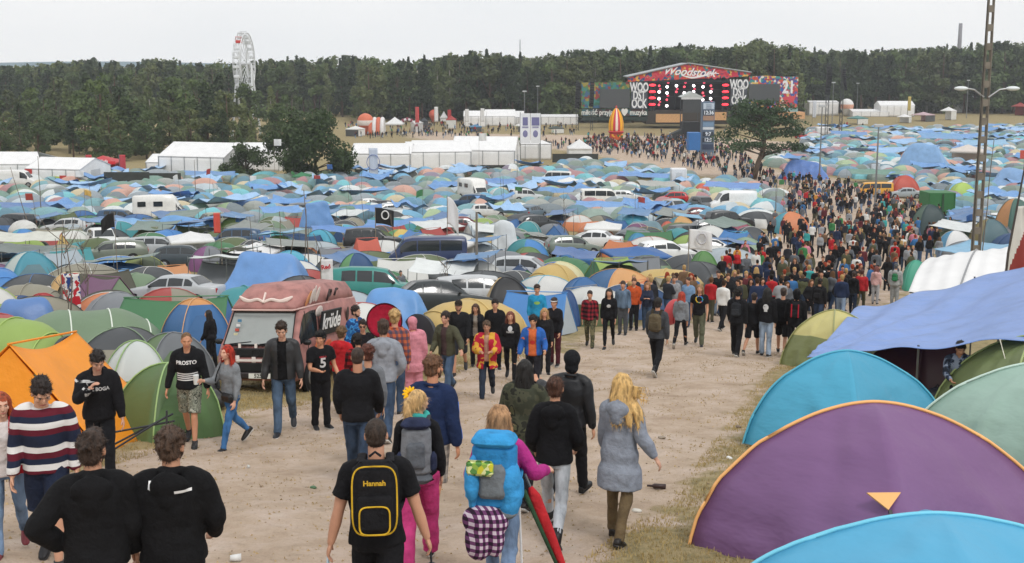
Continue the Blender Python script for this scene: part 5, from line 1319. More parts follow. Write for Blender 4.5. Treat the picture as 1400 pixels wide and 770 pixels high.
balloon(720 - 127, 167, 150, 'half sized orange inflatable ball among booths by the forest', '#dc5b3a', bandc='#dc5b3a')
def arch_inflatable():
 p = G(517, 184); H = h_at(p, 160); o = empty('inflatable_arch', p, label='orange and white striped inflatable arch beside the orange ball', cat='inflatable')
 for i, x in enumerate((-2.0, -.9, .2, 1.3)):
  mb = MB(); mb.tube([(x, math.cos(t) * 2.2, abs(math.sin(t)) * (H - .6)) for t in [math.pi * k / 14 for k in range(15)]], .62, 10); mb.build('tube', nylon('#dc6230' if i % 2 == 0 else '#dedede'), o, True)
arch_inflatable()
def gate():
 p = G(557, 181); H = h_at(p, 162); o = empty('gate_arch', p, label='white gate with red star trim at the edge of the field', cat='gate'); 
 mb = MB(); pts = [(-2.6, 0, 0), (-2.6, 0, H * .5), (-1.2, 0, H * .85), (0, 0, H * .95), (1.2, 0, H * .85), (2.6, 0, H * .5), (2.6, 0, 0)]; mb.tube(pts, .42, 8); mb.build('arch', nylon('#d8d4d6'), o)
 for k, q in enumerate(pts[1:-1]): mb = MB(); mb.ell(q, (.55, .5, .55), None, 8, 6); mb.build('star', nylon('#8f2740'), o)
gate()
def towerbanner():
 p = G(725, 222); y = p.y; h = lambda py: h_at(p, py); o = empty('banner_tower', p, label='square white banner tower with violet emblems over the marquees', cat='tower')
 for sx in (-1, 1):
  for sy in (0, 3.2): mb = MB(); mb.tube([(sx * 1.95, sy, 0), (sx * 1.95, sy, h(155))], .1, 6); mb.build('tower_post', metal(), o)
 for k, x in enumerate((-1.0, 1.0)):
  mb = MB(); mb.box((x, -.1, (h(155) + h(196)) / 2), (1.93, .1, h(155) - h(196))); mb.build('banner', nylon('#d9dadd', .1), o)
  mb = MB(); mb.box((x, -.19, h(166)), (1.5 if k else 1.0, .05, 1.6)); mb.build('emblem', paint('#6b6a94', .6), o)
  mb = MB(); mb.ell((x, -.17, h(183)), (.5, .06, .7), None, 8, 6); mb.build('emblem', paint('#77769c', .6), o)
  mb = MB(); mb.box((x, -.19, h(174)), (1.2, .04, .3)); mb.build('emblem', paint('#8d8ca8', .6), o)
towerbanner()
p = at(1311, 75, 1300); mb = MB(); zt = at(1311, 32, 1300).z
mb.rings([[(math.cos(t) * r, math.sin(t) * r, z) for t in [2 * math.pi * i / 20 for i in range(20)]] for z, r in ((0, 3.0), (zt * .6, 2.4), (zt, 2.0), (zt, 1.4))])
tag(mb.build('chimney', M('#77757a', .9, .15, .3), loc=(p.x, 1300, 0), smooth=True), 'tall slim concrete chimney beyond the far right forest', 'chimney')
p = at(711, 75, 640); mb = MB(); zt = at(711, 54, 640).z
for sx, sy in ((-.5, -.4), (.5, -.4), (0, .5)): mb.tube([(sx, sy, 0), (sx * .4, sy * .4, zt)], .10, 4)
for k in range(30): z = zt * k / 30; mb.tube([(-.5 + .3 * k / 30, -.4 + .24 * k / 30, z), (.5 - .3 * k / 30, -.4 + .24 * k / 30, z + zt / 30)], .06, 3)
tag(mb.build('radio_mast', metal('#9a9da0'), loc=(p.x, 640, 0)), 'thin lattice radio mast above the forest near the centre', 'mast')
for i, (px, bs, tp, lb) in enumerate(((717, 190, 125, 'slim mast with small lamp head left of the loudspeakers'), (1137, 178, 113, 'pair topped steel mast beside the larger loudspeaker column'), (1171, 158, 114, 'single lamp mast right of the loudspeaker columns'), (1120, 250, 145, 'thin pole over the tents right of the lone pine'), (1196, 285, 172, 'grey pole rising between tents above the yellow van'), (1321, 162, 110, 'far lamp mast with red pennant by the far right marquees'), (735, 172, 118, 'bare thin mast left of the outer loudspeaker stack'))):
 p = G(px, bs); h = h_at(p, tp); o = empty('field_mast', p, label=lb, cat='mast'); mb = MB(); mb.tube([(0, 0, 0), (0, 0, h)], [.13, .08], 6); mb.build('pole', metal('#8f9193'), o)
 mb = MB(); mb.box((0, 0, h), (1.1, .4, .35), bev=.05); mb.build('lamp_head', plastic('#b4b7b9'), o)
for i, (a, b_, t, bt, lb) in enumerate(((143, 205, 236, 256, 'dark grey fence screen below the red promotion tent'), (205, 248, 237, 254, 'dark fence section left of the blue tarp awning'), (755, 818, 210, 222, 'dark low fence by the small pointed pavilion'), (484, 620, 232, 240, 'dark low fence below the row of white marquees'), (640, 750, 226, 234, 'dark low fence under the flat topped marquee'))):
 p0, p1 = G(a, bt), G(b_, bt); y = (p0.y + p1.y) / 2; h = h_at(p0, t); L = p1.x - p0.x; mb = MB()
 mb.box((0, 0, h / 2), (L, .06, h)); o = mb.build('fence_panel', M('#3c3e3a', .9, .2, 1), loc=(p0.x + L / 2, y, float(gz(p0.x + L / 2, y)))); o.name = 'screen_fence'; tag(o, lb, 'fence')
for i, (px, bs, tp, w_, c, lb) in enumerate(((486, 186, 172, 20, '#e0e0de', 'white booth with dark front left of the orange ball'), (570, 180, 163, 14, '#cfd0d0', 'pale booth right of the star trimmed gate'), (580, 178, 160, 10, '#3c4044', 'dark stall beside the pale booth'), (617, 176, 158, 14, '#b8342c', 'red roofed stall by the forest'), (650, 180, 170, 16, '#3f7ab0', 'blue stall in front of the small white tents'), (760, 182, 172, 18, '#3a4a40', 'dark green stall left of the loudspeakers'), (712, 180, 168, 14, '#dcdcda', 'small white kiosk left of the banner tower mast'), (1172, 170, 158, 20, '#3f8a86', 'teal stall by the round white balloon'), (1262, 166, 153, 22, '#c9a8b0', 'pinkish stall under the long white marquee'), (1296, 164, 146, 16, '#e4e4e2', 'white peaked stall left of the lamp arms'), (1394, 158, 140, 18, '#a8342e', 'red stall at the far right edge'), (1236, 168, 156, 16, '#e2e2e0', 'white low stall in the middle of the far right row'))):
 p = G(px, bs); H = h_at(p, tp); o = gazebo('stall', c, w_ / F * p.y, H * .72, H * .28, True, i, [('#d6d6d2' if i % 2 else '#4a4e50', 's'), (c, 'e')], val=.25); place(o, p, RA(i * 7 - 20)); tag(o, lb, 'stall', 'stalls at the far edge of the field')
for i, (px, bs, tp, c, lb) in enumerate(((568, 182, 146, '#d23c3c', 'tall red flag beside the star trimmed gate'), (594, 180, 146, '#dcdcdc', 'tall white flag between orange ball and gate'), (612, 176, 150, '#c8242c', 'red feather flag by the tiny pavilion'), (636, 178, 149, '#e2e2e2', 'white feather flag left of the white house tents'), (657, 178, 148, '#e2e2e2', 'white feather flag before the wider house tent'), (1110, 176, 138, '#d0d4da', 'pale feather flag beside the trailer marquee'), (1240, 164, 132, '#c9b43c', 'yellow pennant over the long marquee'))):
 p = G(px, bs); h = h_at(p, tp); o = flag('flag', c, h, 1.1, h * .6, i, r=.06); place(o, p); tag(o, lb, 'flag', 'feather flags at the far edge')
LM = []      # landmarks for describing neighbours: (x, y, phrase)
FOOT = []    # footprints already taken: (x, y, r)
def foot(p, r): FOOT.append((p[0], p[1], r))
def ridge_tent(name, col, L=2.6, Wd=2.4, H=1.5, seed=1, doorcol=None, skew=.0):
 def fn(a, b):
  x = (a - .5) * L; s_ = (b - .5) * 2; m_ = abs(s_)
  z = H * (1 - m_) ** .93 * (1 - .10 * math.sin(math.pi * a)); return (x * (1 + .12 * m_) + skew * (1 - m_), s_ * Wd / 2, max(z, 0.0))
 me = cloth_mesh(fn, 30, 30, .02, seed, 2.4, .01); o = put(me, name, nylon(col))
 for sg in (-1, 1):
  mb = MB(); x = sg * L * .49; mb.add([(x * 1.12, -Wd / 2 * .98, 0), (x * 1.12, Wd / 2 * .98, 0), (x + skew, 0, H * .97)], [(0, 1, 2)]); mb.add([(x * 1.10, -Wd / 2 * .98, 0), (x * 1.10, Wd / 2 * .98, 0), (x * .98 + skew, 0, H * .97)], [(2, 1, 0)]); mb.build('end_wall', nylon(doorcol or col, .1), o)
 mb = MB(); mb.tube([(-L / 2 * 1.02 + skew, 0, H * 1.005), (L / 2 * 1.02 + skew, 0, H * 1.005)], .018, 6); mb.build('ridge_pole', nylon(col, 0), o)
 return o
def tent(kind, px, base, top, wpx, cols, label, rz=None, doorcol=None, trim=None, depth=.85, h=None, p=None, lm=None, **k):
 """base: pixel row of the near foot"""
 q = p or G(px, base); w_ = wpx / F * q.y; d = w_ * depth; c = V(q.x + q.x / q.y * d * .45, q.y + d * .45, 0); c.z = float(gz(c.x, c.y)); H = h or h_at(c, top)
 va = -math.atan2(c.x, c.y); rz = (va + (RA(rz) if rz is not None else RA((px * 53 + base * 17) % 70 - 35)))
 if kind == 'dome': o = dome_tent('dome_tent', cols, w_ * .93, d, H, int(px), doorcol=doorcol, trim=trim, door=-math.pi / 2 % (2 * math.pi), **k)
 elif kind == 'tunnel': o = tunnel_tent('tunnel_tent', cols, w_, d, H, seed=int(px), doorcol=doorcol, trim=trim, **k)
 elif kind == 'ridge': o = ridge_tent('ridge_tent', cols[0], w_ * .9, d, H, int(px), doorcol=doorcol)
 place(o, c, rz, tilt=True); tag(o, label, 'tent', k.get('group', 'tents of the camp')); foot(c, max(w_, d) * .45)
 if lm: LM.append((c.x, c.y, lm))
 return o
def tp(px, base, top, wpx, col, label, over=False, depth=.6, low=.75, rz=None, sag=.3, amp=.06, lm=None, **k):
 q = G(px, base); w_ = wpx / F * q.y; d = w_ * depth; c = V(q.x + q.x / q.y * d * .5, q.y + d * .5, 0); c.z = float(gz(c.x, c.y)); H = h_at(c, top) + (.0 if over else .25 * sag)
 o = tarp('tarp', col, w_, d, H, H * low, sag, int(px), over=over, amp=amp, **k)
 place(o, c, -math.atan2(c.x, c.y) + (RA(rz) if rz is not None else RA((px * 31) % 30 - 15)), tilt=True); tag(o, label, 'tarp', 'tarpaulins strung over the camp'); foot(c, max(w_, d) * .42)
 if lm: LM.append((c.x, c.y, lm))
 return o
def vh(kind, px, base, wpx, rz, col, label, name='car', cat='car', two=None, lm=None, fit=True, group='cars parked in the camp'):
 """wpx: seen width, only used to settle the distance when the wheels are hidden"""
 q = G(px, base); o = car(name, kind, col, two); c = V(q.x, q.y + 1.2, 0); u_ = V(-c.x, -c.y, 0).normalized(); foot(c + u_ * 2.8, 1.8); foot(c + u_ * 4.4 + V(-1.5, 0, 0), 1.1); foot(c + u_ * 4.4 + V(1.5, 0, 0), 1.1); c.z = float(gz(c.x, c.y)); place(o, c, RA(rz), tilt=True); tag(o, label, cat, group if cat == 'car' else 'vans parked in the camp'); foot(c, 2.3)
 if lm: LM.append((c.x, c.y, lm))
 return o
def pole_thing(px, base, top, label, r=.03, tilt=0, col='#6d6256', name='pole', cat='pole', p=None):
 q = p or G(px, base); h = h_at(q, top) / math.cos(RA(tilt)); mb = MB(); n = 7
 mb.tube([(math.sin(RA(tilt)) * h * k / n + .02 * math.sin(k * 2.1 + px), 0, math.cos(RA(tilt)) * h * k / n - .05) for k in range(n + 1)], [r * (1 - .45 * k / n) for k in range(n + 1)], 7)
 o = mb.build(name, wood(col), loc=q, smooth=True); tag(o, label, cat, 'thin poles standing in the camp'); return o
def near(px, y, h_top_px, L, Wd, cols, label, rz, trim=None, **k):
 p = at(px, 500, y); p.z = float(gz(p.x, y)); x = (px - CX) / F * (y * cp + (CAMZ - p.z - .7) * sp_); p.x = x; p.z = float(gz(x, y)); H = h_at(p, h_top_px)
 o = dome_tent('dome_tent', cols, L, Wd, H, int(px), hero=True, trim=trim, amp=.075, **k); place(o, p, RA(rz), tilt=True); tag(o, label, 'tent', 'big dome tents beside the road'); foot(p, L * .5); return o, H
o, H = near(1290, 8.2, 710, 2.45, 2.4, ['#3aa2da'], 'sky blue dome tent in the bottom right corner, nearest of all', 41, trim='#57b3dc', poles=(0, 1), door=0)
purple, H = near(1203, 10.2, 558, 2.62, 2.5, ['#7c4f87'], 'big purple dome tent with orange piping and orange vent flap', 40, trim='#eda23c', poles=(0, 1))
mb = MB(); zt = H * .56
dirn = V(0, -1, 0)
mb.add([(-.17, 0, 0), (.13, 0, .0), (-.02, -.03, -.17), (-.17, .02, 0), (.13, .02, 0), (-.02, -.01, -.17)], [(0, 2, 1), (3, 4, 5), (0, 1, 4, 3), (1, 2, 5, 4), (2, 0, 3, 5)])
fl = mb.build('vent_flap', nylon('#f0a53e', .1), purple)
bv = BVHTree.FromPolygons([v.co for v in purple.data.vertices], [tuple(q.vertices) for q in purple.data.polygons])
hd = V(-.80, -.60, 0); hit = bv.ray_cast(hd * 4 + V(0, 0, zt), -hd); fl.location = hit[0] + hd * .10; fl.rotation_euler = (Matrix.Rotation(RA(-42), 3, 'Z') @ Matrix.Rotation(RA(-35), 3, 'X')).to_euler()
mb = MB(); mb.box((0, .0, -.19), (.03, .02, .05)); kn = mb.build('toggle', plastic('#1a1a1c'), fl)
teal, H = near(1162, 15.7, 484, 2.2, 2.05, ['#159dce', '#1893c2'], 'turquoise dome tent with drooping side between the purple tent and tarp', 38, trim='#2a9cc4', poles=(0, 1))
near(1425, 18.2, 462, 2.6, 2.3, ['#6f7f42'], 'olive green round dome tent under the edge of the blue tarp', 10, trim='#889a52')
o, H = near(1452, 13.6, 500, 2.9, 2.6, ['#93b8a8'], 'pale sage green dome tent at the right edge', 14, trim='#b7d2c6')
near(1142, 26.5, 426, 1.8, 1.9, ['#77803c', '#77803c'], 'olive and yellow dome tent poking out left of the blue tarp', 25, trim='#8c8f4c', upper=.55, uppercol='#cfc46a')
def hero_tarp():
 A = at(1103, 489, 20.5); B_ = at(1500, 452, 17.5); C_ = at(1500, 338, 27.5); D_ = at(1172, 424, 28.5)
 o = empty('tarp', (A.x, A.y, float(gz(A.x, A.y))), label='huge pale blue tarpaulin stretched over tents on the right', cat='tarp'); b0 = o.location.copy()
 def fn(a, b):
  p = A.lerp(B_, a).lerp(D_.lerp(C_, a), b)
  ang = math.atan2(b + .02, a + .06)
  z = .085 * math.sin(ang * 26) * (a * a + b * b) ** .25 * (1 - a) - .28 * math.sin(math.pi * b) * math.sin(math.pi * min(1, a * 1.1)) + .34 * math.exp(-((a - .16 - b * .18) / .07) ** 2) * math.sin(math.pi * min(1, b + .25)) * .55
  z += -.10 * math.sin(math.pi * a * 3) ** 2 * (1 - b)
  return (p.x - b0.x, p.y - b0.y, p.z - b0.z + z)
 put(cloth_mesh(fn, 130, 70, .05, 5, 2.6, .01), 'sheet', M('#88a5dc', .42, .09, 1.6, .55, 3.2, .06, spec=.45, kind='tarpaulin', trans=.25), o)
 for a, b in ((.0, 1), (.5, 1), (.99, 1), (.42, .02), (.86, .02)):
  q = Vector(fn(a, b)); g = float(gz(q.x + b0.x, q.y + b0.y)) - b0.z; mb = MB(); mb.tube([(q.x, q.y, g), (q.x, q.y, q.z + .05)], .022, 6); mb.build('pole', metal('#777a7c'), o)
 q = Vector(fn(.70, .0)); g = float(gz(q.x + b0.x, q.y + b0.y - 1.2)) - b0.z
 mb = MB(); mb.tube([q, (q.x - .1, q.y - 1.3, g)], .008, 5); mb.build('guy_rope', cloth('#d8d4c4'), o)
 LM.append((6.5, 24, 'the huge pale blue tarp'))
hero_tarp(); foot((9, 23), 5); foot((6, 25), 3)
def dz(px, y, py=500):
 x = (px - CX) / F * (y * cp + (CAMZ - float(gz(0, y)) - .6) * sp_); return V(x, y, float(gz(x, y)))
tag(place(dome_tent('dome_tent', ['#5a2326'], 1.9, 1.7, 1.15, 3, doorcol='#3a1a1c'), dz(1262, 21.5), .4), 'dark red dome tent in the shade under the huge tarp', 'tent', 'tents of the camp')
person(dz(1308, 19.2), 165, 'person in dark patterned jacket sitting under the huge blue tarp', 1.74, hair=('short', '#1c1714'), legs=(82, 96, 88, 104), arms=((25, 10, 40, 20), (30, 10, 45, 25)), lean=14, head=(10, -20, 0),
       tops=[dict(kind='jacket', mat=pattern('patterned cloth', 'blotch', ['#20242e', '#3a4456', '#8790a2'], 9))], bottom=('trousers', cloth('#17181b')), lod=1, group='people resting in the camp')
def bagthing(p, w_, h, d, col, label, name='bag', cat='bag'):
 mb = MB(); mb.ell((0, 0, h * .45), (w_ / 2, d / 2, h * .48), None, 16, 10); me = remesh(mb, .03, 1); v = getv(me); disp(me, sines(v, 9, 3) * .02); v = getv(me); v[:, 2] = np.maximum(v[:, 2], 0); me.vertices.foreach_set('co', v.ravel()); o = put(me, name, nylon(col, 0)); place(o, p); tag(o, label, cat)
 mb = MB(); mb.tube([(-.12 * w_, 0, h * .9), (0, 0, h * 1.08), (.12 * w_, 0, h * .9)], .012, 6); mb.build('handle', cloth('#222222'), o); return o
bagthing(dz(1283, 19.6), .5, .42, .4, '#25262c', 'dark rucksack on the ground under the huge tarp')
bagthing(dz(1296, 17.6), .45, .2, .35, '#a9a18c', 'pale crumpled bag before the sitting person under the tarp')
def canopy():
 A, B_, C_, D_ = at(1242, 399, 37), at(1400, 392, 35.5), at(1400, 334, 42.5), at(1272, 352, 42.5); o = empty('canopy', (A.x, A.y, float(gz(A.x, A.y))), label='long white arched canopy with scribbled side cloth behind the huge tarp', cat='canopy'); b0 = o.location.copy()
 def fn(a, b):
  p = A.lerp(B_, a).lerp(D_.lerp(C_, a), b); z = .5 * math.sin(math.pi * b) * (.4 + .6 * math.sin(math.pi * min(1, a + .12))) - .05 * math.sin(a * 19) ** 2; return (p.x - b0.x, p.y - b0.y, p.z - b0.z + z)
 put(cloth_mesh(fn, 50, 30, .03, 5, 1.6, .01), 'roof', nylon('#eeeeee', .2), o)
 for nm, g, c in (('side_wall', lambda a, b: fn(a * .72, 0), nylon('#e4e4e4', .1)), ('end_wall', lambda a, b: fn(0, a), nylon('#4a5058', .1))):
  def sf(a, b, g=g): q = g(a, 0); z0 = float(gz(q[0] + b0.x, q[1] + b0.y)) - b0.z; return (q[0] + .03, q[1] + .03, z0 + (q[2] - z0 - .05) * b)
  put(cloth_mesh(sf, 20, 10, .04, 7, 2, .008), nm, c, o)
 mb = MB(); pts, rr = smoothpts([Vector(fn(.1 + .045 * k, 0)) + V(0, -.06, -.35 - .22 * (k % 2)) for k in range(13)], [.03] * 13, 3); mb.tube(pts, .028, 5); mb.build('scribble', paint('#2c3040', .8), o)
 mb = MB(); mb.tube([Vector(fn(.45 + .06 * math.sin(b * 2), b)) + V(0, 0, .03) for b in [k / 12 for k in range(13)]], .035, 5); mb.build('frame_rib', metal('#9a9c9e'), o)
 LM.append((A.x + 1.5, A.y + 2, 'the white arched canopy')); foot((A.x + 2, 40), 3.2); foot((A.x + 5, 39), 3)
canopy()
tent('dome', 1252, 398, 352, 38, ['#2fa98c'], 'sea green tent tucked left of the white arched canopy', 10, h=1.5)
def h_pole():
 p = dz(1331, 48); h = h_at(p, -14); o = empty('utility_pole', p, label='tall twin leg concrete utility pole with two lamp arms', cat='utility pole')
 m_ = M('#7b746a', .9, .18, 3, .4, 30); mb = MB()
 for sx in (-1, 1): mb.tube([(sx * .17, 0, -.3), (sx * .11, 0, h)], [(.085, .12), (.06, .09)], 4, flat=(1, 0, 0))
 n = 17
 for k in range(n + 1): z = h * k / n; w_ = .34 - .12 * k / n; mb.box((0, 0, z), (w_, .15, .3))
 mb.build('shaft', m_, o)
 zl = at(1331, 133, 48).z - p.z; za = at(1331, 122, 48).z - p.z
 for sg in (-1, 1):
  mb = MB(); mb.tube([(sg * .1, -.1, zl), (sg * .55, -.12, za - .02), (sg * .85, -.12, za + .02)], .035, 6); a_ = mb.build('lamp_arm', metal('#b9bbbd'), o)
  mb = MB(); mb.ell((sg * 1.12, -.12, za + .03), (.31, .13, .10), None, 16, 10); mb.build('lamp_head', plastic('#d3d8da'), a_, True)
 mb = MB(); mb.tube([(-.24, -.14, .3), (-.2, -.12, h)], .014, 5); mb.build('cable', rubber(), o); LM.append((p.x, p.y, 'the tall concrete pole')); foot(p, .6)
h_pole()
def hero_flag():
 p = dz(1366, 31); o = empty('flag', p, label='white flag with red and orange field on a dark leaning pole', cat='flag'); h = h_at(p, 182)
 mb = MB(); mb.tube([(0, 0, 0), (.12, 0, h * .45), (.55, 0, h)], [.045, .035, .02], 7); mb.build('pole', wood('#4a4440'), o)
 z1 = h_at(p, 282); z0 = h_at(p, 372)
 def fn(a, b):
  z = z0 + (z1 - z0) * b; x = .05 + .25 * b + a * (1.05 - .72 * b ** 1.2); return (x, .09 * math.sin(a * 9 + b * 3) * a, z - a * .12 * (1 - b))
 me = cloth_mesh(fn, 24, 24, .02, 4, 5, .006); c = put(me, 'cloth', [nylon('#dcd9d2', .35), nylon('#a8322a', .35), nylon('#d6762e', .35)], o)
 me.polygons.foreach_set('material_index', [(0 if q.center.z > z0 + (z1 - z0) * .62 or q.center.x > .95 or q.center.x < .16 + (q.center.z - z0) * .3 else (2 if (q.center.x > .6) else 1)) for q in me.polygons])
hero_flag()
o = tent('ridge', 60, 626, 466, 270, ['#ffa21c'], 'big bright orange ridge tent at the left edge behind three walkers', 66, depth=1.1)
for c_ in [o] + list(o.children): c_.data.materials[0] = M((.95, .36, .025), .5, .07, 1.2, .6, 3, .06, kind='nylon', trans=.25)
tent('tunnel', 122, 500, 424, 238, ['#6f8a68'], 'long sage green tunnel tent behind the orange tent', 4, depth=.6, hoops=4, trim='#c9d2c4', lm='the long green tunnel tent')
tent('dome', 97, 532, 472, 74, ['#8f2328', '#33343a'], 'dark grey and red dome tent between orange and green tents', 40, doorcol='#2b2c31')
tent('dome', 183, 572, 469, 96, ['#5f8a44'], 'green dome tent with pale grey top and teal vent', 12, upper=.52, uppercol='#c6cdcb', trim='#7ea35c')
tent('dome', 236, 540, 457, 112, ['#5d7a48', '#6e7378'], 'green and grey dome tent left of the red camper van', 20, doorcol='#4d6a3c')
tent('dome', 228, 602, 500, 130, ['#53753c'], 'low bright green dome tent nearest the road on the left', 34, doorcol='#4c7435', trim='#86ab5c')
tent('dome', 268, 490, 410, 88, ['#2c66ab', '#2c66ab'], 'royal blue dome tent with orange cap behind the red haired walker', 25, upper=.9, uppercol='#d8903a', trim='#c58f52', doorcol='#245a99')
def vent(o):
 mb = MB(); mb.add([(-.16, 0, 0), (.16, 0, 0), (0, -.03, .22), (0, -.10, .06)], [(0, 1, 3), (1, 2, 3), (2, 0, 3)]); v_ = mb.build('vent', nylon('#2f9a8c', .1), o); v_.location = (0, -.62, 1.0)
def chair():
 p = G(178, 632); o = empty('folding_frame', p, label='collapsed dark metal camping frame leaning before the green tents', cat='camping frame')
 for a, b in (((-.5, 0, 0), (.5, .1, .62)), ((-.5, .25, .3), (.6, .1, .55)), ((-.3, 0, 0), (-.3, .1, .95)), ((.5, 0, 0), (.5, .1, .7)), ((-.4, .2, .12), (.55, .2, .62))):
  mb = MB(); mb.tube([a, b], .016, 6); mb.build('tube', metal('#4a4c50'), o)
chair()
bagthing(G(286, 560), .8, .42, .5, '#1d1e21', 'heap of black bags on the grass by the camper van front', 'bag', 'bags')
def camper():
 fr = G(350, 538); fd = V(math.cos(RA(-99)), math.sin(RA(-99)), 0); c = fr - fd * 2.2; c.z = float(gz(c.x, c.y)) + .02
 o = car('camper_van', 'bus', '#b0706a', lod=0); place(o, c, RA(-99), s=(1, 1, .93), tilt=True); tag(o, 'red painted camper van with raised roof and black krüde board', 'van'); foot(c, 2.6); foot(c - fd * 2, 1.6); LM.append((c.x, c.y, 'the red camper van'))
 wm_ = M('#a0706a', .65, .28, 4, .15, 30, .003, kind='worn paint'); bpy.data.objects[KIDS[o.name][0].name].data.materials[0] = wm_
 for ch in list(KIDS[o.name]):
  if (ch.name.startswith('window') and np.mean([v.co.x for v in ch.data.vertices]) < .9) or ch.name.split('.')[0] in ('headlight', 'grille', 'number_plate', 'front_bumper', 'windscreen'): KIDS[o.name].remove(ch); bpy.data.objects.remove(ch)
 pk = '#ad6560'
 mb = MB(); st = [(-2.12, .70, 1.86, 2.10), (-1.9, .73, 1.86, 2.30), (.9, .74, 1.88, 2.38), (1.35, .72, 1.87, 2.27), (1.78, .68, 1.83, 1.96)]
 def sec(s): x, w_, a, b = s; return [(x, -w_ * 1.04, a - .02), (x, -w_ * .99, a + (b - a) * .5), (x, -w_ * .80, b - .03), (x, 0, b + .04), (x, w_ * .80, b - .03), (x, w_ * .99, a + (b - a) * .5), (x, w_ * 1.04, a - .02)]
 mb.rings([sec(s) for s in st]); ro = mb.build('high_roof', wm_, o, True); fixn(ro)
 mb = MB(); mb.tube([(x, sg * w_ * 1.06, z) for sg in (1,) for x, w_, z in ((-2.1, .70, 1.86), (.9, .74, 1.88), (1.5, .72, 1.86), (1.86, .62, 1.83))] + [(1.88, 0, 1.83)] + [(x, -w_ * 1.06, z) for x, w_, z in ((1.86, .62, 1.83), (1.5, .72, 1.86), (.9, .74, 1.88), (-2.1, .70, 1.86))], .022, 6); mb.build('roof_gutter', paint('#c9a8a0'), o)
 mb = MB(); mb.box((2.175, 0, .92), (.06, 1.5, .20), bev=.02); mb.build('grille', plastic('#131416'), o)
 mb = MB(); mb.box((2.20, 0, .60), (.07, 1.55, .20), bev=.02); mb.build('lower_grille', plastic('#131416'), o)
 mb = MB(); mb.tube([(2.215 , math.cos(t) * .075, .92 + math.sin(t) * .075) for t in [2 * math.pi * i / 16 for i in range(17)]], .008, 5); mb.build('emblem', metal('#3a3b3e'), o)
 for sg in (-1, 1):
  mb = MB(); mb.ell((2.17, sg * .64, .92), (.07, .11, .11), None, 16, 10); h_ = mb.build('headlight', M('#b9c0c4', .15, .05, 3, 0), o, True)
  mb = MB(); mb.tube([(2.2, sg * .64 + math.cos(t) * .115, .92 + math.sin(t) * .115) for t in [2 * math.pi * i / 18 for i in range(19)]], .014, 5); mb.build('ring', metal('#9a9c9e'), h_)
  mb = MB(); mb.box((2.23, sg * .70, .60), (.04, .16, .09), bev=.02); mb.build('indicator', plastic('#c9702a'), o)
 mb = MB(); mb.box((2.24, 0, .43), (.14, 1.72, .14), bev=.03); mb.build('front_bumper', plastic('#2a2324'), o)
 mb = MB(); mb.box((2.25, 0, .76), (.02, 1.2, .05)); mb.build('stripe', paint('#d9cfc8'), o)
 for k, y in enumerate((-.4, -.05, .22, .5)):
  mb = MB(); mb.box((2.20, y, .76), (.03, .08, .14 if k % 2 else .2)); mb.build('painted_figure', paint('#ddd3cc', .6), o); mb = MB(); mb.box((2.16, y + .03, 1.05), (.03, .05, .13)); mb.build('painted_figure', paint('#ddd3cc', .6), o)
 mb = MB(); vs, fs = grid_mesh(8, 6, lambda u, v_: (2.10 - .40 * v_ + .02, (u - .5) * 2 * (.72 - .06 * v_), 1.10 + .66 * v_)); mb.add(vs, fs); w_ = mb.build('windscreen', M('#8c918f', .22, .12, 2, 0, spec=.7, kind='glass'), o, True)  # bright reflection put into the glass as a lighter base colour
 for a, b in (((2.13, -.60, 1.10), (2.09, -.15, 1.15)), ((2.13, .05, 1.10), (2.09, .52, 1.15))): mb = MB(); mb.tube([a, b], .012, 5); mb.build('wiper', rubber(), o)
 mb = MB(); mb.tube([(2.12, -.73, 1.08), (1.72, -.67, 1.78), (1.72, .67, 1.78), (2.12, .73, 1.08), (2.12, -.73, 1.08)], .02, 5); mb.build('window_seal', rubber(), o)
 for k in range(4): mb = MB(); mb.box((2.0 - .02 * k, -.52 + .02 * k, 1.30 + .1 * k), (.02, .08, .06)); mb.build('sticker', paint(('#c9c4a0', '#b94a3a', '#d8d8d8', '#4a7a9a')[k], .6), o)
 mb = MB(); mb.box((2.32, .12, .43), (.012, .46, .11)); pl = mb.build('number_plate', plastic('#d5d5cd'), o)
 text_part('5254', .115, M('#141414', .7), pl, (2.33, .12, .43), (RA(90), 0, RA(90)), name='plate_lettering', bold=.002, depth=.001)
 for sy in (1,):
  def sidept(x, z): 
   return V(x, .905 if z < 1.08 else (.905 - (z - 1.08) * .13 if z < 1.86 else .78 - max(0, z - 2.15) * .35), z)
  for x, z, rx, rz_, c in ((1.05, 2.08, .09, .20, '#d8ccc4'), (.88, 2.12, .09, .24, '#d8ccc4'), (.70, 2.10, .10, .20, '#d8ccc4'), (1.28, 2.05, .07, .2, '#c98a5c'), (.72, 1.72, .24, .13, '#d8ccc4'), (-.1, 1.4, .18, .25, '#c4705a'), (.95, .95, .35, .22, '#c9693a'), (.4, .8, .3, .25, '#c25a3a'), (-.5, .75, .4, .2, '#9a4a3a'), (-1.2, 1.5, .12, .2, '#3a2e2c')):
   mb = MB(); mb.ell(sidept(x, z) + V(0, .015, 0), (rx, .014, rz_), Euler((-.13 if z < 1.9 else -.28, RA(20 * math.sin(x * 9)), 0)).to_matrix(), 12, 7); mb.build('painted_petal', paint(c, .6), o, True)
  text_part('p  r', .42, paint('#3c2f2e', .6), o, (-.15, .86, 2.14), (RA(90 + 14), 0, RA(180)), name='painted_letters', depth=.02)
  for x in (1.62, .82): mb = MB(); mb.tube([sidept(x, z) + V(0, .008, 0) for z in (.45, .8, 1.1, 1.8)], .008, 4); mb.build('door_gap', rubber(), o)
  mb = MB(); mb.box((.22, .925, 1.44), (1.30, .05, .58), rot=Euler((RA(-7), 0, 0)).to_matrix(), bev=.01); sg = mb.build('sign_board', M('#1b1d1f', .6), o)
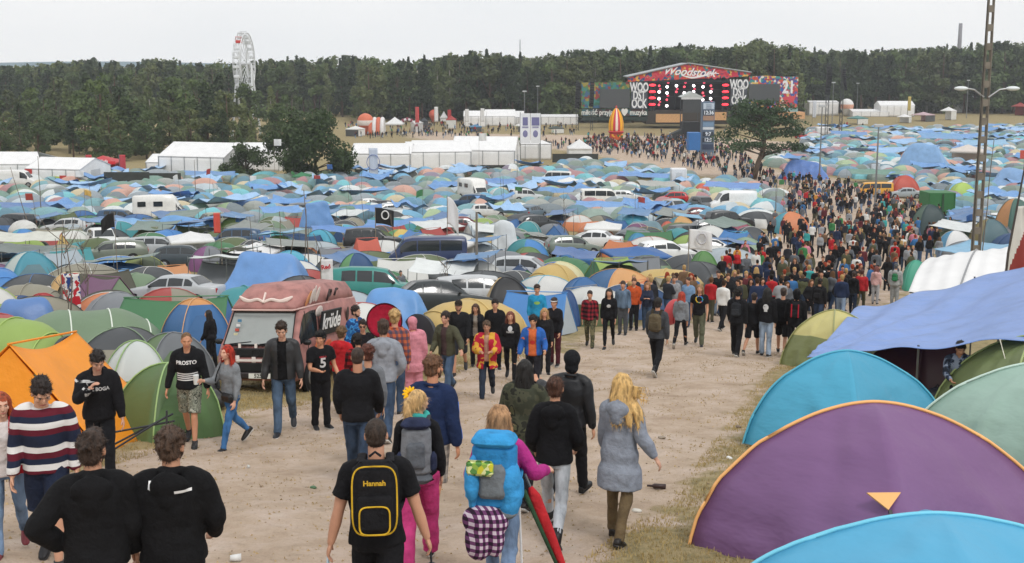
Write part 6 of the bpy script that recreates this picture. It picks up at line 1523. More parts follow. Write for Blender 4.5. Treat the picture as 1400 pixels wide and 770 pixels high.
  text_part('krüde', .52, paint('#e8e8e6', .6), sg, (.22, .960, 1.46), (RA(97), 0, RA(180)), name='sign_lettering', bold=.012, depth=.002)
 for sg in (-1, 1):
  mb = MB(); pts, rr = smoothpts([(1.75, 0, 2.0), (1.72, sg * .15, 2.06), (1.70, sg * .32, 2.02), (1.68, sg * .46, 2.05), (1.62, sg * .58, 2.12)], [.03, .035, .04, .05, .02], 3); mb.tube([Vector(q) + V(.03 - abs(q[1]) * .02, 0, 0) for q in pts], [(a, .02) for a, b in rr], 6, flat=(0, 0, 1)); mb.build('painted_horn', paint('#dccbc2', .6), o)
 mb = MB(); mb.box((1.74, 0, 2.10), (.04, .03, .26), rot=Euler((0, RA(-35), 0)).to_matrix()); mb.build('painted_stem', paint('#dccbc2', .6), o)
camper()
TT = [  # kind, px, base, top, width, colours, label, rz, extra
 ('tp', 35, 482, 416, 95, '#2360b8', 'bright royal blue tarp over a tent at the left edge', dict(over=True, depth=.7)),
 ('t', 'ridge', 134, 425, 371, 100, ['#4d4c3c'], 'dark olive peaked tent with speckled pale patches', 20, {}),
 ('t', 'tunnel', 150, 447, 398, 78, ['#4b4a40'], 'dark olive tunnel tent with wide black arched mouth', -88, dict(open_=True, depth=1.3, ends=.16)),
 ('t', 'tunnel', 258, 417, 375, 88, ['#8a8572'], 'beige canvas tunnel tent above the silver sedan', 8, {}),
 ('tp', 366, 420, 350, 134, '#3d7ad0', 'broad sky blue tarp dome behind the camper van roof', dict(over=True, depth=.7, lm='the broad sky blue tarp')),
 ('t', 'dome', 60, 452, 402, 60, ['#b32a2e', '#b32a2e'], 'red dome tent with dark lower half near the flag', 10, dict(doorcol='#6d1c20')),
 ('t', 'dome', 28, 440, 405, 52, ['#c9a24a', '#3c4f86'], 'small yellow and navy dome tent left of the red one', 30, {}),
 ('t', 'dome', 42, 405, 345, 76, ['#b9c4bd', '#3a8aa8'], 'white and turquoise dome tent at the far left', 15, dict(doorcol='#5b6f80')),
 ('t', 'dome', 96, 400, 362, 60, ['#3c4655'], 'charcoal dome tent with round dark opening', 12, dict(open_=True)),
 ('t', 'dome', 98, 415, 372, 56, ['#dcae62', '#c7c0a0'], 'sand yellow dome tent behind the united kingdom flag', 18, {}),
 ('t', 'dome', 196, 382, 350, 54, ['#7f8c3c', '#5b6a4a'], 'lime and grey striped dome tent with tall arch', 42, dict(trim='#c9cf5c')),
 ('tp', 183, 394, 371, 58, '#2a78c0', 'bright blue low tarp in front of the lime striped tent', dict(over=True)),
 ('t', 'ridge', 235, 385, 363, 48, ['#d08a4a'], 'orange and teal small ridge tent by the beige tunnel', 30, dict(doorcol='#2c7a70')),
 ('t', 'dome', 285, 372, 337, 46, ['#8a4a84', '#7b8088'], 'magenta and grey dome tent by the white gazebo', 30, {}),
 ('gz', 256, 352, 319, 68, '#dedfdf', 'white gazebo left of the magenta and grey dome', [('#d8d8d8', 'n')], 'the left white gazebo'),
 ('gz', 346, 372, 335, 72, '#e2e2e0', 'white gazebo above the broad sky blue tarp', [('#c8cacb', 'n')], 'the white gazebo by the sky blue tarp'),
 ('tp', 38, 360, 319, 90, '#c9c5b4', 'wide cream canvas sheet at the left edge', dict(depth=.5, sag=.2)),
 ('tp', 30, 374, 336, 84, '#56594a', 'wide dull olive sheet under the cream canvas', dict(depth=.5, sag=.2)),
 ('tp', 194, 325, 301, 70, '#5b93d8', 'light blue tarp left of a pair near the white camper', dict()),
 ('tp', 248, 328, 298, 86, '#4a88d6', 'light blue tarp right of the pair near the camper', dict(over=True)),
 ('tp', 288, 253, 235, 70, '#4478c4', 'blue awning tarp on poles before the peaked marquee', dict(depth=.4)),
 ('tp', 48, 298, 277, 90, '#2a5cae', 'long low blue tarp in the far left tents', dict(depth=.35)),
 ('tp', 395, 288, 273, 60, '#3f78cc', 'narrow blue tarp above the royal blue wall tarp', dict(depth=.4)),
 ('tp', 385, 312, 285, 56, '#4583d8', 'blue draped tarp left of the royal blue wall tarp', dict()),
 ('tp', 434, 322, 279, 50, '#4a80d4', 'upright royal blue tarp hung like a wall', dict(over=True, depth=.3)),
 ('tp', 474, 310, 283, 34, '#3f7a5a', 'dark green upright tarp beside the royal blue wall tarp', dict(over=True, depth=.35)),
 ('tp', 502, 310, 280, 46, '#3c72c6', 'crumpled blue tarp left of the black flag', dict()),
 ('tp', 470, 336, 308, 92, '#2f70cc', 'long blue tarp below the green upright one', dict(depth=.35)),
 ('tp', 545, 328, 301, 96, '#3f7acb', 'long blue tarp right beneath the black flag', dict(depth=.35)),
 ('tp', 402, 336, 313, 100, '#5f6a58', 'long grey green tarp left of the dark estate car', dict(depth=.4)),
 ('tp', 580, 280, 268, 64, '#2f8a5c', 'flat bright green tarp above the camp centre', dict(depth=.4, lm='the flat green tarp')),
 ('tp', 686, 268, 246, 44, '#3a72c8', 'blue folded tarp right of the white camper trailer', dict()),
 ('gz', 411, 252, 236, 26, '#2d8a56', 'small green gazebo near the large dark tree', None, 'the small green gazebo'),
 ('t', 'dome', 488, 398, 347, 52, ['#5aa05a', '#2f4f86'], 'bright green and navy dome tent left of dark blue van', 24, {}),
 ('t', 'ridge', 502, 367, 326, 40, ['#d4583c'], 'orange and white pointed tent by the dark estate car', 35, {}),
 ('t', 'dome', 548, 338, 314, 50, ['#4a9a58', '#d8b83c'], 'green yellow and red dome tent under the black flag', 20, dict(doorcol='#2b9ad0')),
 ('t', 'dome', 470, 412, 374, 80, ['#807e70'], 'beige dome tent behind the camper van roof', 8, dict(doorcol='#6f6d60')),
 ('gz', 610, 366, 325, 72, '#dddddb', 'white gazebo behind the dark blue van', [('#d2d2d0', 'n')], 'the white gazebo behind the blue van'),
 ('tp', 606, 405, 358, 92, '#dadad6', 'white sheet canopy with black skirt in mid camp', dict(depth=.8, sag=.15, low=.7, lm='the white sheet canopy')),
 ('tp', 541, 470, 401, 110, '#3280d6', 'bright blue tarp thrown over the tent beside the camper van', dict(over=True, depth=.7, lm='the bright blue thrown tarp')),
 ('tp', 690, 350, 306, 42, '#d5d7d8', 'white sheet hung as a diamond in mid camp', dict(over=True, depth=.3)),
 ('gz', 779, 262, 243, 38, '#e0e0de', 'white gazebo left of the white panel van row', None, 'the far white gazebo'),
 ('gz', 826, 330, 304, 58, '#dfe0de', 'white gazebo above the white sedan', [('#d8d8d6', 'n')], 'the white gazebo in mid camp'),
 ('tp', 755, 274, 258, 62, '#3f80d0', 'blue tarp left of the far white gazebo', dict(depth=.4)),
 ('tp', 880, 256, 237, 72, '#3a7ad0', 'blue tarp near the white upright booth', dict(depth=.4)),
 ('tp', 899, 270, 248, 56, '#a39d90', 'beige tarp under the blue one by the white booth', dict(depth=.5)),
 ('tp', 822, 302, 278, 76, '#4b86d8', 'light blue tarp before the white caravan', dict()),
 ('tp', 880, 296, 274, 62, '#4580d4', 'blue tarp hung over the white hatchback', dict(depth=.4)),
 ('tp', 882, 326, 304, 60, '#5d6f82', 'slate blue large tarp tent right of the white gazebo', dict(over=True, depth=.6)),
 ('t', 'dome', 872, 345, 319, 32, ['#2e84b8'], 'bright blue dome tent beside the slate blue one', 10, {}),
 ('t', 'dome', 913, 322, 303, 22, ['#d0593a'], 'orange dome tent right of the slate blue tarp', 10, {}),
 ('t', 'dome', 960, 268, 251, 22, ['#d8552f'], 'vivid orange dome tent left of the white panel van', 10, {}),
 ('tp', 1000, 276, 251, 78, '#3f74d2', 'royal blue tarp tied over the white panel van roof', dict(depth=.5, sag=.1)),
 ('tp', 786, 372, 342, 64, '#2d50a0', 'navy crumpled tarp in front of the grey green car', dict()),
 ('gz', 872, 372, 340, 92, '#2a64b4', 'blue gazebo left of the white hatchback by the crowd', None, 'the blue gazebo'),
 ('t', 'dome', 764, 392, 358, 66, ['#3a6ac2', '#d6cf9a'], 'blue white and yellow dome tent left of the crowd', 24, {}),
 ('t', 'dome', 731, 378, 353, 38, ['#c8402f'], 'red dome tent left of the blue white yellow one', 14, {}),
 ('t', 'dome', 722, 366, 338, 46, ['#62864c'], 'green dome tent above the red dome', 12, {}),
 ('t', 'dome', 846, 410, 368, 90, ['#2e62a0', '#d99a4c'], 'blue dome tent with orange panel behind the walkers', 30, {}),
 ('t', 'dome', 797, 418, 380, 60, ['#2d64a8'], 'plain blue dome tent behind the plaid shirt walker', 12, {}),
 ('t', 'dome', 777, 447, 398, 34, ['#2b4d8c'], 'narrow tall navy tent beside the sandy road', 4, dict(depth=.7)),
 ('t', 'dome', 962, 386, 344, 40, ['#4f8a3c', '#4f8a3c'], 'grass green dome tent at the crowd edge', 16, {}),
 ('t', 'dome', 1020, 352, 325, 46, ['#8aa58a', '#8aa58a'], 'pale green dome tent beside the crowd bend', 16, {}),
 ('t', 'dome', 1003, 330, 303, 54, ['#c1c4c4', '#a04a62'], 'white and plum dome tent near the bend of the road', 30, {}),
 ('t', 'dome', 930, 322, 296, 40, ['#3e7a9a', '#cf9b4a'], 'teal and yellow dome tent by the dark people', 20, {}),
 ('t', 'dome', 690, 430, 380, 70, ['#c9a86a', '#2c2d30'], 'sand coloured dome tent behind the dark clad group', 14, {}),
 ('t', 'dome', 1080, 320, 290, 48, ['#2c98b8', '#d87a3a'], 'turquoise and orange dome tent left of the crowd', 20, {}),
 ('t', 'dome', 1236, 268, 240, 40, ['#c74428', '#c74428'], 'bright red orange flat dome near the green container', 10, {}),
 ('t', 'dome', 1315, 275, 250, 36, ['#a9c83c', '#a9c83c'], 'lime yellow dome tent right of the green container', 10, {}),
 ('tp', 1098, 246, 221, 66, '#2c64cc', 'deep royal blue tarp over a cabin at mid right', dict(over=True, depth=.5, lm='the deep royal blue tarp')),
 ('tp', 1262, 234, 199, 68, '#7695d6', 'large lilac blue tarp sloping in the right camp', dict(over=True, depth=.6, lm='the large lilac blue tarp')),
 ('tp', 1285, 204, 183, 56, '#4a86cc', 'blue tarp behind the lilac one on the right', dict()),
 ('tp', 1195, 252, 232, 70, '#2f7a52', 'dark green sagging tarp above the yellow van', dict()),
 ('tp', 1160, 192, 180, 50, '#3f76c8', 'blue tarp near the far right stalls', dict(depth=.4)),
 ('tp', 1345, 214, 192, 60, '#7ea4d8', 'pale blue tarp right of the tall pole', dict()),
 ('tp', 1385, 262, 232, 60, '#7d96d8', 'lilac tarp sheet at the far right edge', dict(over=True)),
 ('gz', 1325, 224, 198, 50, '#d9cfc6', 'cream gazebo with pinkish sides by the tall pole', [('#c9b4aa', 'n')], 'the cream gazebo'),
 ('t', 'dome', 1305, 350, 316, 44, ['#3a8ac0', '#dadad8'], 'blue and white dome tent left of the tall pole', 20, {}),
 ('t', 'dome', 1270, 322, 262 + 18, 44, ['#4a6a56', '#39444c'], 'grey green dome tent below the green container', 20, {}),
 ('t', 'dome', 1386, 330, 272, 46, ['#d08a3c', '#3a6a60'], 'orange and teal dome tent by the leaning flag pole', 30, {}),
 ('t', 'dome', 1352, 345, 300, 50, ['#8a7a3a', '#5a6a7a'], 'ochre dome tent behind the white flag', 30, {}),
]
for r_ in TT:
 if r_[0] == 't':
  _, k, px, bs, tp_, wp, cols, lb, rz, ex = r_; tent(k, px, bs, tp_, wp, cols, lb, rz, **ex)
 elif r_[0] == 'tp':
  _, px, bs, tp_, wp, c, lb, ex = r_; tp(px, bs, tp_, wp, c, lb, **ex)
 else:
  _, px, bs, tp_, wp, c, lb, sides, lm = r_; o = gz_thing(px, bs, tp_, wp, c, lb, sides); o.location.y += 1; foot(o.location, o.children[0].dimensions.x * .5 if o.children else 1.6); LM.append((o.location.x, o.location.y, lm))
VV = [('sedan', 226, 425, 90, 172, '#a9adb0', 'silver sedan with open boot by the beige tunnel tent', None, 'the silver sedan'),
 ('hatch', 738, 318, 50, 20, '#2e3236', 'dark estate car among tents left of the white gazebo', None, None),
 ('suv', 508, 346, 60, 10, '#26292d', 'black estate car beneath the long blue tarp', None, 'the black estate car'),
 ('wagon', 665, 428, 110, 8, '#b5b8ba', 'silver estate car with roof rails behind the walking group', None, 'the silver estate car'),
 ('sedan', 596, 436, 80, 15, '#2d3335', 'dark green saloon behind the bright blue thrown tarp', None, None),
 ('sedan', 812, 343, 55, 165, '#d8dadb', 'white saloon below the white gazebo in mid camp', None, 'the white saloon'),
 ('hatch', 785, 353, 50, 12, '#6f7a72', 'grey green hatchback above the navy crumpled tarp', None, None),
 ('hatch', 915, 362, 58, 10, '#dfe0e0', 'white hatchback right of the blue gazebo', None, 'the white hatchback'),
 ('wagon', 858, 277, 40, 5, '#cfd2d4', 'pale estate car near the far beige tarp', None, None),
 ('hatch', 921, 280, 38, 175, '#b02024', 'bright red car left of the white panel van', None, 'the bright red car'),
 ('hatch', 885, 296, 36, 200, '#dfe0e0', 'white hatchback under the hanging blue tarp', None, None),
 ('wagon', 926, 292, 36, -70, '#a6aaad', 'silver estate facing the camera near the red car', None, None),
 ('suv', 965, 290, 40, -75, '#53585c', 'grey car with dark windscreen next to the panel van', None, None),
 ('suv', 1000, 316, 40, 12, '#2b2e31', 'black car with open tailgate by the road bend', None, None),
 ('sedan', 1242, 272, 50, 170, '#9aa3a8', 'light blue grey saloon right of the yellow van', None, 'the grey saloon'),
 ('hatch', 1098, 190, 28, 0, '#b3272b', 'red car parked behind the lone pine', None, None),
 ('wagon', 85, 322, 40, 170, '#b9bcbe', 'white estate car at the far left among tents', None, None),
 ('suv', 132, 345, 40, -60, '#d3d4d2', 'white off-roader with spare wheel on the left', None, 'the white off-roader'),
 ('wagon', 142, 364, 44, 200, '#6a7266', 'grey green estate in front of the white off-roader', None, None),
 ('wagon', 210, 353, 50, 12, '#a4a9ad', 'silver estate left of the left white gazebo', None, None),
 ('hatch', 247, 370, 60, 8, '#3a444b', 'dark blue grey car under the left white gazebo', None, None),
 ('hatch', 298, 312, 36, 40, '#8a8d7c', 'olive grey car near the black draped heap', None, None),
 ('suv', 720, 278, 40, 20, '#c9cccd', 'pale car beside the flat blue tarp', None, None),
 ('hatch', 635, 320, 40, 10, '#6d2a2c', 'maroon car left of the white diamond sheet', None, None),
 ('hatch', 668, 298, 36, 5, '#cfd0cf', 'small white car in the middle of the camp', None, None),
 ('hatch', 728, 300, 40, 60, '#5d6e7c', 'blue grey car seen from the front in mid camp', None, None)]
for k, px, bs, wp, rz, c, lb, tw, lm in VV: vh(k, px, bs, wp, rz, c, lb, lm=lm)
vh('van', 582, 372, 90, 186, '#26355a', 'dark navy blue van with side windows in mid camp', 'camper_van', 'van', lm='the navy blue van')
vh('suv', 512, 424, 90, 4, '#2f7f78', 'teal green off-roader with flat roof behind the camper van', 'car', 'car', lm='the teal car')
vh('panelvan', 1003, 291, 80, 186, '#dddfe0', 'white panel van under the royal blue tarp', 'panel_van', 'van', lm='the white panel van')
vh('bus', 1201, 270, 36, 174, '#d59a2c', 'mustard yellow van parked beside the crowd', 'camper_van', 'van', lm='the yellow van')
vh('camper', 218, 305, 50, 10, '#dcdbd6', 'white motorhome with roof vents on the left', 'motorhome', 'van', lm='the white motorhome')
vh('camper', 648, 275, 34, -60, '#dddcd8', 'white motorhome in the camp centre', 'motorhome', 'van', lm='the central white motorhome')
vh('van', 822, 282, 45, 4, '#d9d9d5', 'white caravan like van behind the light blue tarp', 'camper_van', 'van')
vh('panelvan', 20, 257, 60, 4, '#d5d5d3', 'white van at the left edge below the marquees', 'panel_van', 'van')
vh('van', 760, 248 + 4, 40, 178, '#cfcfcb', 'pale minibus above the far white gazebo', 'camper_van', 'van')
vh('panelvan', 1130, 186, 36, 4, '#cfd0d0', 'white van right of the red car behind the pine', 'panel_van', 'van')
def container():
 p = G(1287, 299); s = p.y / F; w_ = 38 * s; h = h_at(p, 265); o = empty('container', p, RA(4), label='dark green metal container among the crowd on the right', cat='container'); m_ = paint('#2f6a3a', .6)
 mb = MB(); mb.box((0, 1.2, h / 2 + .1), (w_, 2.4, h), bev=.03); mb.build('body', m_, o)
 for k in range(14): mb = MB(); mb.box((-w_ / 2 + w_ * (k + .5) / 14, -.03, h / 2 + .1), (w_ / 30, .07, h * .9)); mb.build('rib', m_, o) if k in (0, 7, 13) else None
 for sx in (-.06, .06): mb = MB(); mb.tube([(sx + w_ * .02, -.08, .2), (sx + w_ * .02, -.08, h)], .03, 6); mb.build('lock_bar', metal('#6c7a6c'), o)
 foot(p, 2.2); LM.append((p.x, p.y, 'the green container'))
container()
p = G(927, 254); mb = MB(); mb.box((0, 0, 1.35), (2.4, 1.6, 2.7), bev=.12); o = mb.build('cabin', plastic('#d9dadb'), loc=p); tag(o, 'white upright booth cabin where the road narrows', 'cabin'); mb = MB(); mb.box((0, -.81, 1.1), (1.0, .04, 2.0), bev=.01); mb.build('door', plastic('#c4c6c8'), o); foot(p, 1.6); LM.append((p.x, p.y, 'the white booth'))
def fl(px, base, top, wpx, hpx, col, label, mats=None, droop=0, tilt=0, dirx=1, r=.03, emblem=None, text=None):
 p = G(px, base); h = h_at(p, top); s = p.y / F; o = flag('flag', col, h, wpx * s, hpx * s, int(px), mats=mats, droop=droop, tilt=tilt, dirx=dirx, r=r); place(o, p); tag(o, label, 'flag', 'flags over the camp')
 if emblem:
  z = h - hpx * s * .5; mb = MB(); mb.tube([(wpx * s * .5 * dirx + math.cos(t) * hpx * s * .22, -.14, z + math.sin(t) * hpx * s * .26) for t in [2 * math.pi * i / 14 for i in range(15)]], (.05), 5); mb.build('emblem', paint(emblem, .7), o)
 if text: text_part(text[0], hpx * s * text[1], paint(text[2], .7), o, (wpx * s * .5 * dirx, -.12, h - hpx * s * text[3]), rot=(RA(90), RA(text[4]), 0), bold=.01)
 return o
fl(514, 345, 283, 28, 22, '#17181a', 'black flag with white ring emblem over the long tarps', droop=.3, emblem='#dcdcdc', r=.04)
fl(612, 350, 268, 26, 38, '#dfdfe0', 'drooping white flag in the middle of the camp', droop=1.2, r=.03)
fl(652, 395, 290, 1, 10, '#dedbd4', 'wooden post topped by a short white pennant', r=.09)
fl(305, 392, 290, 9, 28, '#e2492e', 'orange red vertical flag near the left white gazebo', dirx=-1)
fl(440, 430, 353, 16, 34, '#e3dfe0', 'white banner with red script behind the camper van', text=('Red', .24, '#b72a34', .35, -8), r=.03)
fl(940, 400, 312, 34, 28, '#e2e2e2', 'white sheet banner with small emblem at the crowd edge', droop=.2, emblem='#b9b9bd')
fl(104, 262, 233, 12, 9, '#e4e4e2', 'small white flag before the sign covered marquee')
fl(376, 250, 190, 10, 9, '#e2e2e2', 'small white flag on a mast beside the large tree')
fl(655, 236, 182, 10, 10, '#e2dfdb', 'small pale flag over the white marquees')
fl(342, 262, 240, 9, 10, '#e4e4e2', 'little white pennant before the grey green bush')
fl(505, 250, 202, 12, 40, '#c8d0dc', 'white and blue banner before the leftmost long marquee', emblem='#4a62a0')
fl(88, 452, 372, 24, 56, '#28427f', 'red white and blue flag hung by the bare sapling', mats=pattern('flag cloth', 'blotch', ['#28427f', '#d8d6d4', '#b32a35'], 2.6))
fl(1190, 246, 224, 12, 10, '#c9d0d8', 'small pale flag near the dark green tarp')
fl(1398, 250, 205, 6, 12, '#d94a30', 'small red orange flag at the far right edge', dirx=-1)
pl_ = [(57, 300, 213, 0, .05, 'taller bare mast left of the red tent'), (43, 320, 228, -14, .04, 'leaning thin stick near the left mast'), (268, 275, 218, 0, .05, 'metal mast in front of the peaked marquee'), (385, 372, 288, 0, .03, 'straight stick left of the royal blue wall tarp'), (392, 400, 300, 8, .03, 'slanting stick left of the royal blue wall tarp'),
 (416, 385, 285, 3, .03, 'dark stick left of the white script banner'), (424, 392, 258, -2, .035, 'tall dark stick before the royal blue wall tarp'), (455, 400, 318, -16, .03, 'strongly leaning stick by the script banner'), (545, 372, 292, -7, .03, 'leaning stick right of the black flag'), (1368 - 30, 400, 190, 2, .03, 'thin stick beside the tall concrete pole'), (707, 250, 192, 0, .04, 'thin dark pole before the flat topped marquee'), (560, 245, 200, 0, .04, 'thin pole before the second long marquee'), (688, 300, 240, 0, .03, 'thin rod near the white diamond sheet'), (1060, 300, 238, 1, .03, 'thin rod left of the deep royal blue tarp'), (868, 310, 262, 0, .03, 'thin rod beside the hanging blue tarps')]
for px, bs, tp_, tl, r_, lb in pl_: pole_thing(px, bs, tp_, lb, r_, tl)
def sapling(px, base, top, label, seed):
 rs = random.Random(seed); p = G(px, base); h = h_at(p, top); mb = MB()
 mb.tube([(0, 0, 0), (.05 * h, 0, h * .5), (0, 0, h)], [.035, .022, .006], 6)
 for k in range(16):
  z = h * rs.uniform(.25, .92); a = rs.uniform(0, 6.28); L = h * rs.uniform(.1, .28); mb.tube([(.02, 0, z), (math.cos(a) * L * .5, math.sin(a) * L * .5, z + L * .5), (math.cos(a) * L * .8, math.sin(a) * L * .8, z + L * 1.1)], [.014, .01, .004], 4)
 o = mb.build('sapling', wood('#6c6258'), loc=p); tag(o, label, 'bare tree', 'bare saplings in the camp')
sapling(95, 470, 300, 'bare thin sapling with many twigs beside the union flag', 1); sapling(118, 440, 330, 'shorter bare sapling right of the twiggy one', 2)
sapling(610, 420, 352, 'leafless sapling by the white sheet canopy', 3); sapling(770, 330, 268, 'leafless sapling above the white saloon', 5)
fr = random.Random(21)
PAL = [('#2f62a8', 'blue', 10), ('#3f7fd0', 'sky blue', 7), ('#2a4a80', 'navy', 6), ('#6f8a68', 'sage green', 7), ('#5a6a3c', 'olive', 8), ('#7b8086', 'grey', 9), ('#4a4e52', 'charcoal', 7), ('#8f8a76', 'beige', 7), ('#2a8a9a', 'teal', 6), ('#b03a32', 'red', 5),
       ('#d87a34', 'orange', 5), ('#8fae3c', 'lime', 5), ('#3a7a4a', 'green', 7), ('#cfcfcb', 'white', 7), ('#c9a84c', 'yellow', 4), ('#7a4a70', 'plum', 2), ('#a7b4bc', 'pale grey', 6), ('#35a0c8', 'cyan', 5)]
def pc(): return fr.choices(PAL, [p[2] for p in PAL])[0]
def rel(c, L):
 """where c stands from landmark L, seen from the camera"""
 dx, dy = c[0] - L[0], c[1] - L[1]; cxp = proj((c[0], c[1], 0))[0] - proj((L[0], L[1], 0))[0]; s = F / c[1]
 if abs(dy) > abs(dx) * 1.1: return 'behind' if dy > 0 else 'in front of'
 return 'right of' if dx > 0 else 'left of'
USED = {}
GRP = {}
def uniq(d, c, pool=None):
 ls = sorted(LM, key=lambda L: (L[0] - c[0]) ** 2 + (L[1] - c[1]) ** 2)[:5]
 cand = ['%s %s %s' % (d, rel(c, ls[0]), ls[0][2])] + ['%s %s %s' % (d, rel(c, l), l[2]) for l in ls[1:3]]
 cand += ['%s between %s and %s' % (d, ls[0][2], l[2]) for l in ls[1:4]] + ['%s a bit farther %s %s' % (d, rel(c, ls[0]), ls[0][2])]
 for t in cand:
  if t not in USED and len(t.split()) <= 16: USED[t] = 1; return t
 s_ = [t for t in cand if len(t.split()) <= 16]; return s_[0] if s_ else '%s %s %s' % (d.split('haired ')[-1], rel(c, ls[0]), ls[0][2])
ALLOW = W([(-60, 236), (380, 246), (480, 242), (760, 232), (800, 222), (870, 228), (930, 244), (1000, 252), (1058, 258), (1064, 280), (1052, 305), (1025, 345), (1000, 372), (965, 400), (932, 430), (860, 440), (780, 452), (700, 458), (620, 470), (560, 470), (470, 480), (440, 470), (330, 470), (270, 470), (150, 520), (-90, 560)])
ALLOW2 = W([(1060, 232), (1100, 236), (1180, 246), (1250, 268), (1300, 300), (1310, 330), (1300, 352), (1330, 372), (1500, 372), (1500, 172), (1350, 176), (1110, 178), (1095, 200), (1040, 214)])
pts = []
def ok(x, y, r):
 for (a, b, q) in FOOT:
  if (a - x) ** 2 + (b - y) ** 2 < (q + r * .62) ** 2: return False
 return True
cell = {}
def try_add(x, y, r):
 k = (int(x // 4), int(y // 4))
 for i in (-1, 0, 1):
  for j in (-1, 0, 1):
   for (a, b, q) in cell.get((k[0] + i, k[1] + j), []):
    if (a - x) ** 2 + (b - y) ** 2 < (.94 * (q + r)) ** 2: return False
 if not ok(x, y, r): return False
 cell.setdefault(k, []).append((x, y, r)); pts.append((x, y, r)); return True
for poly in (ALLOW, ALLOW2):
 xs = [p[0] for p in poly]; ys = [p[1] for p in poly]; n = int((max(xs) - min(xs)) * (max(ys) - min(ys)) * .62)
 X = [fr.uniform(min(xs), max(xs)) for _ in range(n)]; Y = [fr.uniform(min(ys), max(ys)) for _ in range(n)]
 ins = inpoly(np.array(X), np.array(Y), poly); ins2 = ~inpoly(np.array(X), np.array(Y), ROAD)
 for x, y, a, b in zip(X, Y, ins, ins2):
  if a and b: try_add(x, y, fr.choice([.98, 1.1, 1.25, 1.5]) + y * .002)
def inframe(x, y):
 u = proj((x, y, float(gz(x, y)) + .8)); return -30 < u[0] < 1430
pts = [p for p in pts if inframe(p[0], p[1])]
pts.sort(key=lambda p: p[1])
print('FILL', len(pts))
nt_ = 0; farv = []
TENTMAX = 240
veh = 0; CARP = {}
for i, (x, y, r) in enumerate(pts):
 z = float(gz(x, y)); c = (x, y, z); a = fr.random()
 if veh < 16 and 52 < y < 150 and i % 23 == 7:
  k_ = veh % 4; cc = [('#b5b9bc', 'silver'), ('#2a2d31', 'black'), ('#d9dada', 'white'), ('#33506e', 'blue'), ('#7a2226', 'maroon'), ('#5f6468', 'grey')][veh % 6]; kd = ('hatch', 'wagon', 'sedan', 'suv')[k_]
  if kd not in CARP: CARP[kd] = q_ = car('car', kd, cc[0])
  else:
   q_ = copy_tree(CARP[kd]); b_ = [u for u in q_.children if u.name.startswith('body')][0]; b_.material_slots[0].link = 'OBJECT'; b_.material_slots[0].material = paint(cc[0])
  place(q_, (x, y - 1, float(gz(x, y - 1))), fr.choice([0, math.pi]) + fr.uniform(-.5, .5), tilt=True); tag(q_, uniq('%s %s' % (cc[1], dict(hatch='hatchback', wagon='estate car', sedan='saloon', suv='off-roader')[kd]), c), 'car', 'cars parked in the camp'); foot(c, 2.2); veh += 1; continue
 if not ok(x, y, 0): continue
 if nt_ < TENTMAX:
  c1 = pc(); c2 = pc() if fr.random() < .45 else c1; L_ = r * 2.05; H = fr.uniform(1.05, 1.55); rz = fr.uniform(0, 6.28)
  cd = c1[1] if c1 is c2 else '%s and %s' % (c1[1], c2[1])
  if a < .58:
   dc = fr.random(); o = dome_tent('dome_tent', [c1[0], c2[0]] if c2 is not c1 else [c1[0]], L_, L_ * fr.uniform(.8, 1), H, i, nth=24, nz=8, doorcol=(fr.choice(['#3a3d42', '#c9c9c4', '#5b6068']) if dc < .4 else None), open_=dc > .85, door=fr.uniform(0, 6.28), amp=.02, trim=fr.choice([None, '#2b2d30', '#c9c9c4']), upper=.62, uppercol=fr.choice([None, None, '#cfd0cb', '#4a4e52', c1[0]])); ty = 'dome tent'
  elif a < .82: o = tunnel_tent('tunnel_tent', [c1[0]], L_ * 1.25, L_ * .85, H, 3, i, 16, 10, doorcol='#3a3d42' if fr.random() < .5 else None, open_=False, amp=.03); ty = 'tunnel tent'; cd = c1[1]
  else: o = ridge_tent('ridge_tent', c1[0], L_, L_ * .8, H, i, doorcol=c2[0]); ty = 'ridge tent'; cd = c1[1]
  place(o, c, rz, tilt=True); tag(o, uniq('%s %s' % (cd, ty), c), 'tent', 'tents of the camp'); nt_ += 1
  if fr.random() < .2 and y > 52:
   cc = fr.choice([('#3f6fb0', 'blue'), ('#2f5aa0', 'deep blue'), ('#6f9ccc', 'light blue'), ('#5c6f5a', 'grey green'), ('#cfd0cc', 'white'), ('#7b7a6c', 'khaki')]); tt = tarp('tarp', cc[0], r * 2.6, r * 2.0, H + .45, H + .1, .25, i, amp=.05, nx=18, ny=14)
   place(tt, c, rz + .3); tag(tt, uniq('%s tarp strung over a tent' % cc[1], c), 'tarp', 'tarpaulins strung over the camp')
 else: farv.append((x, y, z, r))
for k in range(30):
 x, y, r = pts[int(fr.random() * min(len(pts), 620))]; z = float(gz(x, y)); H = fr.uniform(2.6, 4.6); x += r; q = V(x, y, z)
 cc = fr.choice([('#d8d8d4', 'white'), ('#b8382c', 'red'), ('#2f62b0', 'blue'), ('#d8b03c', 'yellow'), ('#1c1c1e', 'black'), ('#3a8a4a', 'green')])
 if k % 2: o = flag('flag', cc[0], H, fr.uniform(.5, .9), fr.uniform(.4, .7), k, r=.022, droop=fr.uniform(0, .8), tilt=fr.uniform(-6, 6), dirx=fr.choice([-1, 1])); place(o, q); tag(o, uniq('small %s flag on a stick' % cc[1], q), 'flag', 'flags over the camp')
 else:
  mb = MB(); t_ = fr.uniform(-.12, .12); mb.tube([(0, 0, 0), (t_ * H * .5, 0, H * .5), (t_ * H, .05, H)], [.028, .022, .012], 6); o = mb.build('pole', wood('#5f564c'), loc=q); tag(o, uniq('bare %s thin stick' % ('leaning' if abs(t_) > .06 else 'upright'), q), 'pole', 'thin poles standing in the camp')
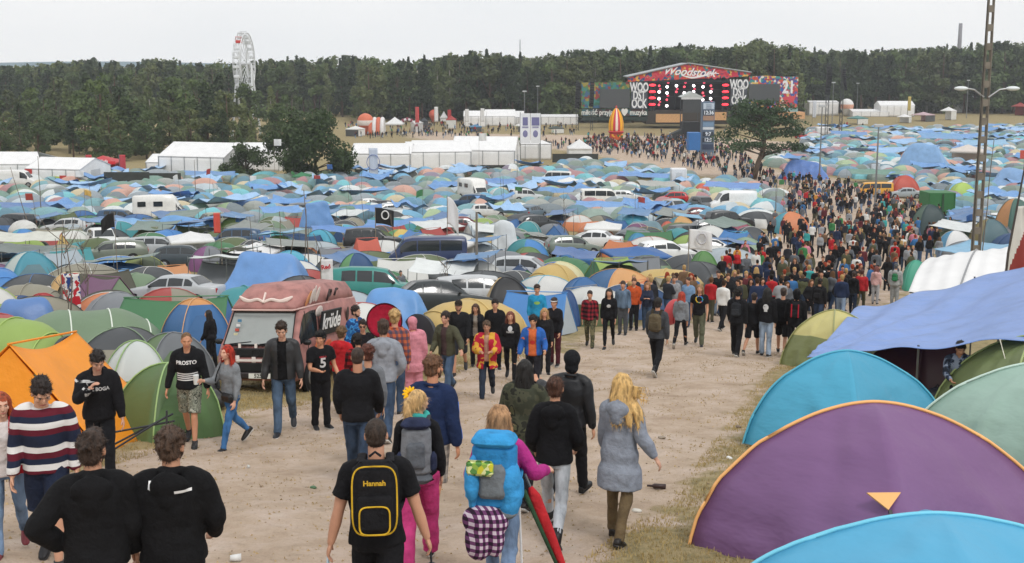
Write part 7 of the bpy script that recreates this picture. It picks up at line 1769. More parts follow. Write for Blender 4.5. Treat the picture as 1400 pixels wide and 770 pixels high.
mb = MB(); mats = [nylon(pale(p[0], .22)) for p in PAL]; extra = len(mats); mats += [M('#6a93c4', .45, .1, 1.3, .4, 3, .05, kind='tarpaulin'), M('#93b4d6', .45, .1, 1.3, .4, 3, .05, kind='tarpaulin')]
print('FAR', len(farv))
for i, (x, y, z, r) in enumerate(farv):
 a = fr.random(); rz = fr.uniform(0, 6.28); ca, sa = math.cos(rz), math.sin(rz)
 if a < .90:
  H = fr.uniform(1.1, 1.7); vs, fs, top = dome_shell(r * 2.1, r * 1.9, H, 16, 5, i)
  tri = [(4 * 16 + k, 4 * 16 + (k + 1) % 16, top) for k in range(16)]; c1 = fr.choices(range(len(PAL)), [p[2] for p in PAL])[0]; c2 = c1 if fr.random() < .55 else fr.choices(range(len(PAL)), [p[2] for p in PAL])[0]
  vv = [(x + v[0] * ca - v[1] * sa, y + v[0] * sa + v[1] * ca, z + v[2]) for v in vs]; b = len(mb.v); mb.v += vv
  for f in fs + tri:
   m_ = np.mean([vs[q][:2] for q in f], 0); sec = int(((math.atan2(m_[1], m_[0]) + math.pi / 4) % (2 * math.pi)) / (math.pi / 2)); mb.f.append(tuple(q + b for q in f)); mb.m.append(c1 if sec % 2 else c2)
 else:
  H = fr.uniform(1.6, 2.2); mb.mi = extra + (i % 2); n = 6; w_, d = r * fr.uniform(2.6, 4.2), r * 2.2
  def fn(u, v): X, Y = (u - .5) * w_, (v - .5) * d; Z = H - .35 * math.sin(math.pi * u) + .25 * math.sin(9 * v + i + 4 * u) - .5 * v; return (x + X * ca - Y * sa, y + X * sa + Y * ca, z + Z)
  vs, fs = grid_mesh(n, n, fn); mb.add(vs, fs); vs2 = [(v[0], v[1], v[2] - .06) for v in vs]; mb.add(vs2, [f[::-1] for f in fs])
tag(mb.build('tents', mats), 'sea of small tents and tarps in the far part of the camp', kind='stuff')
AW = (18, 8, -16, 24); AW2 = (-18, 26, 17, 8); ST = (3, 3, -3, 4); STRIDE = (26, 6, -24, 34); STRIDE2 = (-24, 34, 26, 6)
NA = ((8, 9, 22, 8), (-8, 9, 18, 8)); PK = ((-12, 22, 48, 42), (-12, 22, 48, 42))
def T(kind, col, **k):
 m_ = col if not isinstance(col, str) else (leather(col) if kind == 'leather_jacket' else cloth(col)); return dict(kind=kind if kind != 'leather_jacket' else 'jacket', mat=m_, **k)
def ppl(px, base, top, face, label, h=None, pos=None, **k):
 p = pos or G(px, base)
 if h is None: h = min(1.93, max(1.5, h_at(p, top)))
 k.setdefault('lod', 1 if p.y < 24 else 2)
 va = -math.degrees(math.atan2(p.x, p.y))
 return person(p, face + va, label, h, **k)
def cut(px, top, h, face, label, **k): return ppl(px, 0, top, face, label, h=h, pos=stand(px, top, h), **k)
def front_text(txt, size, col, z=.33, x=0, sx=1.0):
 def f(fg, o, outs):
  decal(Matrix_text(txt, size, sx), outs[-1].data, M(col, .8), outs[-1], fg.hip + fg.up * z * fg.k + fg.rt * x, -fg.fw, fg.up)
 return f
def Matrix_text(txt, size, sx=1.0):
 me = text_mesh(txt, size, bold=size * .03); me.transform(Matrix.Diagonal((sx, 1, 1, 1))); return me
def pad(fg, outs, me, col, z, back=False, x=0, name='print', i=-1):
 d = fg.fw if back else -fg.fw; decal(me, outs[i].data, M(col, .8), outs[i], fg.hip + fg.up * z * fg.k + fg.rt * x, d, fg.up, name=name)
def sleeve_band(fg, outs, col, side, pts=None, w=.02, i=-1):
 """a strip along the outer sleeve"""
 sh, e, wr, d = fg.arm[side]; me = quad_me(w, .40); ax = (sh - wr).normalized(); dr = -(fg.rt * side)
 decal(me, outs[i].data, M(col, .8), outs[i], (sh + wr) * .5 + fg.fw * .0, dr, ax, name='stripe')
def thing_at(o, name, label, cat, group=None):
 e = empty(name, o.location, o.rotation_euler.z); tag(e, label, cat, group); return e
def backpack(o, fg, label, cols, size=(.30, .16, .46), kind='day', z=.20, off=.135, straps=True):
 b = thing_at(o, 'backpack', label, 'backpack', 'backpacks carried by walkers'); w_, d, h = size; k = fg.k
 c = fg.hip + fg.up * (z + h * .25) * k - fg.fw * (off + d * .5); R3 = Matrix((fg.rt, fg.fw, fg.up)).transposed()
 def P(x, y, zz): return c + R3 @ V(x, y, zz)
 def blob(name, x, y, zz, sx, sy, sz, col, bev=.05, parent=None):
  mb = MB(); mb.box(P(x, y, zz), (sx, sy, sz), R3, .93, bev); me = remesh(mb, .011, 4, .5); disp(me, sines(getv(me), 22, 5, 2) * .004); return put(me, name, cloth(col), parent or b)
 main = blob('main_bag', 0, 0, 0, w_, d, h, cols[0], .06)
 if kind == 'day': blob('front_pocket', 0, -d * .5, -h * .17, w_ * .78, d * .3, h * .48, cols[1], .03)
 else:
  blob('lid', 0, -.02, h * .52, w_ * .98, d * 1.05, h * .2, cols[1], .04); blob('front_pocket', 0, -d * .55, -.02, w_ * .62, d * .35, h * .5, cols[2], .04)
  for sx in (-1, 1): blob('side_pocket', sx * w_ * .52, 0, -h * .2, .07, d * .7, h * .35, cols[1], .03)
  blob('base_bag', 0, -.01, -h * .5, w_ * 1.05, d * 1.05, h * .22, cols[2], .05)
 if straps:
  for sx in (-1, 1):
   mb = MB(); sh = fg.neck + fg.rt * sx * .095 * k; r_ = fg.fw
   pts, rr = smoothpts([P(sx * w_ * .3, d * .5, h * .42), sh - r_ * .07 + fg.up * .03, sh + fg.up * .035, sh + r_ * .09 - fg.up * .02, fg.chest + fg.rt * sx * .135 * k + r_ * .14, fg.chest + fg.rt * sx * .175 * k - fg.up * .10 + r_ * .03, P(sx * w_ * .42, d * .5, -h * .32)], [.012] * 7, 4)
   mb.tube(pts, [(.010, .030)] * len(pts), 8, flat=fg.up); mb.build('strap', cloth(cols[-1]), b, True)
  mb = MB(); mb.tube([P(-.04, d * .45, h * .5), P(0, d * .45, h * .56), P(.04, d * .45, h * .5)], .010, 6); mb.build('handle', cloth(cols[-1]), b)
 return b, main, P, R3
def handbag(o, fg, side, label, col, w_=.34, h=.32, drop=.12, name='bag', cat='bag'):
 sh, e, wr, d = fg.arm[side]; b = thing_at(o, name, label, cat); p = wr + d * .12 - V(0, 0, drop + h * .5)
 mb = MB(); mb.box(p, (.13, w_, h), bev=.04, taper=.85); me = remesh(mb, .014, 4, .5); disp(me, sines(getv(me), 16, 4, 2) * .012); put(me, 'sack', nylon(col, .1), b)
 for q in (-1, 1):
  mb = MB(); mb.tube([p + V(0, q * w_ * .25, h * .45), wr + d * .10 + V(0, q * .02, 0)], .007, 5); mb.build('handle', cloth(col), b)
 return b
BK, DK = '#1b1b1e', '#242529'
J1, J2, J3 = denim('#49607f'), denim('#8fa0b4'), denim('#3a4a60')
GR = 'people walking along the sandy road'
def x1(fg, o, outs): pad(fg, outs, quad_me(.10, .02), '#e8e8e8', .44, True, .10); pad(fg, outs, quad_me(.02, .05), '#e8e8e8', .47, True, -.12)
cut(133, 589, 1.78, -8, 'young man in black hoodie with brown quiff, hand on hip, bottom left', hair=('quiff', '#3b2d25'), beard='#3a2b22', tops=[T('hoodie', '#151517', hood=True, loose=.034)], bottom=('trousers', cloth('#1c1d22')), arms=((-22, 34, 60, 62), (4, 8, 20, 6)), head=(-12, 4, 0), lod=0, build=1.06, legs=AW, seed=5)
cut(238, 585, 1.80, -12, 'young man in black hoodie with white shoulder flashes and brown hair, bottom left', hair=('shaggy', '#4a382c'), beard='#3f2e24', tops=[T('hoodie', '#131315', hood=True, loose=.036)], bottom=('trousers', cloth('#1c1d22')), arms=((-4, 20, 34, 18), (6, 18, 44, 30)), head=(-10, 2, 0), lod=0, build=1.1, legs=AW2, seed=6, extras=x1)
def x_red(fg, o, outs): pass
ppl(16, 757, 534, 172, 'ginger woman in open red jacket and light jeans at the left edge', female=True, skinc='#cfa48c', hair=('long', '#9a4524'), tops=[T('top', '#cfc8c6', loose=.010), T('jacket', '#a01e2a', open_front=.055, loose=.024)], bottom=('trousers', denim('#6f86a3'), dict(loose=.004)), shoe=('#7a3038', '#d8d4cc'), arms=((4, 8, 10, 2), (8, 8, 14, 2)), lod=0, legs=(-14, 18, 14, 6), head=(20, 0, 0))
ppl(72, 772, 508, 168, 'young man in navy, maroon and white striped jumper and navy shorts, looking down', skinc='#c9997e', hair=('short', '#2a211e'), tops=[T('jumper', pattern('striped knit', 'stripes', ['#232a3e', '#232a3e', '#5e1e2c', '#d6d4d2', '#232a3e', '#5e1e2c', '#d6d4d2'], 2.55), loose=.026)], bottom=('shorts', cloth('#20283c'), dict(loose=.02)), shoe=('#1d1d20', '#3a3a3c'), arms=((-6, 12, 18, 8), (2, 12, 22, 10)), head=(24, -32, 0), lean=5, lod=0, build=1.06, legs=(20, 14, -12, 16))
def x3(fg, o, outs): pad(fg, outs, Matrix_text('BEZ BOGA', .062, .9), '#bdbdbd', .345); sleeve_band(fg, outs, '#bfbfbf', 1, w=.022)
ppl(142, 664, 478, 176, 'man in black hoodie with grey chest lettering, hand at his mouth', h=1.74, skinc='#bd8f78', hair=('short', '#1f1916'), tops=[T('hoodie', '#17171a', hood=True, loose=.028)], bottom=('trousers', cloth('#1a1b1f')), arms=((10, 12, 8, 4), (40, 10, 104, 46)), head=(16, -24, 0), lean=4, lod=0, legs=(12, 10, -10, 14), extras=x3)
def x4(fg, o, outs):
 pad(fg, outs, Matrix_text('PROSTO', .078, 1.0), '#dcdcdc', .36)
 for k in range(4): pad(fg, outs, quad_me(.30, .016), '#dedede', .19 - k * .032, name='stripe')
ppl(262, 607, 452, 168, 'fair haired man in black and white striped hoodie and camouflage shorts', hair=('buzz', '#6f5236'), skinc='#c48e70', tops=[T('hoodie', '#18191c', hood=True, loose=.022)], bottom=('shorts', pattern('camouflage', 'blotch', ['#6f7366', '#8e9183', '#4c5148', '#a3a598'], 14), dict(loose=.02)), shoe=('#202226', '#2c2e30'), arms=((4, 14, 12, 2), (-4, 16, 14, 2)), legs=(22, 16, -14, 12), head=(14, -10, 0), lod=1, extras=x4)
def x5(fg, o, outs):
 b = thing_at(o, 'bum_bag', 'black shoulder bag slung on the red haired woman', 'bag'); p = fg.hip + fg.rt * -.10 + fg.fw * .16; mb = MB(); mb.box(p, (.24, .09, .15), bev=.04); me = remesh(mb, .012, 3); put(me, 'pouch', leather('#1a1a1c'), b)
 mb = MB(); pts, rr = smoothpts([p, fg.hip + fg.rt * .16 + fg.fw * .12 + fg.up * .12, fg.chest + fg.rt * .10 + fg.fw * .15, fg.neck + fg.rt * .12 + fg.up * .0], [.01] * 4, 4); mb.tube(pts, [(.005, .014)] * len(pts), 6, flat=fg.up); mb.build('strap', cloth('#1a1a1c'), b)
 sh, e, wr, d = fg.arm[1]; c = thing_at(o, 'cup', 'clear plastic cup in the hand of the red haired woman', 'cup'); q = wr + d * .09; mb = MB(); mb.rings([[(q.x + math.cos(t) * r + .02, q.y + math.sin(t) * r + .03, q.z + z) for t in [2 * math.pi * i / 14 for i in range(14)]] for z, r in ((-.05, .032), (.09, .043))]); mb.build('cup', plastic('#cfd3d2'), c)
ppl(318, 612, 467, 132, 'woman with bright red hair in grey jumper and blue jeans holding a cup', female=True, hair=('bob', '#a2280f'), skinc='#cfa088', tops=[T('jumper', '#7b7f83', loose=.016)], bottom=('leggings', denim('#3d6796')), arms=((4, 10, 16, 6), (28, 12, 78, 16)), legs=(24, 8, -20, 24), head=(0, 6, 0), lod=1, extras=x5)
ppl(390, 592, 437, 174, 'young man in open dark leather jacket and blue jeans before the camper van', hair=('quiff', '#35281f'), skinc='#c99b82', tops=[T('t_shirt', '#131315', sleeve='short', loose=.008), T('leather_jacket', '#2e2f31', open_front=.06, loose=.026)], bottom=('trousers', denim('#4a5d73')), shoe=('#23242a', '#d8d8d8'), arms=((2, 12, 14, 4), (-2, 14, 16, 4)), legs=(-16, 22, 14, 6), head=(0, -14, 0), lod=0)
def x8(fg, o, outs): pad(fg, outs, Matrix_text('MBELA', .04), '#a8303a', .38); pad(fg, outs, Matrix_text('5', .22), '#c8c8c8', .27)
_, pc8, _o = ppl(440, 586, 452, 200, 'man in backwards black cap and black band shirt with printed 5', hair=('shaggy', '#1a1715'), skinc='#c08a6c', tops=[T('t_shirt', '#151518', sleeve='short', loose=.02)], bottom=('trousers', cloth('#1b1b1e')), arms=((6, 14, 30, 6), (20, 10, 70, 30)), legs=ST, head=(-42, 0, 0), lod=1, extras=x8)
def capm(fg, o, col, brim=1, name='cap', back=False):
 R3 = fg.hr; c = fg.headc; k = fg.k; mb = MB(); mb.ell(c + R3 @ V(0, -.012, .062) * k, (.088 * k, .103 * k, .075 * k), R3, 18, 10)
 if brim: s_ = -1 if back else 1; mb.ell(c + R3 @ V(0, .10 * s_, .045) * k, (.062 * k, .065 * k, .010 * k), R3, 16, 6)
 me = remesh(mb, .010, 1); return put(me, name, cloth(col), o)
_fgc = _; capm(_fgc, pc8, '#141416', back=True)
ppl(468, 566, 449, -30, 'person in red hooded top with patterned headscarf seen from behind', hair=('curly', '#6a5238'), tops=[T('hoodie', '#b0242a', hood=True, loose=.026)], bottom=('trousers', cloth('#2a2b30')), legs=ST, arms=PK, lod=1)
ppl(492, 575, 462, 10, 'dark haired person in red and black checked shirt by the red hoodie', hair=('shaggy', '#201b1a'), tops=[T('shirt', pattern('checked flannel', 'plaid', ['#8f2024', '#541417', '#17171a'], 9), loose=.022)], bottom=('trousers', cloth('#26272c')), legs=ST, lod=1)
def x11(fg, o, outs):
 R3 = fg.hr; c = fg.headc; mb = MB()
 for q in (-1, 1): mb.ell(c + R3 @ V(q * .032, .090, .002), (.024, .008, .015), R3, 10, 6)
 mb.tube([c + R3 @ V(-.03, .094, .008), c + R3 @ V(.03, .094, .008)], .004, 5); mb.build('sunglasses', plastic('#101012'), o, True)
ppl(498, 548, 437, 178, 'man with dark sunglasses facing the camera in the knot by the van', hair=('short', '#2b221e'), skinc='#b98a70', tops=[T('t_shirt', '#1c1b1e', loose=.016)], bottom=('trousers', cloth('#222226')), legs=ST, lod=1, extras=x11)
ppl(486, 528, 418, 230, 'man in blue patterned jacket looking right beside the camper van', hair=('short', '#2b211c'), skinc='#c79a82', beard='#3a2b24', tops=[T('jacket', pattern('blue print', 'blotch', ['#2a5f9c', '#3f86bf', '#1f3f70'], 8), loose=.026)], bottom=('trousers', J3), legs=ST, lod=1)
ppl(526, 600, 436, -8, 'man in pale grey hooded top and jeans seen from behind in the knot', hair=('short', '#4a3a30'), tops=[T('hoodie', '#8e929a', hood=True, loose=.028)], bottom=('trousers', J3), legs=AW, arms=PK, lod=1)
_, psom, _o = ppl(541, 566, 426, -15, 'blond curly haired person in orange checked shirt with red sombrero', hair=('curly', '#b59462'), tops=[T('shirt', pattern('orange check', 'plaid', ['#b5603f', '#7c4a4a', '#4a4454'], 9), loose=.022)], bottom=('trousers', J3), legs=ST, lod=1)
def sombrero():
 fg = _; e = thing_at(psom, 'sombrero', 'wide red sombrero hanging behind the blond curly head', 'hat'); c = fg.headc + V(-.24, .16, -.10); R3 = Euler((RA(78), 0, RA(12))).to_matrix(); n = 36
 mb = MB(); mb.rings([[c + R3 @ V(math.cos(t) * r, math.sin(t) * r, z) for t in [2 * math.pi * i / n for i in range(n)]] for z, r in ((-.19, .03), (-.18, .09), (-.05, .12), (-.01, .15), (0.0, .26), (.03, .315), (.035, .315), (.01, .26))]); mb.build('felt', cloth('#a01c34'), e, True)
 mb = MB(); mb.tube([c + R3 @ V(math.cos(t) * .315, math.sin(t) * .315, .033) for t in [2 * math.pi * i / n for i in range(n + 1)]], .012, 6); mb.build('trim', cloth('#3a1420'), e)
sombrero()
ppl(566, 550, 434, 15, 'person in pink fleece animal costume seen from behind near the sombrero', hair=(None, '#caa'), tops=[T('costume', '#c7838f', hood=True, hoodup=True, loose=.04, length=-.3)], bottom=('trousers', cloth('#c7838f'), dict(loose=.03)), legs=ST, lod=1, facefeat=False)
ppl(506, 640, 478, 5, 'curly auburn haired person in grey jacket, mostly hidden behind black jumper', h=1.66, female=True, hair=('curly', '#5a3226'), tops=[T('hoodie', '#6d7075', loose=.028)], bottom=('trousers', J3), legs=ST, lod=1)
ppl(492, 668, 486, -6, 'broad man in plain black jumper with cropped hair seen from behind', h=1.82, hair=('buzz', '#3a2d26'), skinc='#b78468', tops=[T('jumper', '#19191c', loose=.030)], bottom=('trousers', J3), legs=AW, arms=((2, 12, 30, 14), (8, 12, 30, 14)), lod=0, build=1.08)
fg, o, _t = cut(516, 569, 1.80, -3, 'man in black t-shirt with black and yellow rucksack, carrying bags', hair=('buzz', '#33271f'), skinc='#c19076', tops=[T('t_shirt', '#161619', sleeve='short', loose=.016)], bottom=('trousers', cloth('#17171a')), arms=((-4, 16, 8, 2), (-2, 18, 10, 2)), legs=AW, lod=0, build=1.1)
b, main, P, R3 = backpack(o, fg, 'black rucksack with yellow piping on the man in black', ['#1a1a1d', '#19191c', '#202024'], (.34, .17, .52), z=.20)
for (cx_, cz_, w_, h_, rr_) in ((0, 0, .31, .49, .06), (0, -.13, .21, .2, .05)):
 pts = []
 for i in range(41):
  t = 2 * math.pi * i / 40; sx_ = math.copysign(abs(math.cos(t)) ** .45, math.cos(t)); sz_ = math.copysign(abs(math.sin(t)) ** .45, math.sin(t)); pts.append(P(cx_ + sx_ * w_ / 2 * .98, -.088 - (.028 if w_ < .25 else 0), cz_ + sz_ * h_ / 2 * .98))
 mb = MB(); mb.tube(pts, .006, 6); mb.build('yellow_piping', cloth('#c9a22c'), b)
me = Matrix_text('Hannah', .05); decal(me, main.data, M('#c9a22c', .8), b, P(0, -.1, .12), R3 @ V(0, 1, 0), R3 @ V(0, 0, 1), name='lettering')
handbag(o, fg, -1, 'pale blue carrier bag in the left hand of the rucksack man', '#aebfca'); handbag(o, fg, 1, 'dark bag in the right hand of the rucksack man', '#25262b')
fg, o, _t = cut(572, 532, 1.70, -4, 'blonde woman with yellow flower in her hair, teal scarf and grey backpack', female=True, hair=('pony', '#c4a06c'), skinc='#cfa489', tops=[T('jumper', '#18181b', loose=.014)], bottom=('trousers', cloth('#b63a72'), dict(loose=.03)), arms=((6, 10, 16, 4), (-6, 12, 30, 10)), legs=AW2, head=(-48, 0, 0), lod=0)
backpack(o, fg, 'grey and navy hiking backpack on the blonde woman with flower', ['#74777c', '#2a3048', '#5c6066', '#3a3d44'], (.29, .18, .50), 'trek', z=.16)
mb = MB(); c = fg.headc + fg.hr @ V(-.06, -.05, .075)
for k in range(12):
 a = 2 * math.pi * k / 12; R2 = fg.hr @ Euler((RA(60), 0, RA(60))).to_matrix(); mb.ell(c + R2 @ V(math.cos(a) * .045, math.sin(a) * .045, 0), (.034, .015, .006), R2 @ Matrix.Rotation(a, 3, 'Z'), 8, 5)
e = thing_at(o, 'flower', 'large yellow cloth flower pinned in the blonde hair', 'flower'); mb.build('petals', cloth('#e8b21e'), e, True); mb = MB(); mb.ell(c + fg.hr @ V(-.015, -.01, 0), (.018, .018, .012), None, 10, 6); mb.build('centre', cloth('#a86a18'), e, True)
mb = MB(); mb.tube([fg.neck + fg.rt * math.cos(t) * .085 + fg.fw * math.sin(t) * .08 + fg.up * (.035 + .012 * math.sin(3 * t)) for t in [RA(a) for a in range(0, 361, 20)]], .034, 8); me = remesh(mb, .011, 1); disp(me, sines(getv(me), 40, 2) * .005); put(me, 'scarf', cloth('#3fa39c'), o)
fg, o, _t = ppl(592, 716, 487, -22, 'man in navy jacket with blue sleeve stripes, shorts and sandals', hair=('short', '#6a4a34'), skinc='#c2896a', beard='#5a3f2c', tops=[T('jacket', '#1f2d4e', loose=.030)], bottom=('shorts', pattern('pale check', 'plaid', ['#a39a90', '#8c847c', '#6e6a66'], 12), dict(loose=.018)), shoe=('#3a2f28', '#5a4c40'), arms=((8, 10, 18, 4), (-10, 12, 14, 4)), legs=(16, 8, -14, 20), head=(-26, 0, 0), lod=0, build=1.08, extras=lambda fg, o, outs: (sleeve_band(fg, outs, '#2f62b4', 1, w=.035), sleeve_band(fg, outs, '#2f62b4', -1, w=.035)))
fg, o, _t = cut(684, 551, 1.70, -10, 'woman with long wavy hair in magenta jumper carrying a big blue backpack', female=True, hair=('longback', '#a07a56'), skinc='#cb9d84', tops=[T('jumper', '#a8307c', loose=.018)], bottom=('trousers', denim('#7288a6'), dict(loose=.006)), arms=((-10, 22, 50, 30), (14, 26, 62, 6)), legs=AW, head=(-26, 6, 0), lod=0, build=1.04)
b, main, P, R3 = backpack(o, fg, 'bulky bright blue hiking backpack hung with a checked shirt', ['#2f7fb8', '#3a93cc', '#6d7378', '#3f8fc4'], (.38, .24, .58), 'trek', z=.14, off=.15)
mb = MB(); mb.box(P(-.09, -.18, .10), (.22, .05, .12), R3, bev=.02); mb.build('map_pocket', pattern('map print', 'cells', ['#c9c23c', '#5a8a4a', '#d8dca0', '#8fae4c'], 26), b)
mb = MB(); mb.ell(P(-.16, -.05, -.05), (.07, .16, .24), R3, 14, 9); mb.ell(P(.13, -.02, -.1), (.10, .14, .26), R3, 14, 9); me = remesh(mb, .014, 2); disp(me, sines(getv(me), 22, 8, 2) * .012); put(me, 'side_bag', cloth('#3a8ec6'), b)
e = thing_at(o, 'checked_shirt', 'purple and white checked shirt tied below the blue backpack', 'shirt'); mb = MB(); mb.ell(P(-.06, -.10, -.36), (.19, .09, .13), R3, 16, 9); mb.ell(P(-.10, -.12, -.52), (.13, .07, .16), R3, 14, 9); mb.ell(P(.02, -.12, -.50), (.08, .06, .15), R3, 14, 9); me = remesh(mb, .013, 2); disp(me, sines(getv(me), 20, 3, 2, (1, 1, .4)) * .016); put(me, 'cloth', pattern('purple check', 'plaid', ['#c9bcc8', '#6a3f66', '#2e1f30'], 16), e)
e = thing_at(o, 'umbrella', 'folded red and green umbrella under the arm of the blue backpack woman', 'umbrella'); a_, b_ = fg.hip + fg.rt * .26 + V(0, -.05, .12), fg.hip + fg.rt * .60 + V(0, .10, -.82)
mb = MB(); mb.tube([a_ + (b_ - a_) * t for t in (0, .1, .4, .8, 1)], [.02, .055, .05, .03, .012], 10); me = remesh(mb, .012, 1); put(me, 'canopy', [cloth('#b32a30')], e); mb = MB(); o2 = V(-.045, -.05, -.02); mb.tube([a_ + o2, b_ + o2 * .6 + (b_ - a_) * .06], [.022, .012], 8); mb.build('green_panel', cloth('#2f4a34'), e, True); mb = MB(); mb.tube([a_ - (b_ - a_) * .12, a_], .012, 6); mb.build('handle', metal(), e)
e = thing_at(o, 'walking_pole', 'thin white pole hanging beside the blue backpack woman', 'pole'); mb = MB(); mb.tube([fg.hip + fg.rt * .17 + V(0, -.05, -.05), fg.hip + fg.rt * .20 + V(0, -.02, -.92)], .011, 6); mb.build('rod', plastic('#d9dadb'), e)
ppl(716, 690, 474, -12, 'person with dark dreadlocks in camouflage parka seen from behind', h=1.74, hair=('dreads', '#191614'), tops=[T('coat', pattern('camouflage parka', 'blotch', ['#3c3f33', '#4a4b3c', '#2b2c26', '#57573f'], 7), length=-.26, loose=.036, flare=.02)], bottom=('trousers', cloth('#1c1c1f')), arms=((6, 14, 20, 8), (10, 24, 60, 10)), legs=AW, lod=0, boots=True)
ppl(779, 678, 467, -20, 'person in black leather jacket with black hood, arm around the parka wearer', h=1.80, hair=(None, '#111111'), facefeat=False, tops=[T('hoodie', '#1a1b1e', hood=True, hoodup=True, loose=.012), T('leather_jacket', '#1d1e21', loose=.028)], bottom=('trousers', cloth('#19191c')), arms=((38, 36, 60, -10), (-6, 12, 14, 4)), legs=AW2, lod=0, boots=True, shoe=('#191a1c', None))
ppl(757, 738, 511, -10, 'woman with brown bun in black hoodie and pale grey jeans', female=True, hair=('bun', '#4f3326'), tops=[T('hoodie', '#151518', hood=True, loose=.034)], bottom=('leggings', denim('#a7acb2')), arms=((-2, 18, 40, 20), (4, 16, 44, 24)), legs=(24, 8, -18, 26), lod=0, shoe=('#18181a', '#1c1c1e'), boots=True)
ppl(846, 738, 512, -18, 'blonde woman in long pale grey coat and olive trousers, hair blown sideways', female=True, hair=('windy', '#c9a468'), skinc='#c79a82', tops=[T('coat', '#858b96', hood=True, length=-.36, loose=.026, flare=.035)], bottom=('trousers', cloth('#6a5a42'), dict(loose=.004)), arms=((8, 10, 20, 8), (-10, 20, 26, -8)), legs=(10, 6, -12, 18), lod=0, shoe=('#24201e', '#2a2624'))
fgk = dict(lod=1)
ppl(612, 541, 424, 150, 'man in olive army jacket and jeans reaching to his right', hair=('shaggy', '#2c221e'), skinc='#c0917a', tops=[T('t_shirt', '#4a3a3a', loose=.008), T('jacket', '#4a4a3a', open_front=.05, loose=.028)], bottom=('trousers', denim('#4a5f78')), arms=((20, 40, 40, 10), (10, 14, 40, 20)), legs=AW, **fgk)
def x27(fg, o, outs): capm(fg, o, '#2a221c')
ppl(628, 512, 409, 172, 'man with brown cap in black jacket and shorts behind the army jacket', hair=('short', '#2a211c'), skinc='#b98a70', beard='#3a2b22', tops=[T('jacket', '#1e1f22', loose=.026)], bottom=('shorts', cloth('#2b2c30')), legs=AW2, extras=x27, **fgk)
ppl(651, 502, 415, 172, 'brown haired woman in open black jacket behind the red and gold jacket', female=True, hair=('long', '#4a3022'), tops=[T('top', '#8a8076', loose=.008), T('jacket', '#202125', open_front=.045, loose=.026)], bottom=('trousers', cloth('#26262a')), legs=ST, **fgk)
ppl(677, 505, 409, 180, 'person with black hood up among the walkers in mid road', hair=('short', '#201a18'), tops=[T('hoodie', '#17171a', hood=True, hoodup=False, loose=.03)], bottom=('trousers', cloth('#1b1b1e')), legs=ST, **fgk)
def x30(fg, o, outs): pad(fg, outs, Matrix_text('HARD', .06), '#c8c8c8', .33); pad(fg, outs, ellipse_me(.05, .06), '#b8b8b8', .41)
ppl(698, 520, 424, 176, 'auburn haired woman in black sweatshirt with white print', female=True, hair=('long', '#6e3a2a'), tops=[T('jumper', '#18181b', loose=.02)], bottom=('leggings', cloth('#18181b')), legs=AW, extras=x30, **fgk)
ppl(666, 545, 437, 176, 'person wrapped in red and gold patterned jacket, hands together', hair=('short', '#5a4636'), skinc='#a87a62', tops=[T('top', '#b58a78', loose=.004), T('jacket', pattern('red gold print', 'blotch', ['#a82338', '#a82338', '#c99a3c'], 4.5), open_front=.035, loose=.045, length=-.22, flare=.02)], bottom=('trousers', denim('#2c3442')), arms=((22, 14, 74, 42), (22, 14, 74, 42)), legs=AW2, **fgk)
def x32(fg, o, outs): pad(fg, outs, ellipse_me(.055, .045), '#b8302c', .24, i=0); 
ppl(729, 537, 429, 172, 'dark haired man in blue cardigan over orange shirt with red emblem', hair=('shaggy', '#211a18'), skinc='#b98868', tops=[T('t_shirt', '#c9683c', sleeve='short', loose=.010), T('cardigan', '#2f5fa8', open_front=.07, loose=.026)], bottom=('trousers', cloth('#26262c')), arms=((10, 18, 62, 10), (4, 16, 20, 6)), legs=AW, extras=x32, **fgk)
ppl(744, 512, 421, 180, 'woman with very long fair hair in black top behind the blue cardigan', female=True, hair=('long', '#a88458'), tops=[T('top', '#1d1d20', loose=.014)], bottom=('trousers', cloth('#202024')), legs=ST, **fgk)
ppl(758, 500, 407, 160, 'woman with white headband in black jacket and maroon trousers', female=True, hair=('short', '#3a2a22'), tops=[T('jacket', '#1b1b1f', loose=.026)], bottom=('trousers', cloth('#4a2028')), legs=ST, extras=lambda fg, o, outs: put(remesh((lambda mb: (mb.tube([fg.headc + fg.hr @ V(math.cos(t) * .084, math.sin(t) * .10 - .01, .055) for t in [2 * math.pi * i / 20 for i in range(21)]], .015, 6), mb)[1])(MB()), .012, 1), 'headband', cloth('#d8d8d6'), o), **fgk)
ppl(734, 475, 389, 180, 'young man in bright turquoise t-shirt with yellow print above the road', hair=('short', '#3b2c22'), tops=[T('t_shirt', '#2a8cb8', loose=.016)], bottom=('trousers', J3), legs=ST, extras=lambda fg, o, outs: pad(fg, outs, ellipse_me(.09, .05), '#8ab45c', .33), **fgk)
R2 = dict(lod=2, group=GR)
ppl(806, 476, 396, 176, 'man in red plaid shirt and camouflage trousers coming down the road', hair=('short', '#2b211d'), tops=[T('shirt', pattern('red plaid', 'plaid', ['#8f2a34', '#5f1c26', '#22181c'], 8), loose=.018)], bottom=('trousers', pattern('camouflage', 'blotch', ['#5a5a44', '#3f4032', '#6f6a50'], 9)), legs=AW, **R2)
ppl(832, 476, 393, 176, 'slim woman in black hoodie with white crest beside the plaid shirt', female=True, hair=('long', '#241d1b'), tops=[T('hoodie', '#17171a', loose=.018)], bottom=('leggings', cloth('#18181b')), legs=AW2, extras=lambda fg, o, outs: pad(fg, outs, ellipse_me(.06, .05), '#b9b9b9', .33), **R2)
ppl(851, 458, 384, 172, 'person in faded denim jacket and ripped trousers on the road', hair=('short', '#3a2c24'), tops=[T('jacket', denim('#5a6c80'), loose=.022)], bottom=('trousers', cloth('#4a4d52')), legs=ST, **R2)
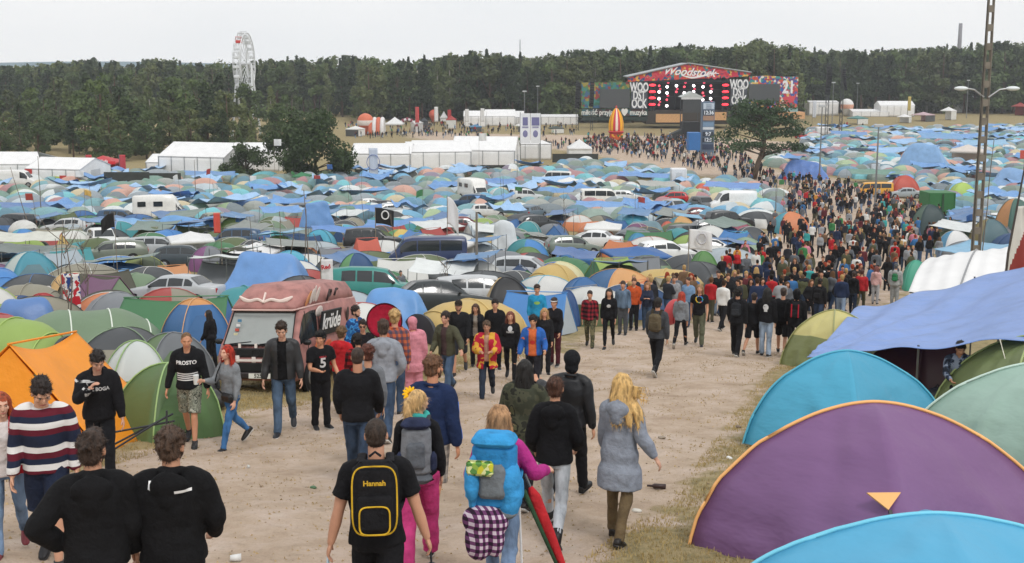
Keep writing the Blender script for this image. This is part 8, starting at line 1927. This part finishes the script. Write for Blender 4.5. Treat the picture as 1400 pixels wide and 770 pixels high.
ppl(866, 452, 380, 176, 'man in black top with orange hood behind the denim jacket', hair=('short', '#5a3c28'), tops=[T('hoodie', '#b5502a', hood=True, loose=.018)], bottom=('trousers', cloth('#1e1e22')), legs=ST, **R2)
fg, o, _t = ppl(884, 452, 386, 178, 'tired walker in navy jacket hugging a dark bag', hair=('long', '#8a6440'), female=True, tops=[T('jacket', '#2a3042', loose=.024)], bottom=('trousers', J3), legs=ST, arms=((30, 10, 80, 36), (30, 10, 80, 36)), **R2)
fg, o, _t = ppl(897, 512, 404, -14, 'man in dark grey jacket with brown canvas rucksack walking away', hair=('short', '#2a231f'), tops=[T('jacket', '#44464a', loose=.026)], bottom=('trousers', cloth('#1b1b1e')), legs=STRIDE, boots=True, lod=1)
backpack(o, fg, 'worn brown canvas rucksack on the man in dark grey jacket', ['#5c5240', '#4f4636', '#3a3328'], (.30, .18, .42))
capm(fg, o, '#3a3a36')
fg, o, _t = ppl(930, 475, 396, -160 + 150, 'red haired woman in grey hoodie and black trousers walking away', female=True, hair=('bob', '#9c3420'), tops=[T('hoodie', '#7b7f84', hood=True, loose=.02)], bottom=('leggings', cloth('#1b1b1e')), legs=STRIDE2, **R2)
mb = MB(); mb.ell((0, 0, 0), (.26, .2, .42), None, 20, 14); q = G(918, 470); me = mb.mesh('bag', True); bo = put(me, 'bedroll', nylon('#b8262e', 0)); place(bo, (q.x, q.y - .1, q.z + 1.02)); bo.data.transform(Matrix.Rotation(.3, 4, 'Y')); tag(bo, 'round red stuffed bedroll carried by the red haired woman', 'bedroll'); mb = MB(); mb.tube([(0, -.205, .3), (0, -.215, 0), (0, -.205, -.3)], .015, 6); mb.build('strap', cloth('#7a1a20'), bo)
def x43(fg, o, outs):
 mb = MB()
 for k in range(14): t = math.pi * 2 * k / 14; mb.ell(fg.chest + fg.rt * math.cos(t) * .10 + fg.fw * .145 + fg.up * (.08 + math.sin(t) * .10), (.022, .016, .022), None, 8, 5)
 mb.build('garland', pattern('bright beads', 'cells', ['#3fae5a', '#d84a6a', '#e0b83a', '#3a8ad0'], 16), o, True)
ppl(955, 472, 385, 176, 'long haired person with bright flower garland and olive cargo trousers', hair=('long', '#8a6a48'), tops=[T('t_shirt', '#1a1a1d', sleeve='short', loose=.018)], bottom=('trousers', cloth('#5b5e4c'), dict(loose=.022)), legs=AW, boots=True, extras=x43, **R2)
ppl(981, 432, 370, 178, 'man in black jacket and light jeans near the crowd', hair=('short', '#2a211d'), tops=[T('jacket', '#1d1e21', loose=.024)], bottom=('trousers', J2), legs=ST, **R2)
ppl(940, 446, 378, 160, 'man in pale blue shirt among walkers at the crowd front', hair=('short', '#3a2b22'), tops=[T('shirt', '#6f8cab', loose=.02)], bottom=('trousers', J3), legs=AW, **R2)
ppl(920, 440, 376, 190, 'person in grey hoodie with cap at the front of the crowd', hair=('short', '#5a4636'), tops=[T('hoodie', '#8a8c90', loose=.024)], bottom=('trousers', cloth('#26262a')), legs=AW2, **R2)
fg, o, _t = ppl(1006, 487, 388, -10, 'man in black with small rucksack at the left of the black clad group', hair=('shaggy', '#17140f'), tops=[T('jacket', '#1b1b1e', loose=.026)], bottom=('trousers', cloth('#17171a')), legs=AW, lod=1)
backpack(o, fg, 'small dark rucksack on the leftmost black clad walker', ['#26282c', '#2e3034', '#1a1a1d'], (.28, .15, .40))
def x45(fg, o, outs): pad(fg, outs, ellipse_me(.075, .085), '#cfcfcf', .33, True); pad(fg, outs, quad_me(.09, .05), '#cfcfcf', .24, True)
ppl(1046, 487, 394, -12, 'man in black shirt with white skull on the back and light jeans', hair=('long', '#15120f'), tops=[T('jacket', '#17171a', loose=.024)], bottom=('trousers', J2), legs=ST, lod=1, extras=x45)
ppl(1028, 485, 400, -20, 'person in black jacket and black shorts between two black clad walkers', hair=('short', '#2c231f'), tops=[T('jacket', '#1d1d20', loose=.026)], bottom=('shorts', cloth('#1b1b1e')), legs=AW2, lod=2)
ppl(1068, 484, 393, -4, 'person in black shirt and shorts with bare calves seen from behind', hair=('short', '#3c2f28'), tops=[T('t_shirt', '#1a1a1d', loose=.022)], bottom=('shorts', cloth('#1d1d20')), legs=AW, lod=2)
fg, o, _t = ppl(1086, 487, 388, -6, 'hooded person in long black top with red striped rucksack', hair=('short', '#15120f'), tops=[T('hoodie', '#151518', hood=True, hoodup=True, loose=.03, length=-.12)], bottom=('trousers', cloth('#151518')), legs=STRIDE2, facefeat=False, lod=1)
b, main, P, R3 = backpack(o, fg, 'black rucksack with red side stripes on the hooded person', ['#1a1a1d', '#1d1d20', '#1a1a1d'], (.28, .15, .44))
for sx in (-.09, .09): mb = MB(); mb.box(P(sx, -.10, 0), (.03, .02, .36), R3); mb.build('red_stripe', cloth('#a32030'), b)
fg, o, _t = ppl(1118, 448, 380, -14, 'man in black jacket with black rucksack and dark blue jeans walking away', hair=('short', '#2a211c'), tops=[T('jacket', '#1c1c1f', loose=.024)], bottom=('trousers', denim('#2f3c52')), legs=AW, lod=1)
backpack(o, fg, 'plain black rucksack on the man in dark blue jeans', ['#1a1a1c', '#202023', '#151517'], (.29, .15, .42))
ppl(1165, 430, 371, -8, 'woman in black top with white hood collar and dark trousers', female=True, hair=('short', '#3a2c26'), tops=[T('hoodie', '#17181b', hood=True, loose=.022)], bottom=('trousers', cloth('#222a3a')), legs=AW, **R2)
q = G(1153, 428); mb = MB(); mb.box((0, 0, .62), (.42, .08, .42), bev=.03); o = mb.build('tote_bag', nylon('#dcdcda', 0), loc=q); tag(o, 'white tote bag with round mark carried by the white hooded woman', 'bag'); mb = MB(); mb.tube([(-.1, 0, .83), (-.05, 0, 1.05), (.05, 0, 1.05), (.1, 0, .83)], .012, 6); mb.build('handle', cloth('#dcdcda'), o); mb = MB(); mb.tube([(math.cos(t) * .1, -.045, .62 + math.sin(t) * .1) for t in [2 * math.pi * i / 14 for i in range(15)]], .012, 5); mb.build('round_print', paint('#4a4a4e'), o)
ppl(1176, 426, 368, -8, 'person in plain red top and olive trousers walking away', hair=('short', '#4a2a22'), tops=[T('jumper', '#a8262c', loose=.022)], bottom=('trousers', cloth('#4c4a38')), legs=AW2, **R2)
ppl(1196, 416, 364, -8, 'woman in pale pink hoodie and light grey trousers', female=True, hair=('long', '#6b3a34'), tops=[T('hoodie', '#c9a09c', hood=True, loose=.022)], bottom=('trousers', cloth('#a3a3a6')), legs=ST, **R2)
fg, o, _t = ppl(1222, 420, 361, -6, 'large person in pale grey hoodie with green rucksack near the white canopy', hair=('short', '#54565a'), build=1.12, tops=[T('hoodie', '#9a9c9c', hood=True, loose=.03)], bottom=('trousers', cloth('#8f9192')), legs=ST, **R2)
backpack(o, fg, 'small green rucksack on the large grey hoodie', ['#2a6a44', '#2f7a50', '#26322c'], (.26, .14, .34)); capm(fg, o, '#4a4c50')
ppl(1095, 400 + 28, 375, -14, 'stout man in sleeveless denim over olive at the crowd rear', hair=('short', '#5c4632'), tops=[T('jacket', '#55583f', loose=.028)], bottom=('trousers', J3), legs=AW, **R2)
ppl(290, 505, 436, 60, 'dark haired person in black by the royal blue dome tent', hair=('long', '#1c1816'), tops=[T('jacket', '#1c1c1f', loose=.02)], bottom=('trousers', cloth('#1c1c1f')), legs=ST, lod=2, group='people resting in the camp')
ppl(707, 448, 388, 90, 'person in grey jacket bending over beside a car in the camp', hair=('short', '#7b7f84'), tops=[T('jacket', '#5c6066', loose=.026)], bottom=('trousers', cloth('#35363a')), legs=(10, 12, -4, 10), lean=38, lod=2, group='people resting in the camp') if False else None
ppl(548, 415, 371, 200, 'person in grey jacket standing beside the teal car', hair=('short', '#3a3330'), tops=[T('jacket', '#6b6f75', loose=.026)], bottom=('trousers', cloth('#35363a')), legs=ST, lod=2, group='people resting in the camp')
random.seed(3); cr_ = random.Random(17)
PRO = []
sp = [((18, 8, -16, 24), NA, 0, 'short'), ((-18, 26, 17, 8), ((-10, 10, 16, 6), (12, 10, 30, 8)), 0, 'short'), (ST, NA, 0, 'shaggy'), ((24, 6, -20, 30), ((18, 10, 40, 16), (-14, 10, 12, 4)), 0, 'buzz'), ((14, 8, -12, 20), PK, 1, 'long'), ((-20, 30, 20, 6), NA, 1, 'pony'), (ST, ((8, 20, 60, 20), (0, 12, 20, 8)), 1, 'long'), ((12, 6, -12, 18), ((20, 12, 70, 40), (20, 12, 70, 40)), 0, 'short')]
clothmats = {}
def cm(c): return clothmats.setdefault(c, M(c, .9, .1, 6, .2, 30, .01, spec=.2, kind='cloth'))
for i, (lg, ar, fe, hr_) in enumerate(sp):
 _, o, outs = person((0, -40, 0), 0, 'x', 1.75 if not fe else 1.66, bool(fe), 1.0, legs=lg, arms=ar, hair=(hr_, '#2c221e'), tops=[T('hoodie' if i % 2 == 0 else 'jacket', '#1b1b1e', loose=.024, hood=i % 2 == 0)], bottom=('trousers', cloth('#1b1b1e'), dict(loose=.014)), lod=3, seed=i, facefeat=(i % 3 == 0))
 for me_ in [o.data] + [c.data for c in KIDS[o.name]]:
  if len(me_.polygons) > 700:
   t_ = bpy.data.objects.new('t', me_); d_ = t_.modifiers.new('d', 'DECIMATE'); d_.ratio = max(.2, 420 / len(me_.polygons)); nm = bake(t_)
   for q in [o] + KIDS[o.name]:
    if q.data is me_: q.data = nm
 PRO.append((o, fe))
TC = [('#1b1b1e', 'black', 46), ('#2b2d33', 'charcoal', 14), ('#5e6268', 'grey', 10), ('#8f9296', 'pale grey', 6), ('#25304a', 'navy', 9), ('#a8262c', 'red', 5), ('#3a6a9c', 'blue', 6), ('#3c7a4a', 'green', 4), ('#4c4d3a', 'olive', 8), ('#cfcfcc', 'white', 4), ('#5a2a30', 'maroon', 4), ('#6b5440', 'brown', 4), ('#c07a8a', 'pink', 2), ('#3f9a9a', 'teal', 2), ('#c98a3a', 'orange', 1)]
BC = [('#1b1b1e', 'black', 30), ('#3f5470', 'blue jeans', 22), ('#2c3a50', 'dark jeans', 18), ('#7f90a6', 'pale jeans', 8), ('#4c4a3a', 'olive', 8), ('#5f6064', 'grey', 8), ('#7a6a50', 'khaki', 5)]
HC = [('#1d1815', 'black'), ('#3a2b22', 'brown'), ('#5c4430', 'light brown'), ('#a88a5c', 'blond'), ('#8a3a24', 'red')]
polys = [(W([(850, 452), (875, 430), (950, 412), (985, 425), (985, 440), (940, 446)]), 16), (W([(985, 452), (1000, 420), (1150, 410), (1215, 405), (1150, 440), (1100, 446)]), 34), (W([(955, 446), (975, 395), (1040, 350), (1100, 325), (1285, 325), (1285, 358), (1240, 385), (1215, 412), (1140, 436), (1060, 440)]), 175),
 (W([(1040, 350), (1068, 290), (1088, 262), (1180, 262), (1290, 300), (1300, 325), (1100, 327)]), 220),
 (W([(1040, 262), (1000, 244), (900, 222), (790, 206), (800, 188), (960, 192), (1020, 218), (1060, 244), (1180, 258), (1090, 266)]), 420),
 (W([(700, 196), (960, 190), (975, 205), (800, 210)]), 120), (W([(470, 172), (640, 170), (660, 190), (480, 190)]), 170), (W([(640, 174), (800, 172), (800, 186), (660, 192)]), 60), (W([(855, 184), (1180, 172), (1180, 180), (860, 195)]), 30), (W([(120, 236), (170, 236), (170, 246), (120, 246)]), 8)]
cand = []
for pi_, (poly, n) in enumerate(polys):
 xs = [p[0] for p in poly]; ys = [p[1] for p in poly]; k = 0; got = []
 while k < n * 60 and len(got) < n:
  k += 1; x, y = cr_.uniform(min(xs), max(xs)), cr_.uniform(min(ys), max(ys))
  if not bool(inpoly(np.array([x]), np.array([y]), poly)[0]): continue
  if any((x - a) ** 2 + (y - b_) ** 2 < .55 for a, b_ in got): continue
  if pi_ < 4 and not ok(x, y, -.6): continue
  got.append((x, y)); cand.append((x, y, pi_))
CAMPP = []
for k in range(34):
 x, y, r = pts[cr_.randrange(min(len(pts), 700))]; CAMPP.append((x + r * 1.05, y + .3, 19))
cand = [(a, b_, c) for a, b_, c in cand if -20 < proj((a, b_, 1))[0] < 1420] + CAMPP
cand.sort(key=lambda q: q[1])
nman = sum(1 for q in COL.objects if q.get('category') == 'person')
NI = 296 - nman + len(PRO); print('CROWD', len(cand), 'manual', nman, 'individual', NI)
first = set(); merge = MB(); mm = {}
mm_list = []
def mi_of(c):
 if c not in mm: mm[c] = len(mm_list); mm_list.append(cm(c))
 return mm[c]
LM2 = [(l[0], l[1], l[2]) for l in LM]
for i, (x, y, pi_) in enumerate(cand):
 z = float(gz(x, y)); k = cr_.randrange(len(PRO)); proto, fe = PRO[k]; tcol = cr_.choices(TC, [c[2] for c in TC])[0]; bcol = cr_.choices(BC, [c[2] for c in BC])[0]; hcol = cr_.choice(HC)
 away = cr_.random() < .62 if pi_ < 5 else cr_.random() < .4; rz = RA(cr_.gauss(-12 if away else 170, 24 if pi_ < 5 else 60)); s = cr_.uniform(.94, 1.06)
 if i < NI:
  if k not in first: first.add(k); o = proto
  else: o = copy_tree(proto)
  o.location = (x, y, z); o.rotation_euler = (0, 0, rz); o.scale = (s, s, s)
  for ch in o.children:
   n_ = ch.name.split('.')[0]
   if ch.material_slots and n_ in ('hoodie', 'jacket', 'trousers', 'hair'):
    ch.material_slots[0].link = 'OBJECT'; ch.material_slots[0].material = cm(tcol[0] if n_ in ('hoodie', 'jacket') else (bcol[0] if n_ == 'trousers' else hcol[0]))
  bt = bcol[1] if 'jeans' in bcol[1] else bcol[1] + ' trousers'
  d = '%s haired person in %s %s and %s' % (hcol[1], tcol[1], 'hoodie' if k % 2 == 0 else 'jacket', bt)
  tag(o, uniq(d, (x, y, z)), 'person', 'people in the dense crowd' if pi_ < 15 else 'people standing among the tents')
 else:
  Mx = Matrix.Translation((x, y, z)) @ Matrix.Rotation(rz, 4, 'Z') @ Matrix.Scale(s, 4)
  merge.mi = 0
  for src in [proto] + KIDS[proto.name]:
   n_ = src.name.split('.')[0]
   if n_ in ('shoe', 'eyes', 'eyebrows', 'mouth'): continue
   me_ = src.data; c = {'hoodie': tcol[0], 'jacket': tcol[0], 'trousers': bcol[0], 'hair': hcol[0]}.get(n_, '#c08e72'); b0 = len(merge.v); m_ = mi_of(c)
   va = getv(me_); va = va @ np.array(Mx.to_3x3()).T + np.array(Mx.translation); merge.v += [tuple(q) for q in va.tolist()]
   merge.f += [tuple(q + b0 for q in p.vertices) for p in me_.polygons]; merge.m += [m_] * len(me_.polygons)
for k, (o, fe) in enumerate(PRO):
 if k not in first:
  for c in list(o.children): bpy.data.objects.remove(c)
  bpy.data.objects.remove(o)
tag(merge.build('crowd', mm_list, smooth=True), 'distant dense crowd of tiny figures before the stage', kind='stuff')
def litter():
 rs = random.Random(2)
 for i, (px, py, c, nm, lb, w_) in enumerate(((898, 668, '#3a2a28', 'bottle', 'dark brown bottle lying at the right side of the road', .2), (870, 700, '#c9c6bc', 'crumpled_paper', 'crumpled pale paper at the grass verge near the grey coat', .12), (997, 628, '#d2d2d0', 'crumpled_paper', 'white scrap of paper on the grass left of the purple tent', .1), (322, 768, '#d2d2d0', 'plastic_cup', 'white plastic cup lying on the sand, bottom left', .12), (428, 668, '#4a6a4a', 'crumpled_paper', 'small green wrapper on the open sand', .09), (600, 620, '#b9b4a8', 'crumpled_paper', 'small pale scrap by the road middle', .09), (1010, 585, '#7a6a5a', 'crumpled_paper', 'brown scrap on the verge by the turquoise tent', .12), (905, 600, '#8a7d6c', 'crumpled_paper', 'flattened grey carton on the road right side', .16), (340, 640, '#b9b9b5', 'crumpled_paper', 'tiny white scrap behind the two black hoodies', .07))):
  p = G(px, py); mb = MB()
  if nm == 'bottle': mb.tube([(-.11, 0, .03), (.03, 0, .03), (.06, 0, .03), (.12, 0, .03)], [.032, .032, .014, .013], 12)
  elif nm == 'flat_stone': mb.ell((0, 0, .0), (.34, .17, .035), None, 20, 8)
  elif nm == 'plastic_cup': mb.tube([(-.05, 0, .035), (.05, 0, .035)], [.028, .038], 12)
  else: mb.ell((0, 0, .015), (w_ * .5, w_ * .35, .025), None, 12, 7)
  me = mb.mesh('litter', True); v = getv(me)
  if nm in ('crumpled_paper', 'flat_stone'): v += (sines(v, 30, i, 2) * .012)[:, None]; me.vertices.foreach_set('co', v.astype(np.float32).ravel())
  o = put(me, nm, plastic(c) if nm != 'flat_stone' else M(c, .95, .12, 8, .5, 30, .02)); place(o, p, rs.uniform(0, 3), tilt=True); tag(o, lb, nm.replace('_', ' '))
litter()
def blades(name, n, cond, label, hh=(.03, .10), cols='#8a8052', seed=1, area=(0, 0, 1, 1), width=.006):
 rs = np.random.RandomState(seed); x = rs.uniform(area[0], area[2], n); y = rs.uniform(area[1], area[3], n) ; k = cond(x, y); x, y = x[k], y[k]; n = len(x)
 cl = np.sin(x * 3.1) * np.sin(y * 2.7) + np.sin(x * 1.3 + y * 1.9); k = cl + rs.rand(n) * 2.4 > (.7 if name != 'grass' else .35); x, y = x[k], y[k]; n = len(x)
 z = gz(x, y); a = rs.rand(n) * 6.28; h = rs.uniform(hh[0], hh[1], n); w_ = width * (1 + .6 * rs.rand(n)); lx, ly = np.cos(a) * h * .8 * rs.rand(n), np.sin(a) * h * .8 * rs.rand(n); b = rs.rand(n) * 6.28
 p0 = np.stack([x - np.cos(b) * w_, y - np.sin(b) * w_, z - .01], 1); p1 = np.stack([x + np.cos(b) * w_, y + np.sin(b) * w_, z - .01], 1); p2 = np.stack([x + lx, y + ly, z + h], 1)
 me = np_mesh(name, np.stack([p0, p1, p2], 1).reshape(-1, 3), np.arange(n * 3).reshape(n, 3), False); at_ = me.attributes.new('tint', 'FLOAT', 'POINT'); at_.data.foreach_set('value', np.repeat(rs.rand(n), 3).astype(np.float32)); put(me, name, leafmat(cols, 'grass blades'), kind='stuff', label=label)
rp = ROAD
blades('straw', 60000, lambda x, y: (polydist(x, y, ROAD) > .1), 'thin scattering of straw and dry stalks on the sandy road', (.006, .02), '#b39f7c', 9, (-12, 6, 12, 34), .016)
def pebbles(n=5200):
 rs = np.random.RandomState(8); x = rs.uniform(-12, 10, n); y = 6 + rs.rand(n) ** 1.5 * 30; k = polydist(x, y, ROAD) > -.5; x, y = x[k], y[k]; n = len(x); z = gz(x, y); mb = MB(); mb.ell((0, 0, 0), (1, 1, .6), None, 6, 4); b = np.array(mb.v); f = [q + (q[-1],) * (4 - len(q)) for q in mb.f]
 r = .005 + .013 * rs.rand(n) ** 4; st = rs.uniform(.6, 1.5, (n, 3)); vv = (b[None] * r[:, None, None] * st[:, None, :] * (1 + .2 * rs.normal(size=(n, len(b), 1)))) + np.stack([x, y, z], 1)[:, None]
 t = [q for q in mb.f if len(q) == 3]; q4 = [q for q in mb.f if len(q) == 4]; tri = np.array(t + [(q[0], q[1], q[2]) for q in q4] + [(q[0], q[2], q[3]) for q in q4]); F_ = (tri[None] + (np.arange(n) * len(b))[:, None, None]).reshape(-1, 3)
 put(np_mesh('pebbles', vv.reshape(-1, 3), F_, False), 'pebbles', M('#8a7a68', .95, .3, 2, 0, kind='stone'), kind='stuff', label='small stones and clods scattered over the sandy road')
pebbles()
blades('grass', 420000, lambda x, y: (polydist(x, y, rp) < .25), 'dry trampled grass on the verge and between the near tents', (.015, .055), '#a5946c', 4, (-13, 6, 12, 30), .007)
bpy.data.scenes.remove(WS)
